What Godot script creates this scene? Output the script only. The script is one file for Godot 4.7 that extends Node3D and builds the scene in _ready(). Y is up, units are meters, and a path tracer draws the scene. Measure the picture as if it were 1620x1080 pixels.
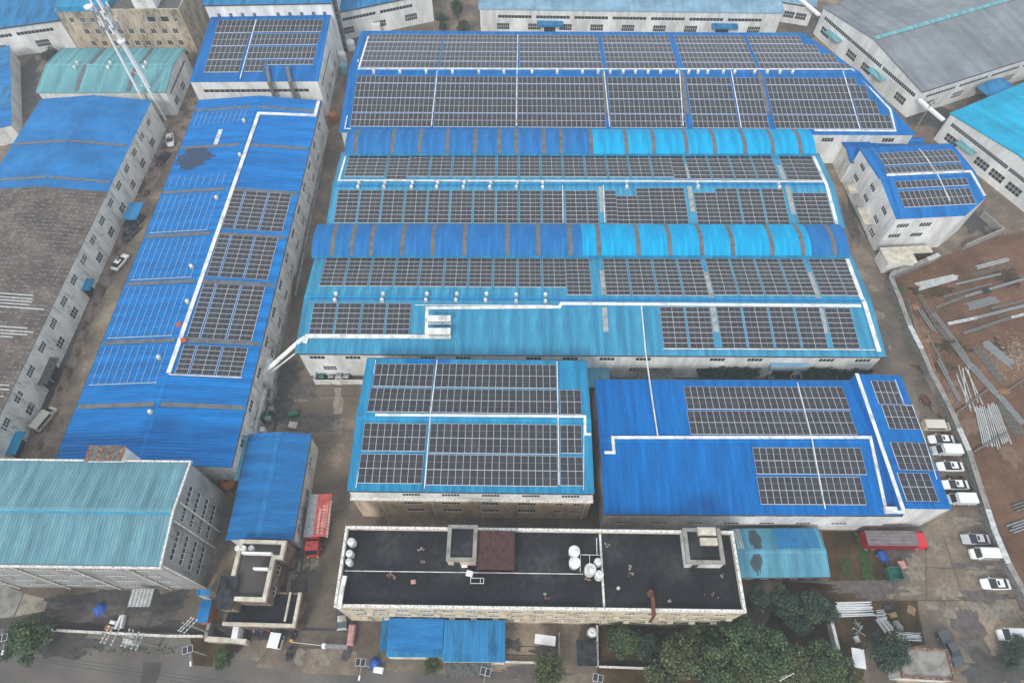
extends Node3D
# An industrial estate seen from the air on an overcast day: halls with solar arrays, a steel yard, parked vehicles.

const FOC := 1028.0            # focal length in photograph pixels
const TILT := 1.01403          # camera looks down by 58.1 degrees
const CAMH := 112.0
var M := {}                    # materials
var TX := {}                   # textures
var used := {}                 # names taken
var cache := {}                # shared meshes
var rng := RandomNumberGenerator.new()

# ---------- pixels to places ----------
func ray(px: float, py: float) -> Vector3:
	var x := (px - 810.0) / FOC
	var y := (540.0 - py) / FOC
	var c := cos(TILT)
	var s := sin(TILT)
	return Vector3(x, y * c - s, -y * s - c)
func at(px: float, py: float, h := 0.0) -> Vector3:
	var d := ray(px, py)
	return Vector3(0, CAMH, 0) + d * ((h - CAMH) / d.y)

# ---------- mesh collecting ----------
class MB:
	var v := PackedVector3Array()
	var n := PackedVector3Array()
	var c := PackedColorArray()
	var ink := Color.WHITE
	var tint := false
	func tri(a: Vector3, b: Vector3, d: Vector3) -> void:
		var m := (b - a).cross(d - a).normalized()
		v.append_array([a, d, b]); n.append_array([m, m, m])
		if tint: c.append_array([ink, ink, ink])
	func quad(a: Vector3, b: Vector3, d: Vector3, e: Vector3) -> void:
		tri(a, b, d); tri(a, d, e)
	func hexa(p: Array) -> void:      # eight corners: bottom 0-3 and top 4-7, counter-clockwise from above
		quad(p[4], p[5], p[6], p[7]); quad(p[3], p[2], p[1], p[0])
		for i in 4: quad(p[i], p[(i + 1) % 4], p[4 + (i + 1) % 4], p[4 + i])
	func box(a: Vector3, b: Vector3, t := Transform3D()) -> void:   # from corner a to corner b
		var q := []
		for y in [a.y, b.y]:
			q.append_array([t * Vector3(a.x, y, b.z), t * Vector3(b.x, y, b.z), t * Vector3(b.x, y, a.z), t * Vector3(a.x, y, a.z)])
		hexa(q)
	func bev(a: Vector3, b: Vector3, r: float, t := Transform3D()) -> void:   # box with chamfered upper edges
		box(a, Vector3(b.x, b.y - r, b.z), t)
		var q := []
		for k in [[0.0, b.y - r], [r, b.y]]:
			q.append_array([t * Vector3(a.x + k[0], k[1], b.z - k[0]), t * Vector3(b.x - k[0], k[1], b.z - k[0]), t * Vector3(b.x - k[0], k[1], a.z + k[0]), t * Vector3(a.x + k[0], k[1], a.z + k[0])])
		hexa(q)
	func tube(p: Vector3, q: Vector3, r0: float, r1: float, k := 8, caps := true) -> void:
		var d := (q - p).normalized()
		var s := d.cross(Vector3.UP if absf(d.y) < 0.9 else Vector3.RIGHT).normalized()
		var w := s.cross(d)
		for i in k:
			var a0 := TAU * i / k
			var a1 := TAU * (i + 1) / k
			var e0 := s * cos(a0) + w * sin(a0)
			var e1 := s * cos(a1) + w * sin(a1)
			quad(p + e1 * r0, p + e0 * r0, q + e0 * r1, q + e1 * r1)
			if caps:
				tri(q, q + e1 * r1, q + e0 * r1); tri(p, p + e0 * r0, p + e1 * r0)
	func lathe(prof: Array, k := 12, o := Vector3.ZERO) -> void:     # prof: [radius, height] upwards
		for i in k:
			var a0 := TAU * i / k
			var a1 := TAU * (i + 1) / k
			for j in prof.size() - 1:
				var r0: float = prof[j][0]
				var r1: float = prof[j + 1][0]
				var p0 := o + Vector3(cos(a0) * r0, prof[j][1], -sin(a0) * r0)
				var p1 := o + Vector3(cos(a1) * r0, prof[j][1], -sin(a1) * r0)
				var q0 := o + Vector3(cos(a0) * r1, prof[j + 1][1], -sin(a0) * r1)
				var q1 := o + Vector3(cos(a1) * r1, prof[j + 1][1], -sin(a1) * r1)
				if r0 < 0.0001: tri(p0, q1, q0)
				elif r1 < 0.0001: tri(p0, p1, q0)
				else: quad(p0, p1, q1, q0)
	func sweep(pts: Array, w: float, h: float, ups: Array = []) -> void:   # rectangular section on mitred corners, standing on the points
		var rings := []
		for i in pts.size():
			var p: Vector3 = pts[i]
			var d0: Vector3 = (p - pts[i - 1]).normalized() if i > 0 else (pts[1] - p).normalized()
			var d1: Vector3 = (pts[i + 1] - p).normalized() if i < pts.size() - 1 else d0
			var up: Vector3 = ups[i] if ups.size() else Vector3.UP
			var s0 := d0.cross(up).normalized()
			var s1 := d1.cross(up).normalized()
			var s := (s0 + s1).normalized()
			s = s * (w * 0.5 / maxf(0.35, s.dot(s0)))
			rings.append([p - s, p + s, p + s + up * h, p - s + up * h])
		for i in rings.size() - 1:
			for k in 4:
				quad(rings[i + 1][k], rings[i][k], rings[i][(k + 1) % 4], rings[i + 1][(k + 1) % 4])
		var f = rings[0]
		quad(f[0], f[1], f[2], f[3])
		f = rings[-1]
		quad(f[1], f[0], f[3], f[2])
	func done(m: Material) -> ArrayMesh:
		var out := ArrayMesh.new()
		add(out, m)
		return out
	func add(out: ArrayMesh, m: Material) -> void:
		var a := []
		a.resize(Mesh.ARRAY_MAX)
		a[Mesh.ARRAY_VERTEX] = v
		a[Mesh.ARRAY_NORMAL] = n
		if tint: a[Mesh.ARRAY_COLOR] = c
		out.add_surface_from_arrays(Mesh.PRIMITIVE_TRIANGLES, a)
		out.surface_set_material(out.get_surface_count() - 1, m)

# ---------- naming and placing ----------
func numbered(called: String) -> String:
	used[called] = used.get(called, -1) + 1
	return called if used[called] == 0 else "%s_%03d" % [called, used[called]]
func tag(o: Node, label: String, category: String, group := "", kind := "") -> Node:
	o.set_meta("label", label)
	if category: o.set_meta("category", category)
	if group: o.set_meta("group", group)
	if kind: o.set_meta("kind", kind)
	return o
func thing(called: String, label: String, category: String, where := Vector3.ZERO, turn := 0.0, group := "") -> Node3D:
	var o := Node3D.new()
	o.name = numbered(called)
	add_child(o)
	o.position = where
	o.rotation.y = turn
	tag(o, label, category, group)
	return o
func part(called: String, mesh: Mesh, parent: Node, t := Transform3D()) -> MeshInstance3D:
	var o := MeshInstance3D.new()
	o.name = called
	o.mesh = mesh
	o.transform = t
	parent.add_child(o, true)
	return o
func solo(called: String, mesh: Mesh, label: String, category: String, t := Transform3D(), group := "", kind := "") -> MeshInstance3D:
	var o := part(numbered(called), mesh, self, t)
	tag(o, label, category, group, kind)
	return o
func copy(o: Node3D, label := "", group := "") -> Node3D:
	var base := String(o.name).rstrip("0123456789").rstrip("_")
	var c: Node3D = o.duplicate()
	c.name = numbered(base)
	add_child(c)
	if label: c.set_meta("label", label)
	if group: c.set_meta("group", group)
	return c
func toward(a: Vector3, b: Vector3) -> float:      # turn that sends local +x from a to b
	return atan2(-(b.z - a.z), b.x - a.x)

# ---------- textures and materials ----------
func mottle(key: String, sz: int, layers: Array, lo: Color, hi: Color, mid = null) -> ImageTexture:
	var acc := PackedFloat32Array()
	acc.resize(sz * sz)
	var tot := 0.0
	for l in layers:                # [frequency, weight, octaves]
		var f := FastNoiseLite.new()
		f.seed = hash(key) % 9999 + int(l[0] * 7919)
		f.frequency = l[0]
		f.fractal_octaves = l[2]
		var im := f.get_seamless_image(sz, sz).get_data()
		var w: float = l[1] / 255.0
		for i in sz * sz: acc[i] += im[i] * w
		tot += l[1]
	var lut := []
	for q in 256:
		var k := clampf((q / 255.0 - 0.22) / 0.56, 0, 1)
		var c: Color
		if mid == null: c = lo.lerp(hi, k)
		else: c = lo.lerp(mid, k * 2) if k < 0.5 else (mid as Color).lerp(hi, k * 2 - 1)
		lut.append((c.r8) | (c.g8 << 8) | (c.b8 << 16) | (255 << 24))
	var px := PackedInt32Array()
	px.resize(sz * sz)
	var sc := 255.0 / tot
	for i in sz * sz: px[i] = lut[int(acc[i] * sc)]
	var by := px.to_byte_array()
	TX[key] = ImageTexture.create_from_image(Image.create_from_data(sz, sz, false, Image.FORMAT_RGBA8, by))
	return TX[key]
func lin(r: float, g: float, b: float) -> Color:
	return Color(r, g, b).linear_to_srgb()
func mat(key: String, c: Color, rough := 0.7, tex := "", sc := Vector3(0.1, 0.1, 0.1), metal := 0.0, tint := false) -> StandardMaterial3D:
	var m := StandardMaterial3D.new()
	m.albedo_color = c
	m.roughness = rough
	m.metallic = metal
	if tex:
		m.albedo_texture = TX[tex]
		m.uv1_triplanar = true
		m.uv1_world_triplanar = true
		m.uv1_scale = sc
	m.vertex_color_use_as_albedo = tint
	m.resource_name = key
	M[key] = m
	return m

func make_materials() -> void:
	var W := Color.WHITE
	mottle("soft", 256, [[0.01, 1.0, 4], [0.05, 0.5, 3]], Color(0.80, 0.80, 0.80), W)
	mottle("roofwear", 512, [[0.006, 1.0, 4], [0.04, 0.6, 4]], Color(0.74, 0.77, 0.80), W)
	mottle("grime", 512, [[0.012, 1.0, 5], [0.08, 0.7, 4]], Color(0.52, 0.50, 0.47), W, Color(0.9, 0.9, 0.89))
	mottle("wallwear", 512, [[0.01, 1.0, 5], [0.07, 0.5, 4]], Color(0.72, 0.71, 0.69), W, Color(0.93, 0.93, 0.92))
	mottle("speck", 512, [[0.03, 1.0, 4], [0.16, 1.2, 3]], Color(0.5, 0.49, 0.47), W, Color(0.96, 0.95, 0.93))
	mottle("ground", 768, [[0.005, 1.0, 5], [0.025, 0.6, 5], [0.12, 0.4, 3]], Color(0.35, 0.32, 0.29), Color(0.60, 0.54, 0.465), Color(0.44, 0.4, 0.355))
	mottle("asphalt", 512, [[0.006, 1.0, 5], [0.2, 0.5, 2]], Color(0.36, 0.345, 0.33), Color(0.45, 0.43, 0.405))
	mottle("earth", 768, [[0.006, 1.0, 5], [0.03, 0.6, 5], [0.15, 0.4, 3]], Color(0.32, 0.25, 0.20), Color(0.50, 0.39, 0.31), Color(0.41, 0.31, 0.245))
	mottle("soil", 512, [[0.01, 1.0, 5], [0.12, 0.5, 3]], Color(0.21, 0.17, 0.13), Color(0.36, 0.28, 0.2), Color(0.27, 0.23, 0.16))
	mottle("bitumen", 512, [[0.006, 1.0, 5], [0.05, 0.5, 4], [0.2, 0.3, 2]], Color(0.11, 0.112, 0.12), Color(0.25, 0.25, 0.255), Color(0.15, 0.152, 0.16))
	mottle("rusty", 256, [[0.02, 1.0, 4], [0.1, 0.5, 3]], Color(0.30, 0.17, 0.12), Color(0.62, 0.55, 0.47), Color(0.48, 0.36, 0.28))
	mottle("weather", 512, [[0.01, 1.0, 5], [0.06, 0.8, 4]], Color(0.42, 0.40, 0.36), Color(0.74, 0.69, 0.61), Color(0.65, 0.60, 0.52))
	mottle("tile", 512, [[0.008, 1.0, 4], [0.15, 0.8, 2]], Color(0.30, 0.27, 0.25), Color(0.48, 0.44, 0.41), Color(0.38, 0.345, 0.32))
	# painted steel sheet (world streaks along the slope come from the stretched scale)
	var sx := Vector3(0.20, 0.02, 0.02)
	mat("sky_blue", lin(0.07, 0.355, 0.54), 0.45, "roofwear", sx)
	mat("mid_blue", lin(0.03, 0.31, 0.53), 0.45, "roofwear", sx)
	mat("cobalt", lin(0.002, 0.18, 0.53), 0.42, "roofwear", sx)
	mat("blue3", lin(0.008, 0.19, 0.52), 0.42, "roofwear", sx)
	mat("left_blue", lin(0.006, 0.21, 0.57), 0.42, "roofwear", Vector3(0.02, 0.02, 0.15))
	mat("far_blue", lin(0.02, 0.21, 0.52), 0.5, "soft", Vector3(0.03, 0.03, 0.03))
	mat("arch_blue", lin(0.022, 0.2, 0.5), 0.4, "roofwear", sx)
	mat("arch_mid", lin(0.022, 0.2, 0.5), 0.4, "roofwear", sx)
	mat("arch_cyan", lin(0.002, 0.43, 0.74), 0.4, "roofwear", sx)
	mat("teal", lin(0.20, 0.45, 0.47), 0.5, "roofwear", sx)
	mat("big_teal", lin(0.19, 0.37, 0.415), 0.5, "roofwear", Vector3(0.12, 0.02, 0.02))
	mat("cyan_roof", lin(0.01, 0.42, 0.66), 0.5, "soft", Vector3(0.03, 0.03, 0.03))
	mat("grey_roof", lin(0.27, 0.295, 0.32), 0.6, "soft", Vector3(0.02, 0.02, 0.02))
	mat("pale_blue", lin(0.27, 0.45, 0.58), 0.5, "soft", Vector3(0.04, 0.04, 0.04))
	mat("shed_blue", lin(0.035, 0.24, 0.50), 0.5, "wallwear", Vector3(0.12, 0.02, 0.02))
	mat("q_blue", lin(0.025, 0.22, 0.52), 0.45, "roofwear", Vector3(0.02, 0.02, 0.15))
	mat("shed_teal", lin(0.13, 0.36, 0.46), 0.5, "roofwear", Vector3(0.1, 0.02, 0.02))
	mat("strip_grey", lin(0.14, 0.145, 0.15), 0.5, "wallwear", Vector3(0.1, 0.05, 0.1))
	mat("strip_pale", lin(0.36, 0.38, 0.37), 0.5, "wallwear", Vector3(0.1, 0.05, 0.1))
	mat("white_wall", lin(0.86, 0.87, 0.86), 0.6, "soft", Vector3(0.08, 0.02, 0.08))
	mat("dirty_wall", lin(0.72, 0.73, 0.72), 0.7, "wallwear", Vector3(0.06, 0.02, 0.06))
	mat("grey_wall", lin(0.33, 0.335, 0.325), 0.7, "wallwear", Vector3(0.06, 0.02, 0.06))
	mat("tan_wall", lin(0.62, 0.5, 0.375), 0.8, "wallwear", Vector3(0.07, 0.02, 0.07))
	mat("cream_wall", lin(0.60, 0.52, 0.38), 0.8, "wallwear", Vector3(0.07, 0.03, 0.07))
	mat("beige_wall", W, 0.85, "weather", Vector3(0.04, 0.015, 0.04))
	mat("brown_wall", lin(0.23, 0.165, 0.125), 0.8, "grime", Vector3(0.1, 0.05, 0.1))
	mat("parapet", lin(0.80, 0.78, 0.74), 0.8, "speck", Vector3(0.11, 0.11, 0.11))
	mat("cream", lin(0.66, 0.60, 0.48), 0.6, "soft", Vector3(0.2, 0.2, 0.2))
	mat("white_paint", lin(0.76, 0.77, 0.77), 0.5)
	mat("tray_white", lin(0.80, 0.81, 0.80), 0.55, "wallwear", Vector3(0.07, 0.07, 0.07))
	mat("aluminium", lin(0.62, 0.63, 0.64), 0.45, "", Vector3.ONE, 0.2)
	mat("frame_metal", lin(0.54, 0.55, 0.56), 0.5)
	mat("cell", lin(0.030, 0.032, 0.040), 0.28, "soft", Vector3(0.15, 0.15, 0.15))
	mat("cell_b", lin(0.036, 0.037, 0.044), 0.30, "soft", Vector3(0.11, 0.11, 0.11))
	mat("cell_c", lin(0.026, 0.028, 0.037), 0.27, "soft", Vector3(0.19, 0.19, 0.19))
	mat("pane", lin(0.035, 0.042, 0.045), 0.12)
	mat("steel", lin(0.33, 0.35, 0.36), 0.45, "wallwear", Vector3(0.4, 0.4, 0.4), 0.35)
	mat("steel_pale", lin(0.62, 0.64, 0.62), 0.45, "soft", Vector3(0.4, 0.4, 0.4), 0.2)
	mat("steel_dull", lin(0.22, 0.215, 0.19), 0.6, "grime", Vector3(0.4, 0.4, 0.4), 0.2)
	mat("damp", lin(0.115, 0.098, 0.085), 0.6, "wallwear", Vector3(0.12, 0.12, 0.12))
	mat("damp_dark", lin(0.07, 0.064, 0.058), 0.55, "wallwear", Vector3(0.12, 0.12, 0.12))
	mat("dry", lin(0.25, 0.215, 0.17), 0.85, "wallwear", Vector3(0.15, 0.15, 0.15))
	mat("clay_pale", lin(0.2, 0.125, 0.08), 0.95, "wallwear", Vector3(0.1, 0.1, 0.1))
	mat("joint", lin(0.085, 0.075, 0.063), 0.9)
	mat("dark_metal", lin(0.035, 0.037, 0.04), 0.5)
	mat("concrete", lin(0.30, 0.285, 0.26), 0.85, "wallwear", Vector3(0.09, 0.09, 0.09))
	mat("pale_concrete", lin(0.33, 0.29, 0.235), 0.85, "wallwear", Vector3(0.09, 0.09, 0.09))
	mat("block_wall", lin(0.25, 0.25, 0.24), 0.9, "grime", Vector3(0.25, 0.25, 0.25))
	mat("ground", W, 0.75, "ground", Vector3(0.011, 0.011, 0.011))
	mat("yard", lin(1.12, 1.10, 1.06), 0.75, "ground", Vector3(0.017, 0.017, 0.017))
	mat("asphalt", W, 0.8, "asphalt", Vector3(0.03, 0.03, 0.03))
	mat("asphalt_dark", lin(0.55, 0.55, 0.55), 0.8, "asphalt", Vector3(0.05, 0.05, 0.05))
	mat("earth", W, 0.95, "earth", Vector3(0.013, 0.013, 0.013))
	mat("lane", lin(0.29, 0.225, 0.185), 0.9, "grime", Vector3(0.05, 0.05, 0.05))
	mat("soil", W, 0.95, "soil", Vector3(0.04, 0.04, 0.04))
	mat("clay", lin(0.33, 0.17, 0.09), 0.95, "grime", Vector3(0.3, 0.3, 0.3))
	mat("bitumen", W, 0.55, "bitumen", Vector3(0.03, 0.03, 0.03))
	mat("slab_dark", lin(0.045, 0.05, 0.058), 0.6, "grime", Vector3(0.1, 0.1, 0.1))
	mat("tile", W, 0.9, "tile", Vector3(0.03, 0.03, 0.03))
	mat("rusty", W, 0.9, "rusty", Vector3(0.25, 0.25, 0.25))
	mat("maroon", lin(0.085, 0.03, 0.025), 0.6, "grime", Vector3(0.15, 0.15, 0.15))
	mat("rust", lin(0.17, 0.055, 0.035), 0.8, "grime", Vector3(0.5, 0.5, 0.5))
	mat("red_paint", lin(0.48, 0.055, 0.04), 0.45, "grime", Vector3(0.2, 0.2, 0.2))
	mat("red_light", lin(0.52, 0.09, 0.065), 0.55, "soft", Vector3(0.2, 0.2, 0.2))
	mat("crimson", lin(0.30, 0.02, 0.028), 0.5, "wallwear", Vector3(0.2, 0.2, 0.2))
	mat("hot_red", lin(0.60, 0.015, 0.03), 0.35)
	mat("roof_tarp", lin(0.215, 0.185, 0.19), 0.7, "soft", Vector3(0.2, 0.2, 0.2))
	mat("car_white", lin(0.74, 0.74, 0.72), 0.25)
	mat("car_cream", lin(0.55, 0.51, 0.43), 0.3)
	mat("car_silver", lin(0.42, 0.43, 0.44), 0.3)
	mat("car_black", lin(0.02, 0.023, 0.026), 0.25)
	mat("car_slate", lin(0.035, 0.047, 0.052), 0.3)
	for k in ["car_white", "car_cream", "car_silver", "car_black", "car_slate"]:
		M[k].clearcoat_enabled = true
	mat("glass", lin(0.02, 0.024, 0.027), 0.08)
	mat("rubber", lin(0.018, 0.018, 0.018), 0.9)
	mat("lamp_clear", lin(0.7, 0.7, 0.68), 0.2)
	mat("lamp_red", lin(0.4, 0.02, 0.02), 0.3)
	mat("green", lin(0.02, 0.17, 0.12), 0.5, "grime", Vector3(0.4, 0.4, 0.4))
	mat("pink", lin(0.6, 0.30, 0.27), 0.7, "soft", Vector3(0.4, 0.4, 0.4))
	mat("orange", lin(0.50, 0.20, 0.06), 0.7, "grime", Vector3(0.5, 0.5, 0.5))
	mat("wood", lin(0.40, 0.27, 0.14), 0.8, "grime", Vector3(0.8, 0.8, 0.8))
	mat("yellow", lin(0.65, 0.38, 0.03), 0.5)
	mat("blue_plastic", lin(0.02, 0.10, 0.40), 0.5)
	mat("bark", lin(0.10, 0.075, 0.055), 0.95)
	mat("tarp_grey", lin(0.12, 0.125, 0.115), 0.8, "grime", Vector3(0.2, 0.2, 0.2))
	for k in [["soot", 0.62], ["soot_thin", 0.58]]:
		var st := mat(k[0], Color(lin(0.06, 0.052, 0.045), k[1]), 0.9)
		st.transparency = BaseMaterial3D.TRANSPARENCY_ALPHA
	for k in ["sky_blue", "mid_blue", "cobalt", "blue3", "left_blue", "far_blue", "arch_blue", "arch_mid", "arch_cyan", "teal", "big_teal", "cyan_roof", "grey_roof", "pale_blue", "shed_blue", "q_blue", "shed_teal", "bitumen", "slab_dark", "ground", "yard", "asphalt", "asphalt_dark", "lane", "soil", "earth"]:
		M[k].vertex_color_use_as_albedo = true
		M[k].metallic_specular = 0.25        # chalky weathered paint, dull ground
		M[k].roughness = maxf(M[k].roughness, 0.6)
	mat("cloth", W, 0.9, "", Vector3.ONE, 0.0, true)
	var lf := mat("leaf", W, 0.7, "", Vector3.ONE, 0.0, true)
	lf.backlight = Color(0.25, 0.3, 0.12)
	lf.cull_mode = BaseMaterial3D.CULL_DISABLED

# ---------- buildings ----------
# A hall's node stands at its front left corner; local x runs along the front, z towards the viewer, so the hall fills x 0..W, z -D..0.
func frame(o: Dictionary) -> Dictionary:
	var e: float = o.e
	var a: Vector3
	var turn: float
	var W: float
	var D: float
	if o.has("fl"):
		a = at(o.fl[0], o.fl[1], e)
		var b: Vector3 = at(o.fr[0], o.fr[1], e)
		turn = toward(a, b)
		W = o.get("W", a.distance_to(b))
		var back := Vector3(-sin(turn), 0, -cos(turn))
		D = o.D if o.has("D") else (at(o.b[0], o.b[1], e) - a).dot(back)
	else:
		var fr: Vector3 = at(o.fr[0], o.fr[1], e)
		var br: Vector3 = at(o.br[0], o.br[1], e)
		D = fr.distance_to(br)
		var back := (br - fr) / D
		turn = atan2(-back.x, -back.z)
		var xd := Vector3(cos(turn), 0, -sin(turn))
		W = o.W if o.has("W") else (fr - at(o.l[0], o.l[1], e)).dot(xd)
		a = fr - xd * W
	a.y = 0
	return {"o": a, "turn": turn, "W": W, "D": D, "e": e, "rise": o.get("rise", 1.1), "axis": o.get("axis", "x"), "sl": [], "T": Transform3D(Basis(Vector3.UP, turn), a)}

func slopes(b: Dictionary) -> void:
	# transforms (in hall space) of the roof planes: X across or along, Y the normal, Z; and the plane's extent in X and Z
	var W: float = b.W
	var D: float = b.D
	var e: float = b.e
	var r: float = b.rise
	if b.axis == "x":
		var h: float = D * b.get("ridge_at", 0.5)
		var k := sqrt(h * h + r * r)
		b.sl.append({"t": Transform3D(Basis(Vector3.RIGHT, Vector3(0, h / k, r / k), Vector3(0, -r / k, h / k)), Vector3(0, e, 0)), "x": [0.0, W], "z": [-k, 0.0], "rib": "z"})
		h = D - h
		k = sqrt(h * h + r * r)
		b.sl.append({"t": Transform3D(Basis(Vector3.RIGHT, Vector3(0, h / k, -r / k), Vector3(0, r / k, h / k)), Vector3(0, e, -D)), "x": [0.0, W], "z": [0.0, k], "rib": "z"})
	elif b.axis == "z":
		var h := W * 0.5
		var k := sqrt(h * h + r * r)
		b.sl.append({"t": Transform3D(Basis(Vector3(h / k, r / k, 0), Vector3(-r / k, h / k, 0), Vector3.BACK), Vector3(0, e, 0)), "x": [0.0, k], "z": [-D, 0.0], "rib": "x"})
		b.sl.append({"t": Transform3D(Basis(Vector3(h / k, -r / k, 0), Vector3(r / k, h / k, 0), Vector3.BACK), Vector3(W, e, 0)), "x": [-k, 0.0], "z": [-D, 0.0], "rib": "x"})
	elif b.axis == "mono":         # one plane rising to the back
		var k := sqrt(D * D + r * r)
		b.sl.append({"t": Transform3D(Basis(Vector3.RIGHT, Vector3(0, D / k, r / k), Vector3(0, -r / k, D / k)), Vector3(0, e, 0)), "x": [0.0, W], "z": [-k, 0.0], "rib": "z"})
	elif b.axis == "monox":        # one plane, high on its left side
		var k := sqrt(W * W + r * r)
		b.sl.append({"t": Transform3D(Basis(Vector3(W / k, -r / k, 0), Vector3(r / k, W / k, 0), Vector3.BACK), Vector3(0, e + r, 0)), "x": [0.0, k], "z": [-D, 0.0], "rib": "x"})

# ribbed steel sheet in a roof plane's own axes; lo/hi give the z (or x) range of each rib, so edges may run askew
func sheet(x0: float, x1: float, z0: float, z1: float, rib: String, m: Material, pitch := 0.42, h := 0.055, clip = null) -> ArrayMesh:
	var g := MB.new()
	var a0 := x0 if rib == "z" else z0
	var a1 := x1 if rib == "z" else z1
	var n := maxi(1, roundi((a1 - a0) / pitch))
	var p := (a1 - a0) / n
	g.tint = true
	var wear := RandomNumberGenerator.new()
	wear.seed = int(absf(x1 * 131.0 + z1 * 17.0)) + 3
	var prof := [[0.0, 0.0], [0.64, 0.0], [0.74, h], [0.90, h], [1.0, 0.0]]
	for i in n:
		if i % 2 == 0:                  # every sheet has faded a little differently
			var v := 1.0 - 0.16 * pow(wear.randf(), 2.0)
			g.ink = Color(v, v, v)
		for j in 4:
			var s0: float = a0 + (i + prof[j][0]) * p
			var s1: float = a0 + (i + prof[j + 1][0]) * p
			var y0: float = prof[j][1]
			var y1: float = prof[j + 1][1]
			if rib == "z":
				var l0 := z0; var l1 := z0; var u0 := z1; var u1 := z1
				if clip != null:
					var c0 = clip.call(s0); var c1 = clip.call(s1)
					l0 = maxf(z0, c0[0]); l1 = maxf(z0, c1[0]); u0 = minf(z1, c0[1]); u1 = minf(z1, c1[1])
					if l0 >= u0 and l1 >= u1: continue
				g.quad(Vector3(s0, y0, u0), Vector3(s1, y1, u1), Vector3(s1, y1, l1), Vector3(s0, y0, l0))
			else:
				g.quad(Vector3(x0, y0, s1 if false else s0), Vector3(x0, y1, s1), Vector3(x1, y1, s1), Vector3(x1, y0, s0))
	return g.done(m)

# wall from p to q (hall space, seen from outside p is left), top as [[s, height] ...], openings as [s, y, w, h]
func wall(called: String, parent: Node, p: Vector3, q: Vector3, top: Array, holes: Array, m: Material, y0 := 0.0) -> MeshInstance3D:
	var g := MB.new()
	var L := Vector2(q.x - p.x, q.z - p.z).length()
	var d := (q - p) / L
	d.y = 0
	var inn := Vector3(d.z, 0, -d.x)                # into the hall
	var e := 1e9
	for t in top: e = minf(e, t[1])
	var xs := [0.0, L]
	var ys := [y0, e]
	for k in holes:
		xs.append_array([k[0], k[0] + k[2]]); ys.append_array([k[1], k[1] + k[3]])
	xs.sort(); ys.sort()
	var V := func(s, y, dep = 0.0): return Vector3(p.x + d.x * s + inn.x * dep, y, p.z + d.z * s + inn.z * dep)
	for j in ys.size() - 1:
		if ys[j + 1] - ys[j] < 0.002: continue
		var run := -1.0
		for i in xs.size() - 1:
			if xs[i + 1] - xs[i] < 0.002: continue
			var cx: float = (xs[i] + xs[i + 1]) * 0.5
			var cy: float = (ys[j] + ys[j + 1]) * 0.5
			var open := false
			for k in holes:
				if cx > k[0] and cx < k[0] + k[2] and cy > k[1] and cy < k[1] + k[3]: open = true
			if open:
				if run >= 0.0: g.quad(V.call(run, ys[j]), V.call(xs[i], ys[j]), V.call(xs[i], ys[j + 1]), V.call(run, ys[j + 1]))
				run = -1.0
			elif run < 0.0: run = xs[i]
		if run >= 0.0: g.quad(V.call(run, ys[j]), V.call(L, ys[j]), V.call(L, ys[j + 1]), V.call(run, ys[j + 1]))
	for k in holes:
		var t := 0.16
		var a = k[0]; var b = k[0] + k[2]; var lo = k[1]; var hi = k[1] + k[3]
		g.quad(V.call(a, lo), V.call(b, lo), V.call(b, lo, t), V.call(a, lo, t))
		g.quad(V.call(a, hi, t), V.call(b, hi, t), V.call(b, hi), V.call(a, hi))
		g.quad(V.call(a, lo), V.call(a, lo, t), V.call(a, hi, t), V.call(a, hi))
		g.quad(V.call(b, lo, t), V.call(b, lo), V.call(b, hi), V.call(b, hi, t))
	for i in top.size() - 1:
		var s0: float = top[i][0]; var s1: float = top[i + 1][0]
		var h0: float = top[i][1]; var h1: float = top[i + 1][1]
		if h0 > e + 0.001 and h1 > e + 0.001: g.quad(V.call(s0, e), V.call(s1, e), V.call(s1, h1), V.call(s0, h0))
		elif h1 > e + 0.001: g.tri(V.call(s0, e), V.call(s1, e), V.call(s1, h1))
		elif h0 > e + 0.001: g.tri(V.call(s0, e), V.call(s1, e), V.call(s0, h0))
	return part(called, g.done(m), parent)

func window_meshes(w: float, h: float, n: int, rows: int) -> Array:
	var key := "win%.2f_%.2f_%d_%d" % [w, h, n, rows]
	if not cache.has(key):
		var g := MB.new()
		var f := 0.055
		g.box(Vector3(0, 0, -0.12), Vector3(w, f, -0.03)); g.box(Vector3(0, h - f, -0.12), Vector3(w, h, -0.03))
		for i in n + 1:
			var x := (w - f) * i / n
			g.box(Vector3(x, f, -0.118), Vector3(x + f, h - f, -0.032))
		for j in range(1, rows):
			var y := h * j / rows - f * 0.5
			g.box(Vector3(f, y, -0.115), Vector3(w - f, y + f, -0.035))
		var k := MB.new()
		k.box(Vector3(f * 0.5, f * 0.5, -0.10), Vector3(w - f * 0.5, h - f * 0.5, -0.08))
		cache[key] = [g.done(M.white_paint), k.done(M.pane)]
	return cache[key]

# windows of one wall: rows of [y, w, h, panes, pane rows, [s positions]]
func glaze(parent: Node, p: Vector3, q: Vector3, rows: Array) -> Array:
	var holes := []
	var turn := toward(p, q)
	var d := (q - p).normalized()
	for r in rows:
		for s in r[5]:
			holes.append([s, r[0], r[1], r[2]])
			var ms := window_meshes(r[1], r[2], r[3], r[4])
			var f := part("window", ms[0], parent, Transform3D(Basis(Vector3.UP, turn), p + d * s + Vector3(0, r[0], 0)))
			part("pane", ms[1], f)
	return holes

func spread(a: float, b: float, n: int, w: float) -> Array:      # n starts of width w evenly between a and b
	var out := []
	for i in n: out.append(a + (b - a) * (i + 0.5) / n - w * 0.5)
	return out

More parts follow.
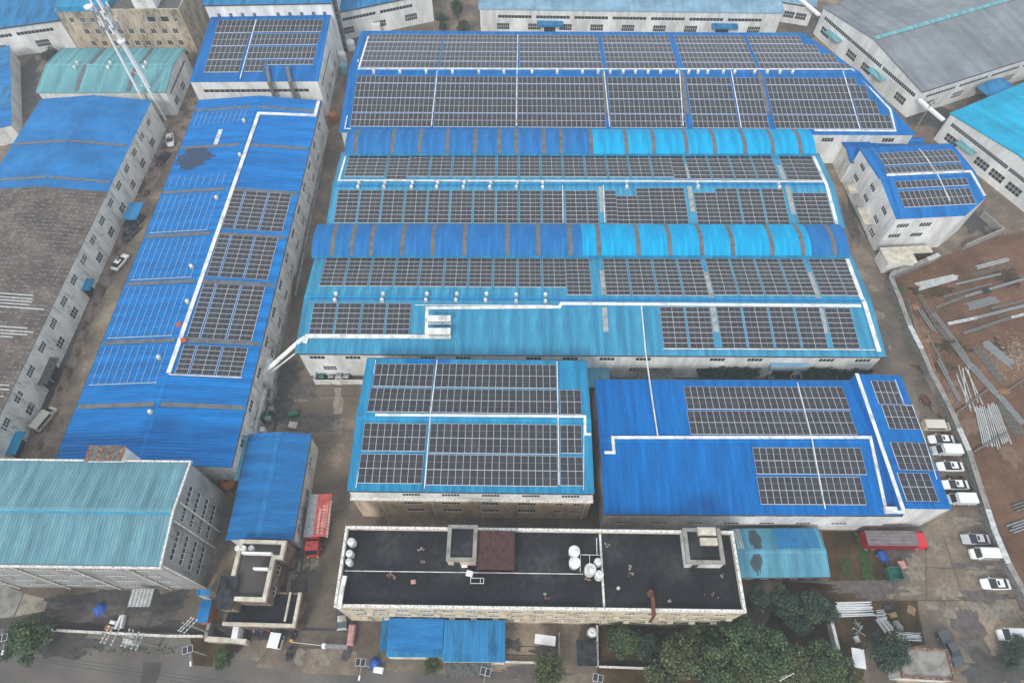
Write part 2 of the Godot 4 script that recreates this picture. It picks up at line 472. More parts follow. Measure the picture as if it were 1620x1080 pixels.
# a hall: walls with real openings, ribbed roof planes, ridge cap, gutters
func hall(called: String, label: String, o: Dictionary) -> Dictionary:
	var b := frame(o)
	if o.has("ridge_at"): b.ridge_at = o.ridge_at
	slopes(b)
	var t := thing(called, label, o.get("cat", "factory hall"), b.o, b.turn, o.get("group", ""))
	b.node = t
	var W: float = b.W
	var D: float = b.D
	var e: float = b.e
	var r: float = b.rise
	var wm: Material = M[o.get("wall", "white_wall")]
	var c := [Vector3(0, 0, 0), Vector3(W, 0, 0), Vector3(W, 0, -D), Vector3(0, 0, -D)]
	if o.has("chamfer"): c = [c[0], Vector3(W * (1.0 - o.chamfer[0]), 0, 0), Vector3(W, 0, -D * o.chamfer[1]), c[2], c[3]]
	if o.has("cut"): c[2] = Vector3(o.cut, 0, -D)          # a slanting right side: the back is shorter
	var ra: float = o.get("ridge_at", 0.5)
	for n in c.size():
		var p: Vector3 = c[n]
		var q: Vector3 = c[(n + 1) % c.size()]
		var L := p.distance_to(q)
		var top := [[0.0, e], [L, e]]
		var i := n
		if o.has("chamfer"):
			i = [0, 9, 1, 2, 3][n]
			if n == 1:
				wall("wall", t, p, q, [[0.0, e], [L, e + r * 2.0 * o.chamfer[1]]], [], wm)
				continue
			if n == 2:
				var f: float = o.chamfer[1]
				wall("wall", t, p, q, [[0.0, e + r * 2.0 * f], [D * (0.5 - f), e + r], [L, e]], [], wm)
				continue
		if b.axis == "x" and i % 2 == 1: top = [[0.0, e], [L * (ra if i == 1 else 1.0 - ra), e + r], [L, e]]
		if b.axis == "z" and i % 2 == 0: top = [[0.0, e], [L * 0.5, e + r], [L, e]]
		if b.axis == "mono": top = [[[0.0, e], [L, e]], [[0.0, e], [L, e + r]], [[0.0, e + r], [L, e + r]], [[0.0, e + r], [L, e]]][i]
		if b.axis == "monox": top = [[[0.0, e + r], [L, e]], [[0.0, e], [L, e]], [[0.0, e], [L, e + r]], [[0.0, e + r], [L, e + r]]][i]
		var holes := []
		if o.has("win%d" % i): holes = glaze(t, p, q, (o["win%d" % i]).call(L))
		wall("wall", t, p, q, top, holes, wm)
	if o.get("plinth", false):
		var g := MB.new()
		g.box(Vector3(-0.06, 0, -D - 0.06), Vector3(W + 0.06, 0.7, 0.06))
		part("plinth", g.done(M.concrete), t)
	if o.get("noroof", false): return b
	var rm: Material = M[o.get("roof", "sky_blue")]
	var ov: float = o.get("over", 0.35)
	for k in b.sl.size():
		var s = b.sl[k]
		var x0: float = s.x[0]; var x1: float = s.x[1]; var z0: float = s.z[0]; var z1: float = s.z[1]
		if s.rib == "z": x0 -= ov; x1 += ov
		else: z0 -= ov; z1 += ov
		if b.axis == "x":
			if k == 0: z1 += ov
			else: z0 -= ov
		elif b.axis == "z":
			if k == 0: x0 -= ov
			else: x1 += ov
		else:
			if s.rib == "z": z0 -= ov; z1 += ov
			else: x0 -= ov; x1 += ov
		s.full = [x0, x1, z0, z1]
		var clip = null
		if o.has("cut"):
			# right edge from (W, front) to (cut, back)
			var cw: float = o.cut
			var kk: float = (s.z[1] - s.z[0]) / (D * 0.5)
			var zoff := 0.0 if k == 0 else D * kk
			clip = func(x): return [(-(D) * (W + ov - x) / (W - cw)) * kk + zoff, 1e9] if x > cw + ov - 0.01 else [-1e9, 1e9]
		if o.has("chamfer") and k == 0:
			var xc: float = W * (1.0 - o.chamfer[0])
			var zc: float = D * o.chamfer[1]
			clip = func(x): return [-1e9, ov - (zc + ov) * (x - xc) / (W - xc)] if x > xc else [-1e9, 1e9]
		part("roof_sheet", sheet(x0, x1, z0, z1, s.rib, rm, o.get("pitch", 0.42), o.get("ribh", 0.055), clip), t, s.t)
		if o.has("cut") or (o.has("chamfer") and k == 0): continue
		# edge trims: dark gutter along the eave, flashing along the verges
		var g := MB.new()
		if b.axis == "x":
			var ze := z1 if k == 0 else z0
			var sg := 1.0 if k == 0 else -1.0
			g.box(Vector3(x0, -0.22, minf(ze, ze + 0.16 * sg)), Vector3(x1, -0.02, maxf(ze, ze + 0.16 * sg)))
			part("gutter", g.done(M[o.get("gutter", "dark_metal")]), t, s.t)
			var v := MB.new()
			for xx in [x0 - 0.12, x1 + 0.002]:
				v = MB.new(); v.box(Vector3(xx, -0.25, z0), Vector3(xx + 0.118, 0.09, z1))
				part("verge_trim", v.done(rm), t, s.t)
		elif b.axis == "z":
			var xe := x0 if k == 0 else x1
			var sg := -1.0 if k == 0 else 1.0
			g.box(Vector3(minf(xe, xe + 0.16 * sg), -0.22, z0), Vector3(maxf(xe, xe + 0.16 * sg), -0.02, z1))
			part("gutter", g.done(M[o.get("gutter", "dark_metal")]), t, s.t)
			var v := MB.new()
			for zz in [z0 - 0.12, z1 + 0.002]:
				v = MB.new(); v.box(Vector3(x0, -0.25, zz), Vector3(x1, 0.09, zz + 0.118))
				part("verge_trim", v.done(rm), t, s.t)
	if b.axis == "x":
		var g := MB.new()
		var rx: float = W if not o.has("cut") else lerpf(W, o.cut, 0.5)
		var zr := -D * ra
		for sg in [-1.0, 1.0]:
			var lowz: float = zr + sg * 0.45
			var ly: float = e + r - 0.45 * r / (D * (ra if sg > 0 else 1.0 - ra)) + 0.075
			var pts := [Vector3(-ov, ly, lowz), Vector3(rx + ov, ly, lowz), Vector3(rx + ov, e + r + 0.1, zr), Vector3(-ov, e + r + 0.1, zr)]
			if sg > 0: g.quad(pts[0], pts[1], pts[2], pts[3])
			else: g.quad(pts[1], pts[0], pts[3], pts[2])
		part("ridge_cap", g.done(M[o.get("cap", o.get("roof", "sky_blue"))]), t)
	elif b.axis == "z":
		var g := MB.new()
		for sg in [-1.0, 1.0]:
			var lx: float = W * 0.5 + sg * 0.45
			var ly := e + r - 0.45 * r / (W * 0.5) + 0.075
			var pts := [Vector3(lx, ly, ov), Vector3(W * 0.5, e + r + 0.1, ov), Vector3(W * 0.5, e + r + 0.1, -D - ov), Vector3(lx, ly, -D - ov)]
			if sg < 0: g.quad(pts[0], pts[1], pts[2], pts[3])
			else: g.quad(pts[1], pts[0], pts[3], pts[2])
		part("ridge_cap", g.done(M[o.get("cap", o.get("roof", "sky_blue"))]), t)
	return b

# where a pixel's ray meets roof plane k: a point in that plane's axes
func on(b: Dictionary, k: int, px: float, py: float) -> Vector3:
	var t: Transform3D = b.T * (b.sl[k].t as Transform3D)
	var d := ray(px, py)
	var o := Vector3(0, CAMH, 0)
	var nn := t.basis.y
	var s := nn.dot(t.origin - o) / nn.dot(d)
	return t.affine_inverse() * (o + d * s)

# strips laid on a roof plane (skylights, patches): between two pixels
func strip(b: Dictionary, k: int, p: Array, q: Array, m: String, called := "skylight_strip") -> void:
	var a := on(b, k, p[0], p[1])
	var c := on(b, k, q[0], q[1])
	if absf(a.x - c.x) < 0.9:
		var mx := (a.x + c.x) * 0.5
		a.x = mx - 0.5; c.x = mx + 0.5
	var g := MB.new()
	g.box(Vector3(minf(a.x, c.x), 0.02, minf(a.z, c.z)), Vector3(maxf(a.x, c.x), 0.085, maxf(a.z, c.z)))
	part(called, g.done(M[m]), b.node, b.sl[k].t)

# ---------- solar arrays ----------
func panel_mesh(w: float, l: float, v: int) -> ArrayMesh:
	w = snappedf(w, 0.03)
	l = snappedf(l, 0.03)
	var key := "pv%.2f_%.2f_%d" % [w, l, v]
	if cache.has(key): return cache[key]
	var f := MB.new()
	var x := w * 0.5
	var z := l * 0.5
	var b := 0.03
	f.box(Vector3(-x, -0.03, -z), Vector3(x, 0.012, -z + b)); f.box(Vector3(-x, -0.03, z - b), Vector3(x, 0.012, z))
	f.box(Vector3(-x, -0.03, -z + b), Vector3(-x + b, 0.012, z - b)); f.box(Vector3(x - b, -0.03, -z + b), Vector3(x, 0.012, z - b))
	var out := f.done(M.frame_metal)
	var g := MB.new()
	if w > l:           # the gap between the two half-cut cell fields
		for s in [-1.0, 1.0]: g.box(Vector3(minf(s * 0.016, s * (x - b)), -0.02, -z + b), Vector3(maxf(s * 0.016, s * (x - b)), 0.0, z - b))
	else:
		for s in [-1.0, 1.0]: g.box(Vector3(-x + b, -0.02, minf(s * 0.016, s * (z - b))), Vector3(x - b, 0.0, maxf(s * 0.016, s * (z - b))))
	g.add(out, [M.cell, M.cell_b, M.cell_c][v])
	var k := MB.new()
	k.box(Vector3(-x + b, -0.028, -z + b), Vector3(x - b, -0.022, z - b))
	k.add(out, M.frame_metal)
	cache[key] = out
	return out

# rects: list of [px a, px b, columns, rows] (0 = as many as fit); all of them make one array thing
func array(b: Dictionary, k: int, label: String, rects: Array, lift := 0.16, group := "solar arrays on the factory roofs", skip = null) -> Node3D:
	var boxes := []
	for r in rects:
		var p: Vector3 = on(b, k, r[0][0], r[0][1]) if r[0] is Array else Vector3(r[0].x, 0, r[0].y)
		var q: Vector3 = on(b, k, r[1][0], r[1][1]) if r[1] is Array else Vector3(r[1].x, 0, r[1].y)
		boxes.append([minf(p.x, q.x), minf(p.z, q.z), maxf(p.x, q.x), maxf(p.z, q.z), r[2], r[3]])
	var o := Node3D.new()
	o.name = numbered("solar_array")
	add_child(o)
	tag(o, label, "solar array", group)
	var tt: Transform3D = b.T * (b.sl[k].t as Transform3D)
	o.transform = tt.translated_local(Vector3(boxes[0][0], lift, boxes[0][1]))
	var off := Vector3(boxes[0][0], 0, boxes[0][1])
	var rails := MB.new()
	for q in boxes:
		var w: float = q[2] - q[0]
		var l: float = q[3] - q[1]
		var land: bool = b.sl[k].rib == "z" and q[5] > 3 and q[4] < 4
		var nu: int = q[4] if q[4] > 0 else maxi(1, roundi(w / 1.155))
		var nv: int = q[5] if q[5] > 0 else maxi(1, roundi(l / (1.155 if land else 2.30)))
		var du := w / nu
		var dv := l / nv
		for i in nu:
			for j in nv:
				if skip != null and skip.call(i, j, nu, nv): continue
				var v := 0 if rng.randf() < 0.6 else rng.randi_range(1, 2)
				part("panel", panel_mesh(du - 0.03, dv - 0.03, v), o, Transform3D(Basis(), Vector3(q[0] + (i + 0.5) * du, 0, q[1] + (j + 0.5) * dv) - off))
		if b.sl[k].rib == "z":
			for j in nv + 1: rails.box(Vector3(q[0], -lift + 0.055, q[1] + j * dv - 0.03) - off, Vector3(q[2], -0.035, q[1] + j * dv + 0.03) - off)
		else:
			for i in nu + 1: rails.box(Vector3(q[0] + i * du - 0.03, -lift + 0.055, q[1]) - off, Vector3(q[0] + i * du + 0.03, -0.035, q[3]) - off)
	part("mounting_rail", rails.done(M.aluminium), o)
	return o

# an evenly spaced row of array blocks between two corner pixels
func blocks(b: Dictionary, k: int, p: Array, q: Array, n: int, gap: float, nu: int, nv: int, label: Callable) -> void:
	var a := on(b, k, p[0], p[1])
	var c := on(b, k, q[0], q[1])
	var x0 := minf(a.x, c.x); var x1 := maxf(a.x, c.x)
	var z0 := minf(a.z, c.z); var z1 := maxf(a.z, c.z)
	var w := (x1 - x0 - gap * (n - 1)) / n
	for i in n:
		var s := x0 + i * (w + gap)
		array(b, k, label.call(i), [[Vector2(s, z0), Vector2(s + w, z1), nu, nv]])

# irregular stain or patch on the ground, round a pixel; radii in metres
func blot(called: String, c: Array, px: float, py: float, rx: float, rz: float, m: String, sd: int, y: float, label: String) -> void:
	var o := za(c, px, py, 0)
	var f := FastNoiseLite.new()
	f.seed = sd
	f.frequency = 0.9
	f.fractal_octaves = 4
	var pts := []
	for i in 40:
		var a := TAU * i / 40
		var k := 1.0 + 0.75 * f.get_noise_2d(cos(a) * 1.5 + sd, sin(a) * 1.5)
		pts.append([o.x + cos(a) * rx * k, o.z + sin(a) * rz * k])
	patch(called, pts, y, m, label, true)

# polyline on roof planes: [[k, px, py] ...]
func roofline(b: Dictionary, pts: Array, lift := 0.06) -> Array:
	var ps := []
	var us := []
	for p in pts:
		var t: Transform3D = b.T * (b.sl[p[0]].t as Transform3D)
		var q := on(b, p[0], p[1], p[2])
		ps.append(t * Vector3(q.x, lift, q.z))
		us.append(t.basis.y)
	return [ps, us]
func tray(called: String, label: String, cat: String, b: Dictionary, pts: Array, w := 0.45, h := 0.16, m := "tray_white", lift := 0.06, group := "") -> void:
	var l := roofline(b, pts, lift)
	var o: Vector3 = l[0][0]
	var g := MB.new()
	g.sweep(l[0].map(func(x): return x - o), w, h, l[1])
	solo(called, g.done(M[m]), label, cat, Transform3D(Basis(), o), group)
func line3(called: String, label: String, cat: String, pts: Array, w: float, h: float, m: String, group := "") -> MeshInstance3D:
	var o: Vector3 = pts[0]
	var g := MB.new()
	g.sweep(pts.map(func(x): return x - o), w, h)
	return solo(called, g.done(M[m]), label, cat, Transform3D(Basis(), o), group)
# sheet of ground between pixels
func patch(called: String, px: Array, y: float, m: String, label := "", world := false) -> MeshInstance3D:
	var poly := PackedVector2Array()
	for p in px:
		var q: Vector3 = Vector3(p[0], 0, p[1]) if world else at(p[0], p[1], 0)
		poly.append(Vector2(q.x, q.z))
	var g := MB.new()
	var id := Geometry2D.triangulate_polygon(poly)
	for i in range(0, id.size(), 3):
		var a := poly[id[i]]; var b := poly[id[i + 1]]; var c := poly[id[i + 2]]
		if (b - a).cross(c - a) > 0:
			var s := b; b = c; c = s
		g.tri(Vector3(a.x, y, a.y), Vector3(b.x, y, b.y), Vector3(c.x, y, c.y))
	var o := part(numbered(called), g.done(M[m]), self)
	o.set_meta("kind", "structure")
	if label: o.set_meta("label", label)
	return o

# ---------- the scene ----------
const ORD := ["first", "second", "third", "fourth", "fifth", "sixth", "seventh", "eighth", "ninth", "tenth", "eleventh", "twelfth", "thirteenth", "fourteenth", "fifteenth", "sixteenth", "seventeenth"]
# crops of the photograph that positions were read from: [left, top, magnification]
const ZA := [540, 0, 3.0]
const ZB := [1080, 0, 3.0]
const ZC := [0, 0, 3.0]
const ZD := [0, 360, 3.0]
const ZE := [540, 360, 3.0]
const ZF := [1080, 360, 3.0]
const Z5 := [470, 340, 4.909]
const Z6 := [1000, 340, 3.857]
const Z7 := [500, 180, 4.909]
const Z8 := [930, 180, 3.951]
const ZM := [540, 560, 3.857]
const ZR := [920, 580, 3.857]
const ZS := [1200, 580, 3.857]
const ZH := [300, 0, 3.522]
const ZO := [1300, 190, 4.319]
const ZG := [1230, 0, 4.154]
const ZT := [0, 0, 4.909]
const ZL := [0, 680, 2.7]
const ZN := [300, 680, 2.7]
const ZP := [600, 780, 3.6]
const ZQ := [905, 780, 3.6]
const ZU := [1215, 780, 3.6]
const ZV := [320, 820, 5.4]
const ZY := [1400, 380, 6.0]
const ZX := [1400, 540, 6.0]
const ZW := [540, 960, 5.4]
const ZZ := [1250, 900, 6.0]
const ZK := [370, 940, 7.714]
const ZJ := [0, 920, 5.4]
const ZI := [350, 540, 6.0]
func z(c: Array, x: float, y: float) -> Array:
	return [c[0] + x / c[2], c[1] + y / c[2]]
func zs(c: Array, pts: Array) -> Array:
	return pts.map(func(p): return z(c, p[0], p[1]))
func za(c: Array, x: float, y: float, h := 0.0) -> Vector3:
	var p := z(c, x, y)
	return at(p[0], p[1], h)

func _ready() -> void:
	rng.seed = 7
	var cam := Camera3D.new()
	cam.name = "camera"
	cam.position = Vector3(0, CAMH, 0)
	cam.rotation = Vector3(-TILT, 0, 0)
	cam.fov = rad_to_deg(2.0 * atan(540.0 / FOC))
	cam.near = 0.5
	cam.far = 3000.0
	add_child(cam)
	cam.current = true
	var env := Environment.new()
	var sky := Sky.new()
	var sm := ProceduralSkyMaterial.new()
	sm.sky_top_color = Color(0.80, 0.83, 0.87)
	sm.sky_horizon_color = Color(0.86, 0.88, 0.90)
	sm.sky_curve = 0.2
	sm.ground_bottom_color = Color(0.35, 0.34, 0.33)
	sm.ground_horizon_color = Color(0.80, 0.82, 0.84)
	sm.sun_angle_max = 0.0
	sky.sky_material = sm
	env.background_mode = Environment.BG_SKY
	env.sky = sky
	env.background_energy_multiplier = 1.0
	env.tonemap_mode = Environment.TONE_MAPPER_LINEAR
	env.tonemap_exposure = 1.62
	env.sdfgi_enabled = true
	env.ssao_enabled = true
	env.ssil_enabled = true
	env.fog_enabled = true
	env.fog_density = 0.0005
	env.fog_light_color = Color(0.80, 0.83, 0.86)
	var we := WorldEnvironment.new()
	we.name = "world"
	we.environment = env
	add_child(we)
	var sun := DirectionalLight3D.new()
	sun.name = "sun"
	sun.rotation_degrees = Vector3(-38, -22, 0)
	sun.light_energy = 0.5
	sun.light_angular_distance = 14.0
	sun.light_color = Color(1.0, 0.98, 0.95)
	sun.shadow_enabled = true
	add_child(sun)
	make_materials()
	ground()
	factory()
	left_side()
	top_side()
	right_side()
	front_side()
	vehicles()
	steel_yard()
	small_things()
	plants()

func ground() -> void:
	patch("ground", [[-420, 60], [420, 60], [420, -620], [-420, -620]], 0.0, "ground", "worn grey-brown concrete ground between the buildings", true)
	patch("road", [[-300, 988], [300, 1001], [420, 1052], [700, 1066], [1000, 1090], [1000, 1200], [-300, 1200]], 0.008, "asphalt", "grey asphalt road along the front of the estate")
	patch("pavement", [[-200, 965], [70, 962], [330, 985], [385, 1022], [368, 1040], [310, 1050], [70, 1044], [-200, 1020]], 0.004, "asphalt_dark", "dark verge between the road and the left yard")
	patch("yard", zs(ZU, [[880, 200], [1010, 130], [1110, 60], [1180, 60], [1290, 300], [1470, 720], [1500, 1200], [700, 1200], [790, 870], [850, 620], [380, 600], [330, 510], [760, 500]]), 0.012, "yard", "concrete parking yard beside the earth lot")
	patch("earth_lot", zs(ZY, [[45, 395], [470, 200], [720, 80], [1000, -20], [1700, -160], [2200, 500], [2600, 2500], [2600, 3800], [1330, 3640], [780, 2080], [600, 1600], [320, 1060], [170, 720]]), 0.016, "earth", "bare red-brown earth lot behind the boundary wall")
	patch("lane", [[290, 160], [340, 160], [262, 260], [218, 340], [150, 500], [62, 720], [-60, 900], [-140, 900], [-20, 690], [60, 560], [150, 420], [215, 290]], 0.012, "lane", "reddish dirt lane between the white wall and the blue roof")
	patch("garden", zs(ZU, [[310, 215], [530, 215], [560, 320], [690, 330], [700, 495], [350, 500]]), 0.016, "soil", "small vegetable plot beside the teal shed")
	patch("garden", zs(ZP, [[1245, 760], [1300, 745], [1620, 760], [1830, 780], [2200, 760], [2300, 500], [2750, 530], [2790, 640], [2760, 1090], [2300, 1250], [1240, 1250]]), 0.016, "soil", "dark planted ground under the trees in front of the black roof")
	patch("garden", [[300, 1000], [385, 1012], [352, 1056], [305, 1052]], 0.02, "soil", "small planting bed beside the gate")
	patch("garden", zs(ZZ, [[430, 300], [1205, 300], [1290, 720], [1130, 740], [470, 760]]), 0.018, "soil", "muddy storage corner behind the parked pickup")
	patch("concrete_slab", zs(ZJ, [[200, 100], [405, 150], [380, 250], [120, 300]]), 0.018, "pale_concrete", "pale concrete slab by the tall teal building")
	patch("concrete_slab", zs(ZJ, [[-80, 20], [60, 40], [200, 100], [115, 300], [-80, 320]]), 0.014, "concrete", "grey concrete slab by the tall teal building")
	patch("concrete_slab", zs(ZI, [[1065, 440], [1140, 440], [1130, 500], [1160, 560], [1145, 680], [1070, 690], [1060, 590], [1085, 500]]), 0.012, "pale_concrete", "pale cement patch on the yard")
	patch("pavement", zs(ZV, [[730, 400], [890, 330], [860, 470], [770, 600], [690, 900], [640, 950], [400, 930], [360, 830], [650, 825]]), 0.008, "concrete", "paler concrete apron around the gatehouse")
	patch("road_patch", zs(ZJ, [[1220, 690], [1380, 690], [1360, 800], [1330, 864], [1195, 864], [1215, 780]]), 0.012, "asphalt_dark", "dark asphalt repair across the road")
	patch("apron", zs(ZK, [[250, 890], [420, 670], [1390, 660], [1500, 700], [1510, 990], [900, 960]]), 0.012, "yard", "worn concrete apron outside the gate")

	# dry and damp patches, slab joints
	var P := [["dry", ZU, 1120, 160, 2.6, 0.8], ["dry", ZU, 1240, 440, 2.6, 0.7], ["dry", ZU, 840, 400, 1.0, 2.0], ["dry", ZU, 850, 460, 1.6, 1.2], ["dry", ZU, 680, 560, 2.0, 0.9], ["dry", ZU, 790, 560, 2.4, 0.8], ["dry", ZU, 1300, 660, 4.5, 2.0], ["dry", ZU, 950, 300, 1.2, 1.0], ["dry", ZU, 1010, 560, 1.5, 1.2], ["dry", ZU, 1180, 430, 1.6, 0.8], ["dry", ZU, 1060, 700, 1.4, 1.8], ["dry", ZU, 930, 640, 1.0, 0.7],
		["damp", ZU, 1230, 590, 4.0, 0.9], ["damp", ZU, 1170, 410, 3.4, 0.5], ["damp", ZU, 730, 330, 3.0, 1.2], ["damp", ZU, 1150, 780, 2.4, 3.2], ["damp_dark", ZU, 1300, 1000, 5.0, 2.6], ["damp", ZU, 560, 545, 5.5, 1.2], ["damp", ZU, 720, 520, 0.5, 1.6],
		["damp_dark", ZV, 850, 560, 0.9, 5.0], ["damp", ZV, 790, 700, 1.0, 5.5], ["damp", ZV, 900, 470, 2.2, 0.8], ["damp_dark", ZV, 850, 100, 0.6, 4.0], ["damp", ZV, 980, 150, 1.6, 5.0], ["dry", ZV, 950, 380, 0.8, 1.2], ["dry", ZV, 890, 360, 0.5, 1.4],
		["damp_dark", ZI, 620, 330, 3.0, 3.5], ["damp", ZI, 850, 760, 4.0, 2.2], ["damp", ZI, 760, 480, 3.0, 1.6], ["damp_dark", ZI, 560, 620, 2.2, 4.0], ["dry", ZI, 1100, 800, 1.2, 1.8], ["dry", ZI, 760, 560, 1.2, 0.4],
		["damp_dark", ZJ, 900, 160, 8.0, 1.6], ["damp", ZJ, 700, 260, 6.0, 1.2], ["damp_dark", ZJ, 1350, 200, 4.5, 2.2], ["damp", ZJ, 1200, 330, 4.0, 1.2], ["damp_dark", ZJ, 560, 540, 5.0, 1.8],
		["damp_dark", ZT, 180, 620, 3.5, 9.0], ["damp", ZT, 200, 780, 3.0, 5.0], ["damp_dark", ZC, 640, 900, 1.5, 5.0], ["damp_dark", ZC, 600, 1020, 1.2, 4.0], ["damp_dark", ZD, 400, 350, 0.8, 7.0], ["damp", ZD, 330, 560, 0.8, 6.0], ["damp_dark", ZD, 240, 780, 0.7, 6.0],
		["damp_dark", ZG, 1000, 760, 6.0, 5.0], ["damp", ZG, 180, 190, 6.0, 4.0], ["damp_dark", ZO, 230, 560, 1.6, 9.0], ["damp", ZO, 200, 700, 1.6, 6.0], ["damp_dark", ZO, 1050, 700, 3.0, 3.0], ["dry", ZF, 900, 420, 2.4, 1.4], ["dry", ZF, 920, 540, 2.6, 3.0], ["damp", ZF, 940, 500, 1.2, 4.0], ["dry", ZF, 905, 290, 1.2, 1.0],
		["damp_dark", ZP, 760, 860, 1.4, 0.9], ["damp_dark", ZP, 930, 900, 1.5, 0.8], ["damp", ZP, 820, 1030, 6.0, 1.0], ["damp", ZK, 800, 200, 1.4, 3.0], ["damp_dark", ZK, 1380, 700, 0.7, 1.4], ["dry", ZK, 1100, 760, 0.9, 1.6], ["dry", ZK, 800, 760, 0.6, 1.4], ["damp", ZK, 480, 380, 2.2, 0.7]]
	for i in P.size():
		var q: Array = P[i]
		blot("stain", q[1], q[2], q[3], q[4], q[5], q[0], 11 + i * 3, 0.022 + 0.0007 * i, "%s stain on the ground" % {"dry": "pale dry", "damp": "damp brown", "damp_dark": "dark damp"}[q[0]])
	for i in 14: blot("stain", [1400, 540, 6.0], rng.randf_range(250, 1250), rng.randf_range(-850, 1500), rng.randf_range(1.5, 4.5), rng.randf_range(1.0, 3.5), "soil" if i % 3 else "clay_pale", 400 + i, 0.02 + 0.0007 * i, "darker patch of earth on the lot")
	var J := [[ZU, [[1000, 240], [1060, 430], [1135, 640], [1210, 740]]], [ZU, [[890, 422], [1060, 430]]], [ZU, [[850, 610], [885, 850]]], [ZU, [[1060, 430], [1330, 440]]], [ZU, [[1085, 832], [1200, 826]]], [ZU, [[640, 608], [1140, 612]]], [ZU, [[1070, 975], [1250, 965]]], [ZU, [[900, 330], [905, 600]]], [ZF, [[930, 640], [1000, 635]]], [ZF, [[960, 470], [1010, 465]]], [ZK, [[250, 890], [420, 670]]], [ZK, [[640, 640], [1100, 660]]], [ZJ, [[1155, 230], [1130, 330]]], [ZJ, [[420, 240], [1100, 250]]], [ZJ, [[420, 330], [1500, 290]]], [ZJ, [[200, 100], [115, 300]]], [ZP, [[720, 870], [1020, 880]]], [ZP, [[720, 920], [1020, 930]]], [ZI, [[560, 500], [1250, 520]]], [ZI, [[600, 840], [1250, 850]]]]
	for j in J: slab_joint(j)

func slab_joint(j: Array) -> void:
	var pts: Array = j[1].map(func(q): return za(j[0], q[0], q[1], 0.0) + Vector3(0, 0.07, 0))
	var g := MB.new()
	g.sweep(pts, 0.09, 0.006)
	part(numbered("slab_joint"), g.done(M.joint), self).set_meta("kind", "structure")

# every pixel of a front wall's top line to a distance along it
func along(b: Dictionary, px: Array, y: float, w: float) -> Array:
	var out := []
	for p in px:
		var q: Vector3 = (b.T as Transform3D).affine_inverse() * at(p, y, b.e - 2.5)
		out.append(clampf(q.x - w * 0.5, 0.3, b.W - w - 0.3))
	return out

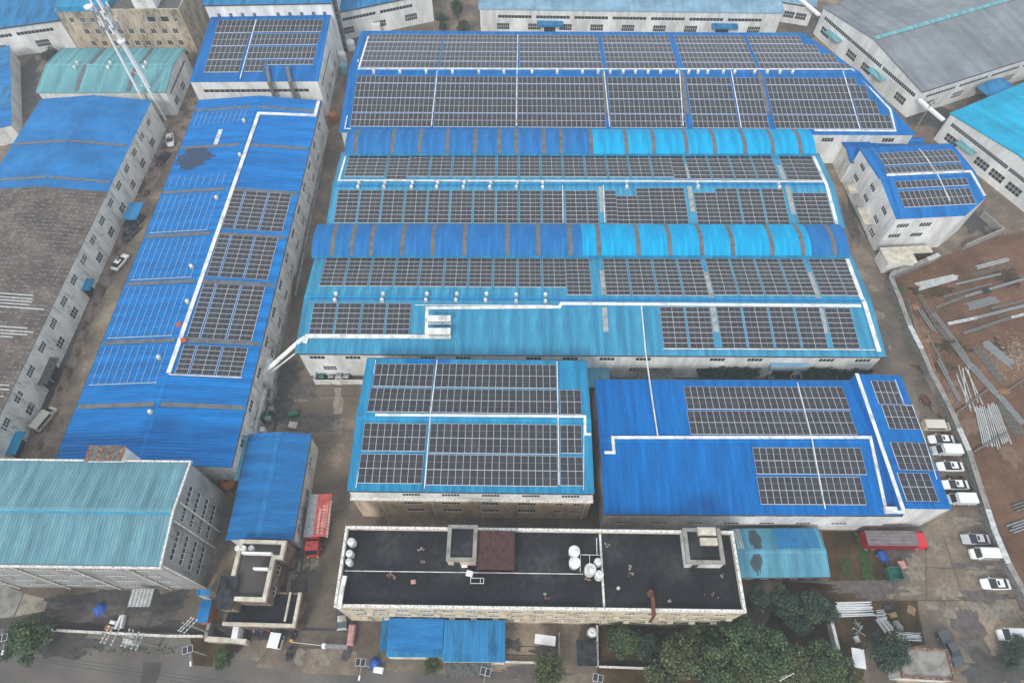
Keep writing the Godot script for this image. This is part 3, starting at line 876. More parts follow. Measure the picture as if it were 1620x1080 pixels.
func factory() -> void:
	# --- front bay
	var o := {"fl": [470.6, 556.5], "fr": [1398, 561.7], "b": [850, 402], "e": 9.0, "rise": 1.15, "roof": "sky_blue", "wall": "white_wall", "cap": "mid_blue"}
	var f := frame(o)
	o.win0 = func(L): return [[6.3, 2.9, 1.25, 4, 1, along(f, [502, 558.5, 677, 733, 844, 902, 960, 1017, 1134, 1193, 1306, 1363], 570, 2.9)], [2.2, 2.6, 1.5, 4, 2, along(f, [511, 1013, 1123, 1346], 590, 2.6)]]
	o.win1 = func(L): return [[6.0, 2.8, 1.25, 4, 1, spread(0, L, 4, 2.8)]]
	o.win3 = o.win1
	var b1 := hall("factory_building", "sky blue roofed front factory bay with white walls and clustered solar blocks", o)
	for s in [[1, [950.7, 428], [958, 466]], [0, [954.5, 486], [960.5, 525]], [1, z(Z6, 440, 348), z(Z6, 492, 505)], [0, z(Z6, 482, 560), z(Z6, 524, 715)], [1, z(Z6, 1075, 350), z(Z6, 1145, 508)], [0, z(Z6, 1138, 568), z(Z6, 1194, 722)]]:
		strip(b1, s[0], s[1], s[2], "strip_pale")
	blocks(b1, 0, z(Z5, 92, 925), z(Z5, 888, 690), 4, 0.35, 2, 6, func(i): return "%s solar block from the alley, front slope of the sky blue front bay" % ORD[i])
	blocks(b1, 0, z(Z6, 195, 815), z(Z6, 470, 565), 2, 0.35, 2, 8, func(i): return "solar block beside the bare sky blue area, %s from the long cable, front bay" % ORD[i])
	blocks(b1, 0, z(Z6, 550, 815), z(Z6, 1140, 565), 4, 0.35, 2, 8, func(i): return "%s solar block between the two pale skylight strips on the front bay front slope" % ORD[i])
	array(b1, 0, "lone solar block beside the bare end of the front bay front slope", [[z(Z6, 1230, 817), z(Z6, 1328, 570), 2, 8]])
	blocks(b1, 1, z(Z5, 172, 553), z(ZE, 1060, 150), 10, 0.35, 2, 7, func(i): return "%s solar block from the alley on the front bay rear slope" % ORD[i])
	array(b1, 1, "longer solar block reaching nearer the ridge on the front bay rear slope", [[z(ZE, 1072, 320), z(ZE, 1175, 150), 2, 9]])
	blocks(b1, 1, z(ZE, 1258, 322), z(Z6, 418, 272), 4, 0.35, 2, 9, func(i): return "%s long solar block past the first pale strip on the front bay rear slope" % ORD[i])
	blocks(b1, 1, z(Z6, 500, 490), z(Z6, 1040, 272), 4, 0.35, 2, 9, func(i): return "%s long solar block between pale strips on the front bay rear slope" % ORD[i])
	array(b1, 1, "wide solar block past the last pale strip, front bay rear slope", [[z(Z6, 1155, 492), z(Z6, 1220, 272), 2, 9]])
	array(b1, 1, "narrow single-column solar block at the edge cable tray, front bay rear slope", [[z(Z6, 1315, 494), z(Z6, 1303, 272), 1, 9]])
	# --- second bay
	var b2 := hall("factory_building", "sky blue roofed middle factory bay between the two arched roofs", {"fl": [519.4, 357.5], "fr": [1334, 360], "b": [850, 243], "e": 9.0, "rise": 1.1, "roof": "sky_blue", "cap": "mid_blue"})
	for s in [[0, z(Z8, 72, 455), z(Z8, 102, 615)], [1, z(Z8, 596, 320), z(Z8, 636, 410)], [0, z(Z8, 624, 440), z(Z8, 666, 612)], [1, z(Z8, 1186, 322), z(Z8, 1240, 415)], [0, z(Z8, 1238, 440), z(Z8, 1294, 628)]]:
		strip(b2, s[0], s[1], s[2], "strip_pale")
	blocks(b2, 0, z(Z7, 137, 848), z(ZA, 1160, 907), 11, 0.35, 2, 8, func(i): return "%s solar block from the alley on the middle bay front slope" % ORD[i])
	array(b2, 0, "narrow solar block left of the first pale strip, middle bay front slope", [[z(Z8, 2, 688), z(Z8, 57, 482), 1, 8]])
	array(b2, 0, "narrow solar block right of the first pale strip, middle bay front slope", [[z(Z8, 117, 688), z(Z8, 174, 482), 1, 8]])
	array(b2, 0, "stepped solar block around a pair of roof vents, middle bay front slope", [[z(Z8, 190, 690), z(Z8, 313, 515), 2, 7], [z(Z8, 322, 690), z(Z8, 378, 467), 1, 9]])
	array(b2, 0, "tall solar block beside the stepped one, middle bay front slope", [[z(Z8, 405, 692), z(Z8, 530, 465), 2, 9]])
	array(b2, 0, "narrow tall solar block left of the second pale strip, middle bay front slope", [[z(Z8, 560, 692), z(Z8, 600, 465), 1, 9]])
	array(b2, 0, "short solar block right of the second pale strip, middle bay front slope", [[z(Z8, 690, 695), z(Z8, 800, 495), 2, 8]])
	blocks(b2, 0, z(Z8, 834, 697), z(Z8, 1215, 470), 3, 0.35, 2, 9, func(i): return "%s of three tall solar blocks before the last strip, middle bay front slope" % ORD[i])
	array(b2, 0, "wide solar block past the last pale strip, middle bay front slope", [[z(Z8, 1322, 700), z(Z8, 1415, 497), 2, 8]])
	array(b2, 0, "narrow solar block at the edge tray, middle bay front slope", [[z(Z8, 1466, 703), z(Z8, 1490, 497), 1, 8]])
	array(b2, 1, "double-width solar block at the alley end, middle bay rear slope", [[z(Z7, 218, 488), z(Z7, 560, 328), 4, 6]])
	array(b2, 1, "solar block reaching down to the ridge tray, middle bay rear slope", [[z(Z7, 540, 512), z(Z7, 727, 328), 2, 7]])
	blocks(b2, 1, z(Z7, 708, 488), z(Z8, 512, 262), 12, 0.35, 2, 6, func(i): return "%s in the long run of solar blocks, middle bay rear slope" % ORD[i])
	array(b2, 1, "narrow solar block ending the long run, middle bay rear slope", [[z(Z8, 540, 410), z(Z8, 590, 262), 1, 6]])
	blocks(b2, 1, z(Z8, 642, 410), z(Z8, 1145, 264), 4, 0.3, 2, 6, func(i): return "%s solar block between the pale strips, middle bay rear slope" % ORD[i])
	array(b2, 1, "wide solar block past the last pale strip, middle bay rear slope", [[z(Z8, 1250, 415), z(Z8, 1322, 266), 2, 6]])
	array(b2, 1, "narrow solar block at the edge tray, middle bay rear slope", [[z(Z8, 1385, 417), z(Z8, 1397, 268), 1, 6]])
	# --- rear bay, its right side slanting along the street
	var o3 := {"fl": [539, 207.5], "fr": [1446, 212], "b": [850, 51], "e": 9.0, "rise": 2.3, "roof": "blue3", "over": 0.4}
	var f3 := frame(o3)
	var iv: Transform3D = (f3.T as Transform3D).affine_inverse()
	o3.cut = (iv * at(1269.7, 51, 9.0)).x
	o3.win0 = func(L): return [[6.5, 2.8, 1.3, 4, 1, [(iv * at(1313, 219, 8)).x - 1.4, (iv * at(1409, 219, 8)).x - 1.4]]]
	var b3 := hall("factory_building", "cobalt blue rear factory bay covered in fine solar grids with one slanting side", o3)
	var L3 := func(s: int, side: String): return "%s large solar field from the alley on the cobalt rear bay %s slope" % [ORD[s], side]
	var rows0 := [[366, 398, 1], [402, 468, 2], [472, 538, 2], [543, 605, 2]]
	var seg0 := [[[40, 605], [445, 366]], [[437, 605], [830, 366]], [[836, 605], [1240, 366]], [[1280, 605], [1606, 366]], [[1670, 605], [1845, 366]], [[1897, 607], [1981, 368]], [[2062, 612], [2390, 370]]]
	for i in seg0.size():
		var p = seg0[i][0]; var q = seg0[i][1]
		var a := on(b3, 0, z(ZA, p[0], p[1])[0], z(ZA, p[0], p[1])[1])
		var c := on(b3, 0, z(ZA, q[0], q[1])[0], z(ZA, q[0], q[1])[1])
		var rs := []
		for r in rows0:
			var y0 := on(b3, 0, 850, r[0] / 3.0).z
			var y1 := on(b3, 0, 850, r[1] / 3.0).z
			rs.append([Vector2(a.x, y0), Vector2(c.x, y1), 0, r[2]])
		array(b3, 0, L3.call(i, "front"), rs)
	array(b3, 0, "stepped solar field along the slanting edge of the cobalt rear bay front slope", [[z(ZB, 850, 612), z(ZB, 978, 548), 0, 2], [z(ZB, 832, 543), z(ZB, 915, 478), 0, 2], [z(ZB, 806, 472), z(ZB, 866, 407), 0, 2], [z(ZB, 782, 402), z(ZB, 817, 373), 0, 1]])
	var seg1 := [[[87, 325], [483, 170]], [[466, 325], [836, 170]], [[846, 325], [1216, 170]], [[1260, 325], [1552, 170]], [[1625, 325], [1780, 170]], [[1836, 325], [1905, 170]], [[1990, 325], [2170, 170]]]
	var rows1 := [[168, 204, 2], [208, 247, 2], [251, 293, 2], [297, 325, 1]]
	for i in seg1.size():
		var p = seg1[i][0]; var q = seg1[i][1]
		var a := on(b3, 1, z(ZA, p[0], p[1])[0], z(ZA, p[0], p[1])[1])
		var c := on(b3, 1, z(ZA, q[0], q[1])[0], z(ZA, q[0], q[1])[1])
		var rs := []
		for r in rows1:
			var y0 := on(b3, 1, 850, r[0] / 3.0).z
			var y1 := on(b3, 1, 850, r[1] / 3.0).z
			rs.append([Vector2(a.x, y0), Vector2(c.x, y1), 0, r[2]])
		if i == 6:
			var k := (c.x - a.x)
			rs[1][1].x += k * 0.22; rs[2][1].x += k * 0.45; rs[3][1].x += k * 0.62
		array(b3, 1, L3.call(i, "rear"), rs)
	for s in [[1, z(ZA, 1246, 322), z(ZA, 1223, 300)], [0, z(ZA, 1240, 345), z(ZA, 1264, 545)], [0, z(ZA, 1620, 345), z(ZA, 1640, 545)], [0, z(ZB, 362, 345), z(ZB, 412, 545)], [1, z(ZB, 336, 300), z(ZB, 350, 325)]]:
		strip(b3, s[0], s[1], s[2], "strip_grey")
	# --- arched roofs over the gaps between the bays
	arch("arched_roof", "arched roof of blue and cyan sheets between the front and middle bays", [[492, 404], [1345, 404]], 356.5, 358, b1, b2, [[525, 0], [555.6, 0], [586.5, 0], [636, 0], [684.5, 0], [734.8, 0], [803, 0], [852, 0], [903, 0], [921.7, 0, 1], [948, 2], [1010.7, 2], [1060.7, 2], [1111.5, 2], [1160.7, 2], [1223, 2], [1271.7, 2], [1285, 2, 1], [1321.5, 0], [1345, 0]])
	arch("arched_roof", "arched roof of blue and cyan sheets between the middle and rear bays", [[545, 243], [1292, 243]], 206.5, 207, b2, b3, [[561, 1], [620, 1], [664, 0], [707, 0], [751, 0], [790, 0], [817, 0], [861, 0], [889, 0], [936, 0], [992, 2], [1035, 2], [1087, 2], [1132, 2], [1180, 2], [1224, 2], [1268, 2], [1293, 2]])
	roof_gear(b1, b2, b3)
	middle_building()
	right_building()

# barrel roof: front edge at pixels p0..p1 on height 11.2, back edge at the row of pixel yb; divided at the given pixels (x at the front edge, kind of sheet)
func arch(called: String, label: String, fe: Array, yb: float, _y: float, bf: Dictionary, bb: Dictionary, cuts: Array) -> void:
	var h := 9.9
	var a := at(fe[0][0], fe[0][1], h)
	var c := at(fe[1][0], fe[1][1], h)
	c.z = a.z
	var zb := (bb.T as Transform3D).origin.z + 0.3
	var depth := a.z - zb
	var t := thing(called, label, "arched roof", Vector3(a.x, h, a.z))
	var x0 := 0.0
	var mats := ["arch_blue", "arch_mid", "arch_cyan"]
	var N := 10
	var arcp := func(j: float, up: float):
		var k := j / N
		return Vector2(-depth * k, sin(k * PI) * 1.05 + up)
	for i in cuts.size():
		var x1: float = minf(at(cuts[i][0], fe[0][1], h).x - a.x, c.x - a.x)
		var last := i == cuts.size() - 1
		var bare: bool = last or cuts[i].size() > 2       # sheets that meet without a strip
		var e1 := x1 if bare else x1 - 0.45
		var g := MB.new()
		var n := maxi(1, roundi((e1 - x0) / 0.42))
		var p := (e1 - x0) / n
		for r in n:
			for q in [[0.0, 0.0, 0.66, 0.0], [0.66, 0.0, 0.8, 0.05], [0.8, 0.05, 1.0, 0.0]]:
				for j in N:
					var b0: Vector2 = arcp.call(j, q[1]); var b1: Vector2 = arcp.call(j, q[3])
					var d0: Vector2 = arcp.call(j + 1, q[1]); var d1: Vector2 = arcp.call(j + 1, q[3])
					var xa: float = x0 + (r + q[0]) * p
					var xb: float = x0 + (r + q[2]) * p
					g.quad(Vector3(xa, b0.y, b0.x), Vector3(xb, b1.y, b1.x), Vector3(xb, d1.y, d1.x), Vector3(xa, d0.y, d0.x))
		part("roof_sheet", g.done(M[mats[cuts[i][1]]]), t)
		if bare:
			x0 = x1
			continue
		if not last:
			var s := MB.new()
			for j in N:
				var b0: Vector2 = arcp.call(j, 0.02); var d0: Vector2 = arcp.call(j + 1, 0.02)
				s.quad(Vector3(e1, b0.y, b0.x), Vector3(x1 + 0.45, b0.y, b0.x), Vector3(x1 + 0.45, d0.y, d0.x), Vector3(e1, d0.y, d0.x))
			part("skylight_strip", s.done(M.strip_grey), t)
		x0 = x1 + 0.45
	var g := MB.new()      # fascia under both edges
	g.box(Vector3(0, -0.9, -0.14), Vector3(c.x - a.x, -0.01, -0.02))
	g.box(Vector3(0, -0.9, -depth + 0.02), Vector3(c.x - a.x, -0.01, -depth + 0.14))
	part("fascia", g.done(M.mid_blue), t)
	for xx in [0.03, c.x - a.x - 0.03]:
		var q := MB.new()
		for j in N:
			var b0: Vector2 = arcp.call(j, -0.02); var d0: Vector2 = arcp.call(j + 1, -0.02)
			q.quad(Vector3(xx, -0.9, b0.x), Vector3(xx, b0.y, b0.x), Vector3(xx, d0.y, d0.x), Vector3(xx, -0.9, d0.x))
		part("end_panel", q.done(M.arch_blue), t)
	var w := MB.new()
	w.box(Vector3(0.5, -9.9, -depth + 0.4), Vector3(0.7, -0.92, -0.4)); w.box(Vector3(c.x - a.x - 0.7, -9.9, -depth + 0.4), Vector3(c.x - a.x - 0.5, -0.92, -0.4))
	part("end_wall", w.done(M.white_wall), t)

func middle_building() -> void:
	var o := {"fl": z(ZM, 42, 832), "fr": z(ZM, 1536, 850), "b": z(ZM, 800, 35), "e": 13.0, "rise": 1.15, "roof": "mid_blue", "wall": "white_wall", "over": 0.06, "cat": "building"}
	var f := frame(o)
	o.win0 = func(L): return [[10.5, 2.9, 1.3, 6, 1, along(f, [651.5, 713.5, 776.5, 840, 902], 786, 2.9)]]
	var b := hall("workshop_building", "blue roofed solar building with white upper storey over tan lower walls", o)
	# the lower, wider tan storeys
	var W: float = b.W
	var D: float = b.D
	var g := MB.new()
	g.bev(Vector3(-0.45, 9.3, -D - 0.4), Vector3(W + 0.4, 9.55, 0.38), 0.06)
	part("cornice", g.done(M.parapet), b.node)
	var p := Vector3(-0.12, 0, 0.16)
	var q := Vector3(W + 0.12, 0, 0.16)
	var hs := glaze(b.node, p, q, [[6.9, 3.0, 1.3, 6, 1, spread(6.5, W - 7, 4, 3.0)], [6.9, 1.2, 1.2, 2, 1, [W - 5.5, W - 2.6]], [3.2, 3.0, 1.5, 6, 1, spread(6.5, W - 7, 4, 3.0)], [3.2, 1.2, 1.2, 2, 1, [W - 5.5, W - 2.6]]])
	wall("wall", b.node, p, q, [[0, 9.3], [W + 0.24, 9.3]], hs, M.tan_wall)
	wall("wall", b.node, q, Vector3(W + 0.12, 0, -D - 0.1), [[0, 9.3], [D + 0.26, 9.3]], [], M.tan_wall)
	wall("wall", b.node, Vector3(-0.12, 0, -D - 0.1), p, [[0, 9.3], [D + 0.26, 9.3]], [], M.tan_wall)
	g = MB.new()
	for x in [4.2, 12.6, 20.6, W - 0.8]: g.box(Vector3(x, 0.2, 0.165), Vector3(x + 0.12, 9.28, 0.28))
	part("downpipe", g.done(M.white_paint), b.node)
	var lab := func(s, w): return "%s solar field in the %s row of the blue roofed tan building" % [w, s]
	var R := [["rear", 1, [190, 198], [568, 65], [568, 203], [1310, 68], []], ["upper middle", 1, [155, 353], [553, 213], [552, 358], [1316, 222], [[1338, 368], [1460, 222]]], ["lower middle", 0, [122, 590], [523, 427], [533, 603], [1316, 432], [[1338, 605], [1464, 436]]], ["front", 0, [98, 787], [503, 614], [514, 799], [1316, 622], [[1338, 803], [1472, 629]]]]
	for r in R:
		array(b, r[1], lab.call(r[0], "smaller"), [[z(ZM, r[2][0], r[2][1]), z(ZM, r[3][0], r[3][1]), 9, 2]])
		array(b, r[1], lab.call(r[0], "largest"), [[z(ZM, r[4][0], r[4][1]), z(ZM, r[5][0], r[5][1]), 18, 2]])
		if r[6].size(): array(b, r[1], lab.call(r[0], "three-wide"), [[z(ZM, r[6][0][0], r[6][0][1]), z(ZM, r[6][1][0], r[6][1][1]), 3, 2]])
	strip(b, 1, z(ZM, 395, 56), z(ZM, 662, 36), "cobalt", "roof_patch")
	tray("cable_tray", "white cable tray along the ridge of the tan walled building", "cable tray", b, [[0, 540 + 208 / 3.857, 560 + 372 / 3.857], [0, 540 + 1486 / 3.857, 560 + 382 / 3.857], [0, 540 + 1488 / 3.857, 560 + 490 / 3.857], [0, 540 + 1524 / 3.857, 560 + 492 / 3.857]], 0.42)
	for c in [[[585, 40], [545, 360], [508, 822]], [[1316, 50], [1322, 370], [1328, 800]]]:
		var pts := []
		for i in 3: pts.append([1 if i < 2 else 0, z(ZM, c[i][0], c[i][1])[0], z(ZM, c[i][0], c[i][1])[1]])
		tray("cable_conduit", "white cable bundle running down the tan building roof %s" % ("beside the nine-wide fields" if c[0][0] < 900 else "beside the three-wide fields"), "cable", b, pts, 0.16, 0.09, "tray_white", 0.2)
	for c in [[[1480, 390], [1478, 830]], [[210, 40], [90, 815]]]:
		tray("cable_conduit", "thin white conduit along the %s verge of the tan building roof" % ("lane side" if c[0][0] > 900 else "truck side"), "cable", b, [[0 if c[0][1] > 300 else 1, z(ZM, c[0][0], c[0][1])[0], z(ZM, c[0][0], c[0][1])[1]], [0, z(ZM, c[1][0], c[1][1])[0], z(ZM, c[1][0], c[1][1])[1]]], 0.1, 0.06, "tray_white", 0.2)

func right_building() -> void:
	var o := {"fl": z(ZR, 152, 890), "fr": z(ZS, 870, 898), "b": z(ZR, 800, 88), "e": 9.0, "rise": 1.2, "roof": "cobalt", "wall": "white_wall", "over": 0.25, "cat": "building"}
	o.win0 = func(L): return [[6.9, 2.6, 1.1, 4, 1, spread(2, L - 3, 7, 2.6)], [2.8, 2.6, 1.1, 4, 1, spread(0.5, L - 4.5, 7, 2.6)]]
	var b := hall("workshop_building", "vivid cobalt roofed building with white walls beside the parked cars", o)
	var lab := func(r, w): return "%s solar field in the %s row of the vivid cobalt roof" % [w, r]
	var R := [["rear", 1, [648, 260], [ZS, 238, 126], [276, 262], [510, 126]], ["upper middle", 1, [668, 414], [ZS, 272, 274], [320, 415], [553, 274]], ["lower middle", 0, [1068, 655], [ZS, 328, 496], [362, 658], [622, 496]], ["front", 0, [1095, 840], [ZS, 362, 674], [398, 842], [620, 674]]]
	for r in R:
		array(b, r[1], lab.call(r[0], "wide"), [[z(ZR, r[2][0], r[2][1]), z(ZS, r[3][1], r[3][2]), 0, 2]])
		array(b, r[1], lab.call(r[0], "narrow"), [[z(ZS, r[4][0], r[4][1]), z(ZS, r[5][0], r[5][1]), 0, 2]])
	var k0 := z(ZR, 140, 525); var k1 := z(ZR, 198, 525); var k2 := z(ZR, 190, 433); var k3 := z(ZS, 682, 432); var k4 := z(ZS, 776, 868)
	tray("cable_tray", "white cable tray stepping along the ridge and down the vivid cobalt roof", "cable tray", b, [[0, k0[0], k0[1]], [0, k1[0], k1[1]], [0, k2[0], k2[1]], [0, k3[0], k3[1]], [0, k4[0], k4[1]]], 0.5)
	var c0 := z(ZS, 236, 100); var c1 := z(ZS, 322, 432); var c2 := z(ZS, 405, 868)
	tray("cable_conduit", "white cable bundle dividing wide and narrow fields on the vivid cobalt roof", "cable", b, [[1, c0[0], c0[1]], [1, c1[0], c1[1]], [0, c2[0], c2[1]]], 0.16, 0.09, "tray_white", 0.2)
	# the raised strip along its right side
	var s := hall("side_wing", "narrow cobalt roofed wing raised beside the vivid cobalt building", {"fl": z(ZS, 868, 872), "fr": z(ZS, 1178, 866), "b": z(ZS, 760, 57), "e": 9.9, "rise": 0.8, "axis": "monox", "roof": "cobalt", "over": 0.1, "cat": "building"})
	var labs := ["four-wide solar block at the bush end of the raised wing", "five-wide solar block next to the bush end of the raised wing", "five-wide solar block past the gap on the raised wing", "four-wide solar block at the truck end of the raised wing"]
	var A := [[[735, 228], [830, 92], 4], [[800, 381], [935, 239], 5], [[862, 632], [1018, 466], 5], [[905, 822], [1035, 651], 4]]
	for i in 4: array(s, 0, labs[i], [[z(ZS, A[i][0][0], A[i][0][1]), z(ZS, A[i][1][0], A[i][1][1]), A[i][2], 2]])
	var g := MB.new()
	g.box(Vector3(-0.42, 8.4, -s.D), Vector3(-0.02, 10.95, 0.1))
	part("parapet_wall", g.done(M.cobalt), s.node)
	g = MB.new()
	g.bev(Vector3(-0.5, 10.955, -s.D - 0.05), Vector3(0.12, 11.05, 0.2), 0.03)
	part("parapet_cap", g.done(M.tray_white), s.node)
	var d0 := z(ZS, 830, 80); var d1 := z(ZS, 888, 236); var d2 := z(ZS, 936, 240); var d3 := z(ZS, 1018, 466); var d4 := z(ZS, 1085, 690)
	tray("cable_conduit", "thin white conduit along the blocks of the raised wing", "cable", s, [[0, d0[0], d0[1]], [0, d1[0], d1[1]], [0, d2[0], d2[1]], [0, d3[0], d3[1]], [0, d4[0], d4[1]]], 0.1, 0.06, "tray_white", 0.2)
	g = MB.new()
	var q := za(ZS, 760, 860, 9.2)
	g.bev(Vector3(0, 0, 0), Vector3(3.0, 0.7, 1.0), 0.05)
	solo("junction_box", g.done(M.tray_white), "white junction box at the front edge between cobalt roofs", "junction box", Transform3D(Basis(), q))

# vents, trays, conduits and cabinets on the big factory roofs
func roof_gear(b1: Dictionary, b2: Dictionary, b3: Dictionary) -> void:
	var g := MB.new()
	g.lathe([[0.18, 0.0], [0.18, 0.2], [0.34, 0.24], [0.36, 0.40], [0.29, 0.55], [0.13, 0.63], [0.0, 0.65]], 12)
	var base := MB.new()
	base.box(Vector3(-0.33, -0.35, -0.33), Vector3(0.33, 0.005, 0.33))
	var put := func(b: Dictionary, k: int, p: Array, what: String):
		var t: Transform3D = b.T * (b.sl[k].t as Transform3D)
		var q := on(b, k, p[0], p[1] + 3.0)
		var o := thing("roof_vent", "white mushroom vent %s" % what, "roof vent", t * Vector3(q.x, 0.33, q.z), 0.0, "mushroom vents on the factory ridges")
		part("vent_cap", cache.vent[0], o); part("vent_base", cache.vent[1], o)
	cache.vent = [g.done(M.tray_white), base.done(M.steel_pale)]
	for x in [305, 670, 1010, 1242, 1472]:
		put.call(b1, 1, z(Z5, x, 610), "behind the dark ridge line of the front bay")
		put.call(b1, 0, z(Z5, x - 8, 655), "in front of the dark ridge line of the front bay")
	for x in [830, 968]:
		put.call(b1, 1, z(ZE, x, 316), "behind the dark ridge line of the front bay")
		put.call(b1, 0, z(ZE, x, 345), "in front of the dark ridge line of the front bay")
	for x in [328, 530, 742, 938, 1144, 1350, 1556]:
		put.call(b2, 1, z(Z7, x + 8, 532), "behind the ridge tray of the middle bay")
		put.call(b2, 0, z(Z7, x, 565), "in front of the ridge tray of the middle bay")
	for p in [[955, 872], [1354, 870]]:
		put.call(b2, 1, z(ZA, p[0], p[1] - 8), "behind the ridge tray of the middle bay")
		put.call(b2, 0, z(ZA, p[0], p[1] + 14), "in front of the ridge tray of the middle bay")
	for p in [[683, 432], [1190, 436]]:
		put.call(b2, 1, z(Z8, p[0], p[1] - 6), "behind the ridge tray of the middle bay")
		put.call(b2, 0, z(Z8, p[0] + 4, p[1] + 20), "in front of the ridge tray of the middle bay")
	for x in [155, 279, 403, 528, 653, 772, 905, 1024, 1144, 1218, 1276, 1337, 1395, 1455, 1514, 1592, 1648, 1692, 1738, 1812, 1866, 1960, 2020, 2080, 2140]:
		put.call(b3, 0, z(ZA, x, 338), "in the ridge row of the cobalt rear bay")
	# trays
	var T := func(b, pts, w, what, h = 0.14): tray("cable_tray", what, "cable tray", b, pts, w, h)
	T.call(b1, [[0, 470.6 + 12, 543.5], [0, 486, 532.5], [0, 713, 533.5]], 0.75, "broad white cable tray along the eave of the front bay, meeting the sloping bridge", 0.3)
	T.call(b1, [[0, 674.5, 530], [0, 675.5, 487.5], [0, 885, 486], [0, 888, 480.5], [0, 1362, 484]], 0.6, "long white cable tray along the ridge of the front bay past the inverter racks")
	T.call(b1, [[1, z(Z6, 1312, 270)[0], z(Z6, 1312, 270)[1]], [1, z(Z6, 1398, 500)[0], z(Z6, 1398, 500)[1]], [0, z(Z6, 1420, 545)[0], z(Z6, 1420, 545)[1]], [0, z(Z6, 1508, 835)[0], z(Z6, 1508, 835)[1]]], 0.8, "white cable tray down the verge of the front bay")
	T.call(b2, [[1, z(Z7, 232, 325)[0], z(Z7, 232, 325)[1]], [1, z(Z7, 176, 520)[0], z(Z7, 176, 520)[1]], [1, z(Z8, 1480, 426)[0], z(Z8, 1480, 426)[1]]], 0.4, "white cable tray behind the ridge of the middle bay")
	T.call(b2, [[1, z(Z8, 1410, 266)[0], z(Z8, 1410, 266)[1]], [1, z(Z8, 1482, 424)[0], z(Z8, 1482, 424)[1]], [0, z(Z8, 1494, 450)[0], z(Z8, 1494, 450)[1]], [0, z(Z8, 1560, 705)[0], z(Z8, 1560, 705)[1]]], 0.7, "white cable tray down the verge of the middle bay")
	T.call(b3, [[1, z(ZA, 128, 175)[0], z(ZA, 128, 175)[1]], [1, z(ZA, 82, 328)[0], z(ZA, 82, 328)[1]], [1, z(ZB, 805, 330)[0], z(ZB, 805, 330)[1]], [0, z(ZB, 985, 520)[0], z(ZB, 985, 520)[1]], [0, z(ZB, 1010, 622)[0], z(ZB, 1010, 622)[1]], [0, z(ZB, 625, 620)[0], z(ZB, 625, 620)[1]]], 0.45, "white cable tray tracing the ridge and slanting edge of the cobalt rear bay")
	T.call(b3, [[1, z(ZA, 80, 285)[0], z(ZA, 80, 285)[1]], [0, z(ZA, 16, 612)[0], z(ZA, 16, 612)[1]], [0, z(ZA, 45, 612)[0], z(ZA, 45, 612)[1]]], 0.25, "white cable tray down the alley verge of the cobalt rear bay")
	for c in [[455, 340, 428, 600], [834, 170, 830, 600], [1246, 340, 1274, 605], [1605, 345, 1622, 600], [2380, 340, 2462, 620], [1850, 340, 1898, 610]]:
		var back: bool = c[1] < 300
		var pts := [[0, z(ZA, c[0], 340)[0], z(ZA, c[0], 340)[1]], [0, z(ZA, c[2], c[3])[0], z(ZA, c[2], c[3])[1]]]
		if back: pts.push_front([1, z(ZA, 838, 168)[0], z(ZA, 838, 168)[1]])
		tray("cable_conduit", "white conduit down the front slope of the cobalt rear bay", "cable", b3, pts, 0.2, 0.1, "tray_white", 0.2, "white conduits down the rear bay")
	for c in [[1055, 850, 1052, 1060], [1250, 745, 1255, 1062]]:
		var x: float = c[0]
		tray("cable_conduit", "white conduit down the front slope of the middle bay", "cable", b2, [[0, z(ZA, 1050, 880)[0] + (x - 1055) * 0.33, 294], [0, z(ZA, 1052, 1060)[0] + (x - 1055) * 0.34, 353]], 0.16, 0.09, "tray_white", 0.2, "white conduits down the middle bay")
	tray("cable_conduit", "white conduit line crossing the bare part of the front bay", "cable", b1, [[0, z(ZE, 350, 370)[0], z(ZE, 350, 370)[1]], [0, z(ZE, 1000, 372)[0], z(ZE, 1000, 372)[1]]], 0.14, 0.08, "tray_white", 0.2)
	tray("cable_conduit", "white conduit along the front edge of the blocks near the bush wall", "cable", b1, [[0, z(Z6, 190, 820)[0], z(Z6, 190, 820)[1]], [0, z(Z6, 1480, 826)[0], z(Z6, 1480, 826)[1]]], 0.14, 0.08, "tray_white", 0.2)
	tray("ridge_gutter", "dark blue ridge strip along the front bay", "ridge strip", b1, [[0, z(Z5, 105, 648)[0], z(Z5, 105, 648)[1]], [0, z(Z6, 1420, 525)[0], z(Z6, 1420, 525)[1]]], 0.35, 0.05, "arch_blue", 0.1)
	tray("ridge_gutter", "dark blue ridge strip along the middle bay", "ridge strip", b2, [[0, z(Z7, 150, 560)[0], z(Z7, 150, 560)[1]], [0, z(Z8, 1470, 440)[0], z(Z8, 1470, 440)[1]]], 0.35, 0.05, "arch_blue", 0.1)
	# long cables that hang from the front bay down to the cobalt roof, and the tray bridge over the alley
	var p0 := za(ZE, 1425, 372, 10.2); var p1 := za(ZE, 1445, 590, 9.5); var p2 := za(ZE, 1503, 990, 10.7)
	var cb := MB.new()
	var last := Vector3.ZERO
	for i in 13:
		var k := i / 12.0
		var q := (p0.lerp(p1, k * 2) if k < 0.5 else p1.lerp(p2, k * 2 - 1) + Vector3(0, -0.15 * sin((k * 2 - 1) * PI), 0)) - p0
		if i > 0: cb.tube(last, q, 0.13, 0.13, 6)
		last = q
	solo("cable_bundle", cb.done(M.tray_white), "white cable bundle hanging across from the front bay to the vivid cobalt roof", "cable", Transform3D(Basis(), p0))
	var e0 := at(483, 534.5, 9.2); var e1 := za(ZI, 365, 335, 5.2)
	line3("cable_bridge", "white cable tray bridging down over the alley to a pole", "cable tray", [e0, za(ZI, 740, 5, 9.1), e1], 0.8, 0.35, "tray_white")
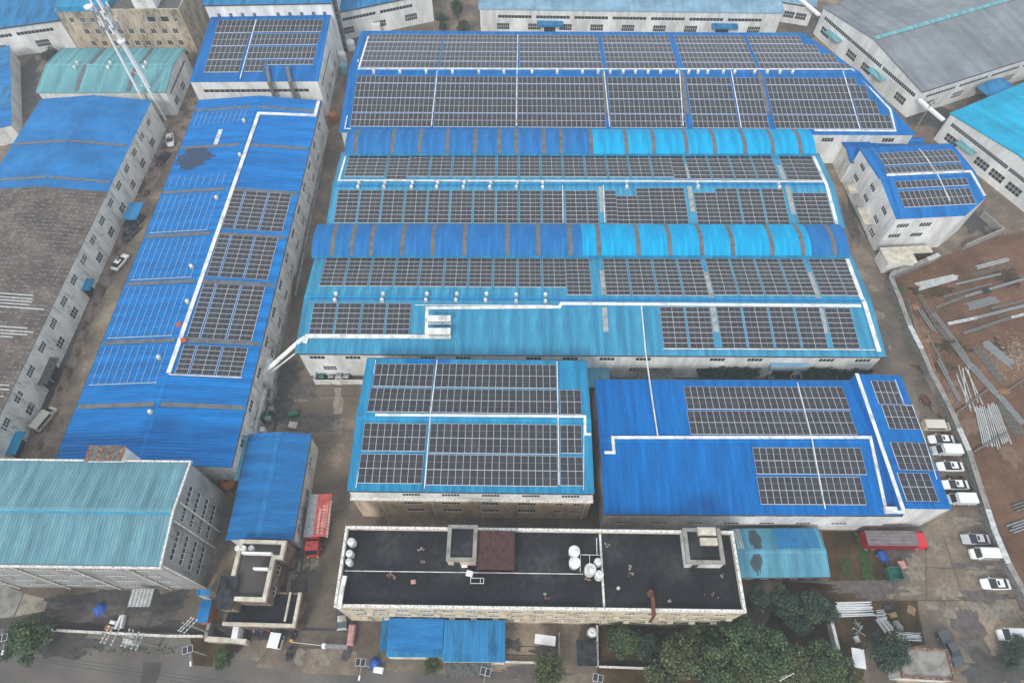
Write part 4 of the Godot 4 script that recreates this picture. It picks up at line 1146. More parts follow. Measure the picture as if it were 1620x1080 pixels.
	line3("cable_bridge", "thin white pipe parallel to the sloping tray bridge", "cable tray", [at(470, 557, 8.4), za(ZI, 400, 350, 4.4)], 0.22, 0.2, "tray_white")
	# inverter racks
	for i in 2:
		var pos := at(678 + i * -1.0, 513.0 + i * 20, 9.75)
		var t := thing("inverter_rack", "white topped inverter rack %s" % ("behind, nearer the ridge tray" if i == 0 else "in front, on the eave tray"), "inverter rack", pos, 0.0, "inverter racks on the front bay")
		var w := 4.3
		var a := MB.new(); a.bev(Vector3(0, 1.5, -1.0), Vector3(w, 1.62, 0.35), 0.03); part("canopy", a.done(M.tray_white), t)
		for x in [0.1, 1.4, 2.8, w - 0.2]:
			var p := MB.new(); p.box(Vector3(x, -0.4, -0.35), Vector3(x + 0.1, 1.49, -0.25)); part("post", p.done(M.aluminium), t)
		for x in [0.35, 1.65, 3.05]:
			var p := MB.new(); p.bev(Vector3(x, 0.5, -0.2), Vector3(x + 0.95, 1.2, 0.1), 0.03); part("inverter", p.done(M.steel_pale), t)
		var r := MB.new(); r.box(Vector3(0, 0.1, -0.2), Vector3(w, 0.22, 0.1)); part("cable_duct", r.done(M.tray_white), t)

func ribbon_windows(y: float, h: float, pane_w: float, gap: float, group_n: int) -> Callable:
	return func(L):
		var w := pane_w * group_n
		var n := int((L - 3.0) / (w + gap))
		var out := []
		for i in n: out.append(1.5 + (L - 3.0 - n * (w + gap) + gap) * 0.5 + i * (w + gap))
		return [[y, w, h, group_n, 1, out]]

func pipes(b: Dictionary, side: int, list: Array, m := "white_paint", r := 0.09) -> void:
	for s in list:
		var g := MB.new()
		var W: float = b.W
		var D: float = b.D
		var p: Vector3 = [Vector3(s, 0, r + 0.02), Vector3(W + r + 0.02, 0, -s), Vector3(W - s, 0, -D - r - 0.02), Vector3(-r - 0.02, 0, -D + s)][side]
		g.tube(p + Vector3(0, 0.05, 0), p + Vector3(0, b.e - 0.1, 0), r, r, 6)
		part("downpipe", g.done(M[m]), b.node)

func left_side() -> void:
	# long blue hall
	var o := {"fr": [363, 735], "br": [506, 161], "l": [203.8, 440], "e": 9.0, "rise": 1.3, "axis": "z", "roof": "left_blue", "wall": "dirty_wall", "over": 0.3, "pitch": 0.62, "ribh": 0.09}
	o.win1 = func(L): return [[5.6, 2.4, 1.3, 3, 1, spread(2, L - 2, 13, 2.4)], [1.8, 2.4, 1.5, 3, 2, spread(2, L - 2, 13, 2.4)]]
	var b := hall("factory_building", "long blue roofed hall with grey strips and one bare slope of thin rails", o)
	pipes(b, 1, spread(1, b.D - 1, 9, 0.2), "dirty_wall")
	var zz := []
	for p in [[313, 175], [281.7, 235], [256.7, 305], [226.7, 375], [195, 450], [155, 543], [108, 644]]:
		var q := on(b, 0, p[0], p[1])
		zz.append(q.z)
		for k in 2:
			var s = b.sl[k]
			var g := MB.new()
			g.box(Vector3(s.x[0] + (0.1 if k == 0 else 0.6), 0.02, q.z - 0.42), Vector3(s.x[1] - (0.6 if k == 0 else 0.1), 0.11, q.z + 0.42))
			part("skylight_strip", g.done(M.strip_grey), b.node, s.t)
	var rl := [[0, 1, 0.05, 0.45, 11], [1, 2, 0.62, 0.95, 9], [2, 3, 0.03, 0.97, 10], [3, 4, 0.03, 0.97, 10], [4, 5, 0.03, 0.97, 10], [5, 6, 0.03, 0.72, 10]]
	var kx: float = b.sl[0].x[1]
	for r in rl:
		var z0: float = lerpf(zz[r[0]], zz[r[1]], r[2]) + 0.5
		var z1: float = lerpf(zz[r[0]], zz[r[1]], r[3]) - 0.5
		var t := thing("rail_set", "set of thin white mounting rails in the %s bay of the bare blue slope" % ORD[r[0]], "mounting rails", Vector3.ZERO, 0.0, "bare mounting rails on the long blue hall")
		t.transform = b.T * (b.sl[0].t as Transform3D) * Transform3D(Basis(), Vector3(0, 0.1, z0))
		for i in r[4]:
			var g := MB.new()
			g.box(Vector3(0, 0, 0), Vector3(0.05, 0.06, z1 - z0))
			part("rail", g.done(M.steel_pale), t, Transform3D(Basis(), Vector3(0.9 + (kx - 2.6) * i / (r[4] - 1.0), 0, 0)))
		if r[0] >= 2:
			var g := MB.new()
			g.box(Vector3(0.6, 0.062, z1 - z0 - 0.1), Vector3(kx - 1.4, 0.12, z1 - z0 + 0.02))
			part("end_rail", g.done(M.steel_pale), t)
	var B := [[[1118, 905, 0], [1338, 22, 1], 9], [[1038, 32, 1], [1268, 250, 1], 9], [[962, 264, 1], [1192, 540, 1], 11], [[862, 556, 1], [1142, 708, 1], 6]]
	for i in 4:
		var p = B[i][0]; var q = B[i][1]
		var a := on(b, 1, p[0] / 3.0, p[1] / 3.0 + 360 * p[2])
		var c := on(b, 1, q[0] / 3.0, q[1] / 3.0 + 360 * q[2])
		if i == 0: c = on(b, 1, 1338 / 3.0, 367.5)
		var x0 := -kx + 1.35
		var w := (c.x - x0)
		var u := (w - 0.7) / 5.0
		var rs := []
		var xs := x0
		for n in [1, 2, 2]:
			rs.append([Vector2(xs, a.z), Vector2(xs + u * n, c.z), n, B[i][2]])
			xs += u * n + 0.35
		# panels lie with their long side up the slope
		array(b, 1, "%s solar block from the tower end on the long blue hall" % ORD[i], rs)
	var t0 := [[1, 168, 0.98], [1, 174, 0.95]]
	var c0 := z(ZC, 1512, 482); var c1 := z(ZC, 1495, 550); var c2 := z(ZC, 1228, 540); var c3 := z(ZD, 800, 692)
	tray("cable_tray", "double white cable tray along the ridge of the long blue hall", "cable tray", b, [[1, c0[0], c0[1]], [1, c1[0], c1[1]], [1, c2[0], c2[1]], [1, c3[0], c3[1]]], 0.75, 0.2, "tray_white", 0.1)
	var d0 := z(ZD, 800, 698); var d1 := z(ZD, 1150, 714)
	tray("cable_conduit", "white conduit under the last block of the long blue hall", "cable", b, [[1, d0[0], d0[1]], [1, d1[0], d1[1]]], 0.18, 0.1, "tray_white", 0.1)
	for p in [[1140, 735, 0, 1], [1030, 938, 0, 0], [912, 184, 1, 0], [893, 350, 1, 0], [758, 615, 1, 0], [716, 873, 1, 1], [1160, 573, 0, 0]]:
		var q := on(b, p[3], p[0] / 3.0, p[1] / 3.0 + 360 * p[2] + 2)
		var t: Transform3D = b.T * (b.sl[p[3]].t as Transform3D)
		var v := thing("roof_vent", "white mushroom vent along the ridge of the long blue hall", "roof vent", t * Vector3(q.x, 0.33, q.z), 0.0, "mushroom vents on the long blue hall")
		part("vent_cap", cache.vent[0], v); part("vent_base", cache.vent[1], v)
	strip(b, 0, z(ZC, 1045, 615), z(ZC, 1022, 690), "tray_white", "roof_patch")
	# grey soot film on the bare slope
	var sc := on(b, 0, z(ZC, 925, 745)[0], z(ZC, 925, 745)[1])
	for i in 17:
		var hl: float = kx * 0.36 * (1.0 - absf(i - 8) / 10.5) * rng.randf_range(0.7, 1.1)
		var mx: float = sc.x + rng.randf_range(-0.5, 0.5) - absf(i - 8) * 0.08
		part("soot_stain", sheet(maxf(0.1, mx - hl), minf(kx - 0.7, mx + hl), sc.z + (i - 8) * 0.46, sc.z + (i - 7) * 0.46, "x", M.soot_thin, 0.46, 0.02), b.node, (b.sl[0].t as Transform3D).translated_local(Vector3(0, 0.1, 0)))
	for p in [[850, 460], [872, 537]]:
		var q := on(b, 1 if p[0] > 860 else 0, z(ZD, p[0], p[1])[0], z(ZD, p[0], p[1])[1])
		var g := MB.new(); g.bev(Vector3(-0.5, 0, -0.5), Vector3(0.5, 0.12, 0.6), 0.04)
		solo("sack", g.done(M.red_light), "red sack lying on the ridge tray of the long blue hall", "sack", (b.T as Transform3D) * (b.sl[1 if p[0] > 860 else 0].t as Transform3D) * Transform3D(Basis(Vector3.UP, 0.4), Vector3(q.x, 0.3 if p[0] > 860 else 0.1, q.z)), "red sacks on the ridge")
	# white walled hall on the far left: blue sheets behind, old grey tiles in front
	var oe := {"fr": [-52, 757], "br": [237.3, 159.5], "l": [63, 160], "e": 8.5, "rise": 1.3, "axis": "z", "roof": "far_blue", "wall": "dirty_wall", "over": 0.25, "gutter": "steel_pale", "noroof": true}
	var fe := frame(oe)
	oe.win1 = func(L): return [[5.3, 2.2, 1.5, 4, 2, spread(3, L - 2, 17, 2.2)], [1.4, 2.3, 1.8, 3, 2, spread(5, L - 4, 12, 2.3)]]
	var e := hall("old_hall", "white walled hall with blue sheets at one end and old brown tiles", oe)
	pipes(e, 1, spread(1, e.D - 1, 15, 0.2), "white_paint")
	var cutp := on(e, 1, z(ZC, 505, 910)[0], z(ZC, 505, 910)[1]).z
	for k in 2:
		var s = e.sl[k]
		var x0: float = s.x[0] - (0.3 if k == 0 else 0.0)
		var x1: float = s.x[1] + (0.3 if k == 1 else 0.0)
		part("roof_sheet", sheet(x0, x1, s.z[0] - 0.2, cutp, "x", M.far_blue, 0.9, 0.02), e.node, s.t)
		part("tiled_roof", tiled(x0, x1, cutp + 0.02, s.z[1]), e.node, s.t)
		for p in [[75, 683], [10, 852]]:
			var q := on(e, 0, p[0] / 3.0, p[1] / 3.0)
			var g := MB.new()
			g.box(Vector3(s.x[0] + 0.3, 0.02, q.z - 0.35), Vector3(s.x[1] - 0.3, 0.07, q.z + 0.35))
			part("skylight_strip", g.done(M.strip_grey), e.node, s.t)
	for y in [[158, 0, 195], [178, 0, 190], [195, 0, 185], [213, 0, 172], [233, 0, 255], [347, 0, 162], [368, 0, 195], [385, 0, 160], [404, 0, 75], [680, 0, 55], [705, 0, 52], [745, 0, 20]]:
		var p := z([0, 420, 3.6], y[1], y[0]); var q := z([0, 420, 3.6], y[2], y[0])
		var a := on(e, 1, p[0], p[1]); var c := on(e, 1, q[0], q[1])
		var g := MB.new(); g.box(Vector3(a.x, 0.05, a.z - 0.12), Vector3(c.x, 0.12, a.z + 0.12))
		part("roof_batten", g.done(M.steel_pale), e.node, e.sl[1].t)
	# door canopies along its lane wall
	for p in [[235, 600, 6.0, "tarp_grey"], [500, 110, 3.0, "mid_blue"], [30, 1010, 4.5, "mid_blue"]]:
		var w := za([0, 420, 3.6], p[0], p[1], 3.2)
		var lz: float = ((e.T as Transform3D).affine_inverse() * w).z
		var g := MB.new(); g.box(Vector3(e.W + 0.03, 3.2, lz - p[2] * 0.5), Vector3(e.W + 1.8, 3.35, lz + p[2] * 0.5))
		part("door_canopy", g.done(M[p[3]]), e.node)
		g = MB.new(); g.box(Vector3(e.W + 0.02, 0, lz - p[2] * 0.4), Vector3(e.W + 0.08, 3.1, lz + p[2] * 0.4))
		part("door", g.done(M.dark_metal), e.node)
	# lean-to roofs along the lane
	var lt := [[[630, 1000], [720, 1040], 2.6, "shed_blue", "small blue lean-to roof beside the white walled lane"], [[520, 860], [640, 960], 3.0, "tarp_grey", "dark grey lean-to roof beside the white walled lane"]]
	for l in lt:
		var p := za(ZC, l[0][0], l[0][1] , 3.0)
		var g := MB.new(); g.bev(Vector3(-1.6, 2.9, -2.6), Vector3(1.6, 3.05, 2.6), 0.03)
		var t := thing("lean_to", l[4], "shed", Vector3(p.x, 0, p.z), e.turn)
		part("roof", g.done(M[l[3]]), t)
		for s in [-2.4, 2.4]:
			var h := MB.new(); h.tube(Vector3(1.5, 0, s), Vector3(1.5, 2.9, s), 0.06, 0.06, 6); part("post", h.done(M.steel), t)
	# teal hall with grey strips
	var of := {"fl": z(ZT, 287, 710), "fr": z(ZT, 1275, 707), "b": z(ZT, 900, 376), "e": 7.3, "rise": 1.4, "roof": "teal", "wall": "white_wall", "over": 0.25, "pitch": 0.6, "ribh": 0.07, "gutter": "teal"}
	of.win1 = func(L): return [[4.6, L - 4, 0.8, 14, 1, [2.0]], [1.2, 2.4, 1.8, 3, 2, [L * 0.12, L * 0.45]]]
	var f := hall("workshop_building", "pale teal roofed hall with two grey roof strips under the mast", of)
	for x in [[590, 700, 668, 518, 0], [995, 700, 1060, 530, 0], [690, 505, 780, 380, 1], [1085, 500, 1160, 382, 1]]:
		var a := on(f, x[4], z(ZT, x[0], x[1])[0], z(ZT, x[0], x[1])[1])
		var s = f.sl[x[4]]
		var g := MB.new(); g.box(Vector3(a.x - 0.5, 0.02, s.z[0]), Vector3(a.x + 0.5, 0.09, s.z[1]))
		part("skylight_strip", g.done(M.strip_grey), f.node, s.t)
	for p in [[604, 500, 1], [585, 535, 0], [860, 500, 1], [845, 535, 0], [1136, 500, 1], [1122, 535, 0]]:
		var q := on(f, p[2], z(ZT, p[0], p[1])[0], z(ZT, p[0], p[1])[1])
		var t: Transform3D = f.T * (f.sl[p[2]].t as Transform3D)
		var v := thing("roof_vent", "white mushroom vent astride the ridge of the pale teal hall", "roof vent", t * Vector3(q.x, 0.33, q.z), 0.0, "mushroom vents on the teal hall")
		part("vent_cap", cache.vent[0], v); part("vent_base", cache.vent[1], v)
	# weathered beige block behind it
	var og := {"fl": z(ZT, 430, 90), "fr": z(ZT, 1392, 82), "D": 17.0, "e": 14.0, "axis": "flat", "wall": "beige_wall", "cat": "building", "noroof": true}
	og.win0 = func(L): return [[10.9, 1.1, 1.4, 2, 1, [2.2, 5.0, 7.6, 9.8, L - 2.6]], [10.9, 2.2, 1.6, 1, 1, [L - 9.5, L - 6.0]], [7.6, 1.3, 1.5, 2, 1, spread(3.5, L - 2, 9, 1.3)], [4.2, 1.3, 1.5, 2, 1, spread(3.5, L - 2, 9, 1.3)], [1.2, 1.3, 1.5, 2, 1, spread(3.5, L - 2, 9, 1.3)]]
	og.win1 = func(L): return [[10.9, 1.0, 1.2, 2, 1, [2.5]], [7.6, 1.0, 1.2, 2, 1, [2.5]], [4.2, 1.0, 1.2, 2, 1, [2.5]]]
	var gb := hall("apartment_block", "stained beige four storey block with rows of small windows", og)
	flat_roof(gb, "tarp_grey", "beige_wall", 0.5)
	for p in [[0.5, -9.0, 13.5, 0.1, "mid_blue", "roof_cover"], [20.5, -9.0, 26.0, -0.6, "dirty_wall", "stair_head"]]:
		var g := MB.new(); g.box(Vector3(p[0], 14.0, p[1]), Vector3(p[2], 15.3 if p[5] == "roof_cover" else 16.5, p[3])); part(p[5], g.done(M[p[4]]), gb.node)
	# upper solar building
	var oh := {"fl": z(ZH, 2, 455), "fr": z(ZH, 712, 450), "b": z(ZH, 450, 93), "e": 10.6, "rise": 1.6, "axis": "mono", "roof": "blue3", "wall": "white_wall", "over": 0.2, "cat": "building"}
	oh.win0 = func(L): return [[7.4, L - 5, 1.0, 20, 1, [2.2]]]
	oh.win1 = func(L): return [[7.0, L * 0.55, 0.9, 14, 1, [2.0]], [1.6, 2.2, 1.8, 3, 2, spread(2, L - 2, 5, 2.2)]]
	var h := hall("workshop_building", "tall white walled building with cobalt roof and notched solar field", oh)
	array(h, 0, "narrower solar field on the tall white building with two ducts", [[z(ZH, 78, 404), z(ZH, 292, 336), 0, 2], [z(ZH, 100, 333), z(ZH, 313, 260), 0, 2], [z(ZH, 122, 257), z(ZH, 336, 187), 0, 2], [z(ZH, 142, 184), z(ZH, 368, 114), 0, 2]])
	array(h, 0, "notched wider solar field on the tall white building with two ducts", [[z(ZH, 302, 400), z(ZH, 425, 336), 0, 2], [z(ZH, 428, 362), z(ZH, 692, 336), 0, 1], [z(ZH, 318, 330), z(ZH, 708, 260), 0, 2], [z(ZH, 338, 252), z(ZH, 724, 188), 0, 2], [z(ZH, 356, 180), z(ZH, 745, 112), 0, 2]])
	for x in [430, 545]:
		var p0 := za(ZH, x, 380, 11.2); var p1 := za(ZH, x + 18, 450, 10.9)
		var t := thing("exhaust_duct", "grey exhaust duct bending over the eave %s" % ("beside the solar field notch" if x < 500 else "farther from the solar field notch"), "duct", Vector3(p1.x, 0, p1.z), 0.0, "exhaust ducts over the eave")
		var g := MB.new(); g.sweep([p0 - t.position, Vector3(0, 10.9, 0.55)], 0.75, 0.6); part("roof_run", g.done(M.steel_dull), t)
		g = MB.new(); g.box(Vector3(-0.38, 3.0, 0.55), Vector3(0.38, 11.45, 1.2)); part("riser", g.done(M.steel_dull), t)
		g = MB.new(); g.bev(Vector3(-0.7, 5.6, 0.4), Vector3(0.7, 6.5, 1.5), 0.1); part("fan_box", g.done(M.pale_blue), t)
	tray("cable_conduit", "white conduit between the solar fields of the tall white building", "cable", h, [[0, z(ZH, 372, 112)[0], z(ZH, 372, 112)[1]], [0, z(ZH, 282, 440)[0], z(ZH, 282, 440)[1]]], 0.2, 0.1, "tray_white", 0.2)
	# big teal building at the lower left
	var op := {"fr": [251.9, 895.9], "br": [299.3, 731.9], "W": 52.0, "e": 16.0, "rise": 0.9, "roof": "big_teal", "wall": "grey_wall", "over": 0.1, "cat": "building", "gutter": "parapet", "pitch": 0.5}
	op.win0 = func(L): return [[12.6, 3.4, 1.1, 6, 1, spread(2, L - 2, 9, 3.4)], [9.0, 3.4, 1.1, 6, 1, spread(2, L - 2, 9, 3.4)], [5.4, 3.4, 1.1, 6, 1, spread(2, L - 2, 9, 3.4)], [1.8, 3.4, 1.2, 6, 1, spread(2, L - 2, 9, 3.4)]]
	op.win1 = func(L): return [[12.7, 4.4, 1.1, 5, 1, [1.5, L - 7.2]], [9.6, 4.4, 1.1, 5, 1, [1.5, L - 7.2]], [6.4, 4.4, 1.1, 5, 1, [1.5, L - 7.2]], [3.2, 4.4, 1.1, 5, 1, [1.5, L - 7.2]], [12.7, 1.6, 1.1, 3, 1, [L * 0.5 - 0.6]], [9.6, 1.1, 1.1, 2, 1, [L * 0.5 - 0.5]], [6.4, 1.6, 1.1, 3, 1, [L * 0.5 - 0.6]], [3.2, 1.1, 1.1, 2, 1, [L * 0.5 - 0.5]]]
	var p := hall("warehouse_building", "large pale teal roofed grey block of several storeys", op)
	pipes(p, 0, spread(1, p.W - 1, 6, 0.3), "parapet", 0.14)
	pipes(p, 1, [p.D * 0.42, p.D * 0.60, 0.2], "parapet", 0.16)
	var gp := MB.new()
	for s in [[0.0, p.W, 0.05, 0.33], [0.0, p.W, -p.D - 0.33, -p.D - 0.05]]: gp.bev(Vector3(s[0], 15.6, s[2]), Vector3(s[1] + 0.3, 16.2, s[3]), 0.05)
	part("parapet", gp.done(M.parapet), p.node)
	gp = MB.new()
	var pts := [Vector3(p.W + 0.22, 16.0, 0.2), Vector3(p.W + 0.22, 16.0 + 0.9, -p.D * 0.5), Vector3(p.W + 0.22, 16.0, -p.D - 0.2)]
	gp.sweep(pts, 0.26, 0.3)
	part("verge_coping", gp.done(M.parapet), p.node)
	strip(p, 0, z(ZL, 0, 352), z(ZL, 728, 346), "sky_blue", "ridge_flashing")
	# stair tower with a rusty roof at its back
	var r0 := za(ZL, 356, 130, 17.2); var r1 := za(ZL, 552, 68, 17.2)
	var rs := thing("stair_tower", "stair tower with a rusty striped roof behind the big teal block", "tower", Vector3(r0.x, 0, r0.z))
	var rw := r1.x - r0.x - 0.5; var rd := r1.z - r0.z
	var rg := MB.new(); rg.box(Vector3(0.15, 0, rd + 0.15), Vector3(rw - 0.15, 17.0, -0.15)); part("wall", rg.done(M.white_wall), rs)
	for i in 7:
		part("roof_sheet", sheet(i * rw / 7.0, (i + 1) * rw / 7.0 - 0.02, rd - 0.1, 0.1, "z", M.rusty if i % 2 == 0 else M.strip_grey, 0.3, 0.03), rs, Transform3D(Basis(), Vector3(0, 17.15, 0)))

func tiled(x0: float, x1: float, z0: float, z1: float) -> ArrayMesh:
	# rows of corrugated cement tiles, each row lapping the one below
	var g := MB.new()
	g.tint = true
	var n := int((z1 - z0) / 1.05)
	var k := int((x1 - x0) / 0.9)
	var r := RandomNumberGenerator.new()
	r.seed = int(x0 * 100) + 5
	for i in n:
		for j in k:
			var a := x0 + (x1 - x0) * j / k
			var b := x0 + (x1 - x0) * (j + 1) / k
			var c := z0 + (z1 - z0) * i / n
			var d := z0 + (z1 - z0) * (i + 1) / n - 0.15
			var v := r.randf_range(0.7, 1.12)
			g.ink = Color(v, v * r.randf_range(0.95, 1.0), v * r.randf_range(0.92, 1.0))
			var y := r.randf_range(0.0, 0.02)
			g.quad(Vector3(a, y + 0.07, d), Vector3(b - 0.04, y + 0.02, d), Vector3(b - 0.04, y + 0.02, c), Vector3(a, y + 0.07, c))
			g.quad(Vector3(a, -0.05, d), Vector3(b, -0.05, d), Vector3(b - 0.04, y + 0.02, d), Vector3(a, y + 0.07, d))
	var u := MB.new()
	u.quad(Vector3(x0, -0.02, z1), Vector3(x1, -0.02, z1), Vector3(x1, -0.02, z0), Vector3(x0, -0.02, z0))
	var pale := MB.new()       # pale worn lips of the laps
	for i in n:
		for j in k:
			if r.randf() < 0.35: continue
			var a := x0 + (x1 - x0) * (j + r.randf_range(0.0, 0.25)) / k
			var b := x0 + (x1 - x0) * (j + r.randf_range(0.6, 0.95)) / k
			var d := z0 + (z1 - z0) * (i + 1) / n
			pale.box(Vector3(a, 0.0, d - 0.13), Vector3(b, 0.045, d - 0.02))
	var m: StandardMaterial3D = M.tile.duplicate()
	m.vertex_color_use_as_albedo = true
	var out := g.done(m)
	u.add(out, M.tile)
	pale.add(out, M.strip_pale)
	return out

# flat roof with parapet on a hall frame
func flat_roof(b: Dictionary, deck: String, par: String, h: float, w := 0.3) -> void:
	var g := MB.new()
	g.box(Vector3(0.02, b.e - 0.25, -b.D + 0.02), Vector3(b.W - 0.02, b.e - 0.02, -0.02))
	part("roof_deck", g.done(M[deck]), b.node)
	g = MB.new()
	var W: float = b.W; var D: float = b.D; var e: float = b.e
	g.bev(Vector3(-0.08, e - 0.1, -w), Vector3(W + 0.08, e + h, 0.08), 0.03); g.bev(Vector3(-0.08, e - 0.1, -D - 0.08), Vector3(W + 0.08, e + h, -D + w), 0.03)
	g.bev(Vector3(-0.08, e - 0.1, -D + w), Vector3(w, e + h - 0.004, -w), 0.03); g.bev(Vector3(W - w, e - 0.1, -D + w), Vector3(W + 0.08, e + h - 0.004, -w), 0.03)
	part("parapet", g.done(M[par]), b.node)

func top_side() -> void:
	var rib := func(y, rows): return func(L):
		var out: Array = ribbon_windows(y, 1.0, 0.95, 1.2, 10).call(L)
		out.append([1.6, 3.6, 2.0, 6, 2, spread(2, L - 2, maxi(1, int(L / 9.0)), 3.6)])
		return out
	var ol := {"fl": [759, 12], "fr": [1239, 19], "D": 30.0, "e": 8.0, "rise": 1.2, "roof": "pale_blue", "wall": "white_wall", "over": 0.3, "gutter": "pale_blue"}
	ol.win0 = rib.call(5.0, 1); ol.win3 = rib.call(5.0, 1)
	var l := hall("factory_building", "white factory with pale blue roof and ribbon windows behind the cobalt bay", ol)
	for f in [0.235, 0.82]:
		var x: float = l.W * f
		var g := MB.new(); g.box(Vector3(x - 3.6, 3.9, 0.03), Vector3(x + 3.6, 4.5, 2.0)); part("door_canopy", g.done(M.shed_blue), l.node)
		g = MB.new(); g.box(Vector3(x - 1.6, 0, 0.02), Vector3(x + 1.6, 3.8, 0.08)); part("door", g.done(M.pane), l.node)
	# grey roofed hall turned to the street
	var om := {"fl": z(ZG, 310, 45), "fr": z(ZG, 957, 598), "D": 90.0, "e": 8.0, "rise": 2.3, "axis": "z", "roof": "grey_roof", "wall": "white_wall", "over": 0.2, "pitch": 0.8, "ribh": 0.05}
	om.win0 = func(L): return [[5.2, L * 0.31, 1.1, 17, 1, [1.5, L * 0.335, L * 0.66]], [1.6, 3.6, 2.1, 4, 2, [2.0, L * 0.34, L * 0.50, L * 0.84]]]
	om.win1 = rib.call(5.0, 1)
	var m := hall("factory_building", "white factory with wide grey roof and a turquoise ridge line", om)
	for f in [0.20, 0.66]:
		var x: float = m.W * f
		var g := MB.new(); g.box(Vector3(x - 2.8, 4.0, 0.03), Vector3(x + 2.8, 4.25, 2.0)); part("door_canopy", g.done(M.teal), m.node)
		g = MB.new(); g.box(Vector3(x - 2.2, 0, 0.02), Vector3(x - 0.03, 3.9, 0.1)); g.box(Vector3(x + 0.03, 0, 0.02), Vector3(x + 2.2, 3.9, 0.1)); part("door", g.done(M.dirty_wall), m.node)
	var g0 := MB.new(); g0.sweep([Vector3(m.W * 0.5, 10.42, 0.2), Vector3(m.W * 0.5, 10.42, -90)], 1.3, 0.08); part("ridge_light", g0.done(M.teal), m.node)
	# arched blue porch on its street side
	var ap := za(ZG, 1420, 560, 4.2)
	var pt := thing("arched_porch", "blue arched porch roof between the grey and cyan halls", "porch", Vector3(ap.x, 0, ap.z), m.turn)
	var pg := MB.new()
	for j in 8:
		var a0 := PI * j / 8.0; var a1 := PI * (j + 1) / 8.0
		pg.quad(Vector3(-1, 4.2 + sin(a0) * 1.0, 4.5 * cos(a0)), Vector3(9, 4.2 + sin(a0) * 1.0, 4.5 * cos(a0)), Vector3(9, 4.2 + sin(a1) * 1.0, 4.5 * cos(a1)), Vector3(-1, 4.2 + sin(a1) * 1.0, 4.5 * cos(a1)))
	part("roof", pg.done(M.shed_blue), pt)
	for s in [Vector3(8.8, 0, 4.3), Vector3(8.8, 0, -4.3)]:
		pg = MB.new(); pg.tube(s, s + Vector3(0, 4.2, 0), 0.1, 0.1, 6); part("post", pg.done(M.steel), pt)
	# cyan roofed hall at the right edge
	var on_ := {"fl": z(ZG, 1147, 742), "fr": [1720, 342], "D": 70.0, "e": 8.0, "rise": 2.0, "axis": "z", "roof": "cyan_roof", "wall": "white_wall", "over": 0.2, "pitch": 0.7, "ribh": 0.05}
	on_.win0 = func(L): return [[5.2, L * 0.45, 1.1, 34, 1, [1.5, L * 0.5]], [1.6, 3.8, 2.1, 4, 2, [2.0, L * 0.30, L * 0.42, L * 0.55, L * 0.75]]]
	var n := hall("factory_building", "white factory with bright cyan roof at the edge of the estate", on_)
	var g := MB.new(); g.box(Vector3(n.W * 0.22 - 2.5, 4.0, 0.03), Vector3(n.W * 0.22 + 2.5, 4.25, 1.8)); part("door_canopy", g.done(M.teal), n.node)
	# white beams bridging the street
	for s in [[[930, 660], [1090, 795]], [[150, 0], [275, 105]]]:
		line3("pipe_bridge", "white pipe bridge between %s" % ("the grey and cyan roofed halls" if s[0][0] > 500 else "the grey roofed hall and the hall behind it"), "pipe bridge", [za(ZG, s[0][0], s[0][1], 6.2), za(ZG, s[1][0], s[1][1], 6.2)], 1.0, 0.5, "white_paint")
	var oq := {"fl": [1195, 12], "fr": [1258, 26], "D": 26.0, "e": 6.0, "rise": 1.0, "roof": "pale_blue", "wall": "white_wall"}
	oq.win0 = func(L): return [[1.5, 3.0, 2.0, 4, 2, spread(1, L - 1, 2, 3.0)]]
	oq.fl = [1240, 2]; oq.fr = [1290, 10]
	hall("factory_building", "far white hall seen in the gap before the grey roof", oq)
	# buildings along the top left
	var oi := {"fl": z(ZH, 78, 24), "fr": z(ZH, 782, 12), "D": 14.0, "e": 15.5, "rise": 1.0, "roof": "shed_blue", "wall": "white_wall", "over": 0.3, "cat": "building"}
	oi.win0 = func(L): return [[11.8, 0.9, 1.2, 2, 1, [L * 0.07, L * 0.165, L * 0.26, L * 0.355, L * 0.545, L * 0.64, L * 0.735, L * 0.83, L * 0.92]]]
	hall("office_building", "white block with a row of small square windows behind the notched solar roof", oi)
	var oj := {"fl": [-70, 52], "fr": [93, 30], "D": 30.0, "e": 8.5, "rise": 1.5, "roof": "shed_blue", "wall": "white_wall", "over": 0.4}
	oj.win0 = rib.call(5.5, 1)
	hall("factory_building", "white factory with blue roof and ribbon windows at the far left corner", oj)
	var ov := {"fl": [505, 24], "fr": [682, -12], "D": 24.0, "e": 8.5, "rise": 1.3, "roof": "shed_blue", "wall": "white_wall", "over": 0.3}
	ov.win0 = rib.call(5.4, 1)
	hall("factory_building", "white factory with ribbon windows behind the red box truck", ov)
	# blue covered stack at the left edge
	var k0 := at(18, 198, 4.8); var k1 := at(15.5, 72, 4.8)
	var kl := k0.distance_to(k1)
	var bs := thing("covered_stall", "long low building with worn blue sheets at the left edge", "shed", Vector3(k0.x, 0, k0.z), toward(k0, k1) - PI * 0.5)
	g = MB.new(); g.box(Vector3(-8.6, 0, -kl + 0.2), Vector3(-0.3, 4.7, -0.2)); part("wall", g.done(M.dirty_wall), bs)
	for i in 4: part("roof_sheet", sheet(-9.0, 0, -kl * (i + 1) / 4.0 + 0.03, -kl * i / 4.0, "x", M.shed_blue if i % 2 else M.q_blue, 0.5, 0.06), bs, Transform3D(Basis(), Vector3(0, 4.8 + 0.1 * (i % 2), 0)))
	# lattice mast with three tubular legs
	var mb := at(262, 190, 0)
	var mast := thing("communication_mast", "tall white three-legged communication mast with antenna platforms", "mast", mb)
	var H := 46.0
	var ft := [Vector3(0, 0, 0), Vector3(-3.6, 0, -0.6), Vector3(-1.6, 0, -3.4)]
	var ctr := Vector3(-1.75, 0, -1.3)
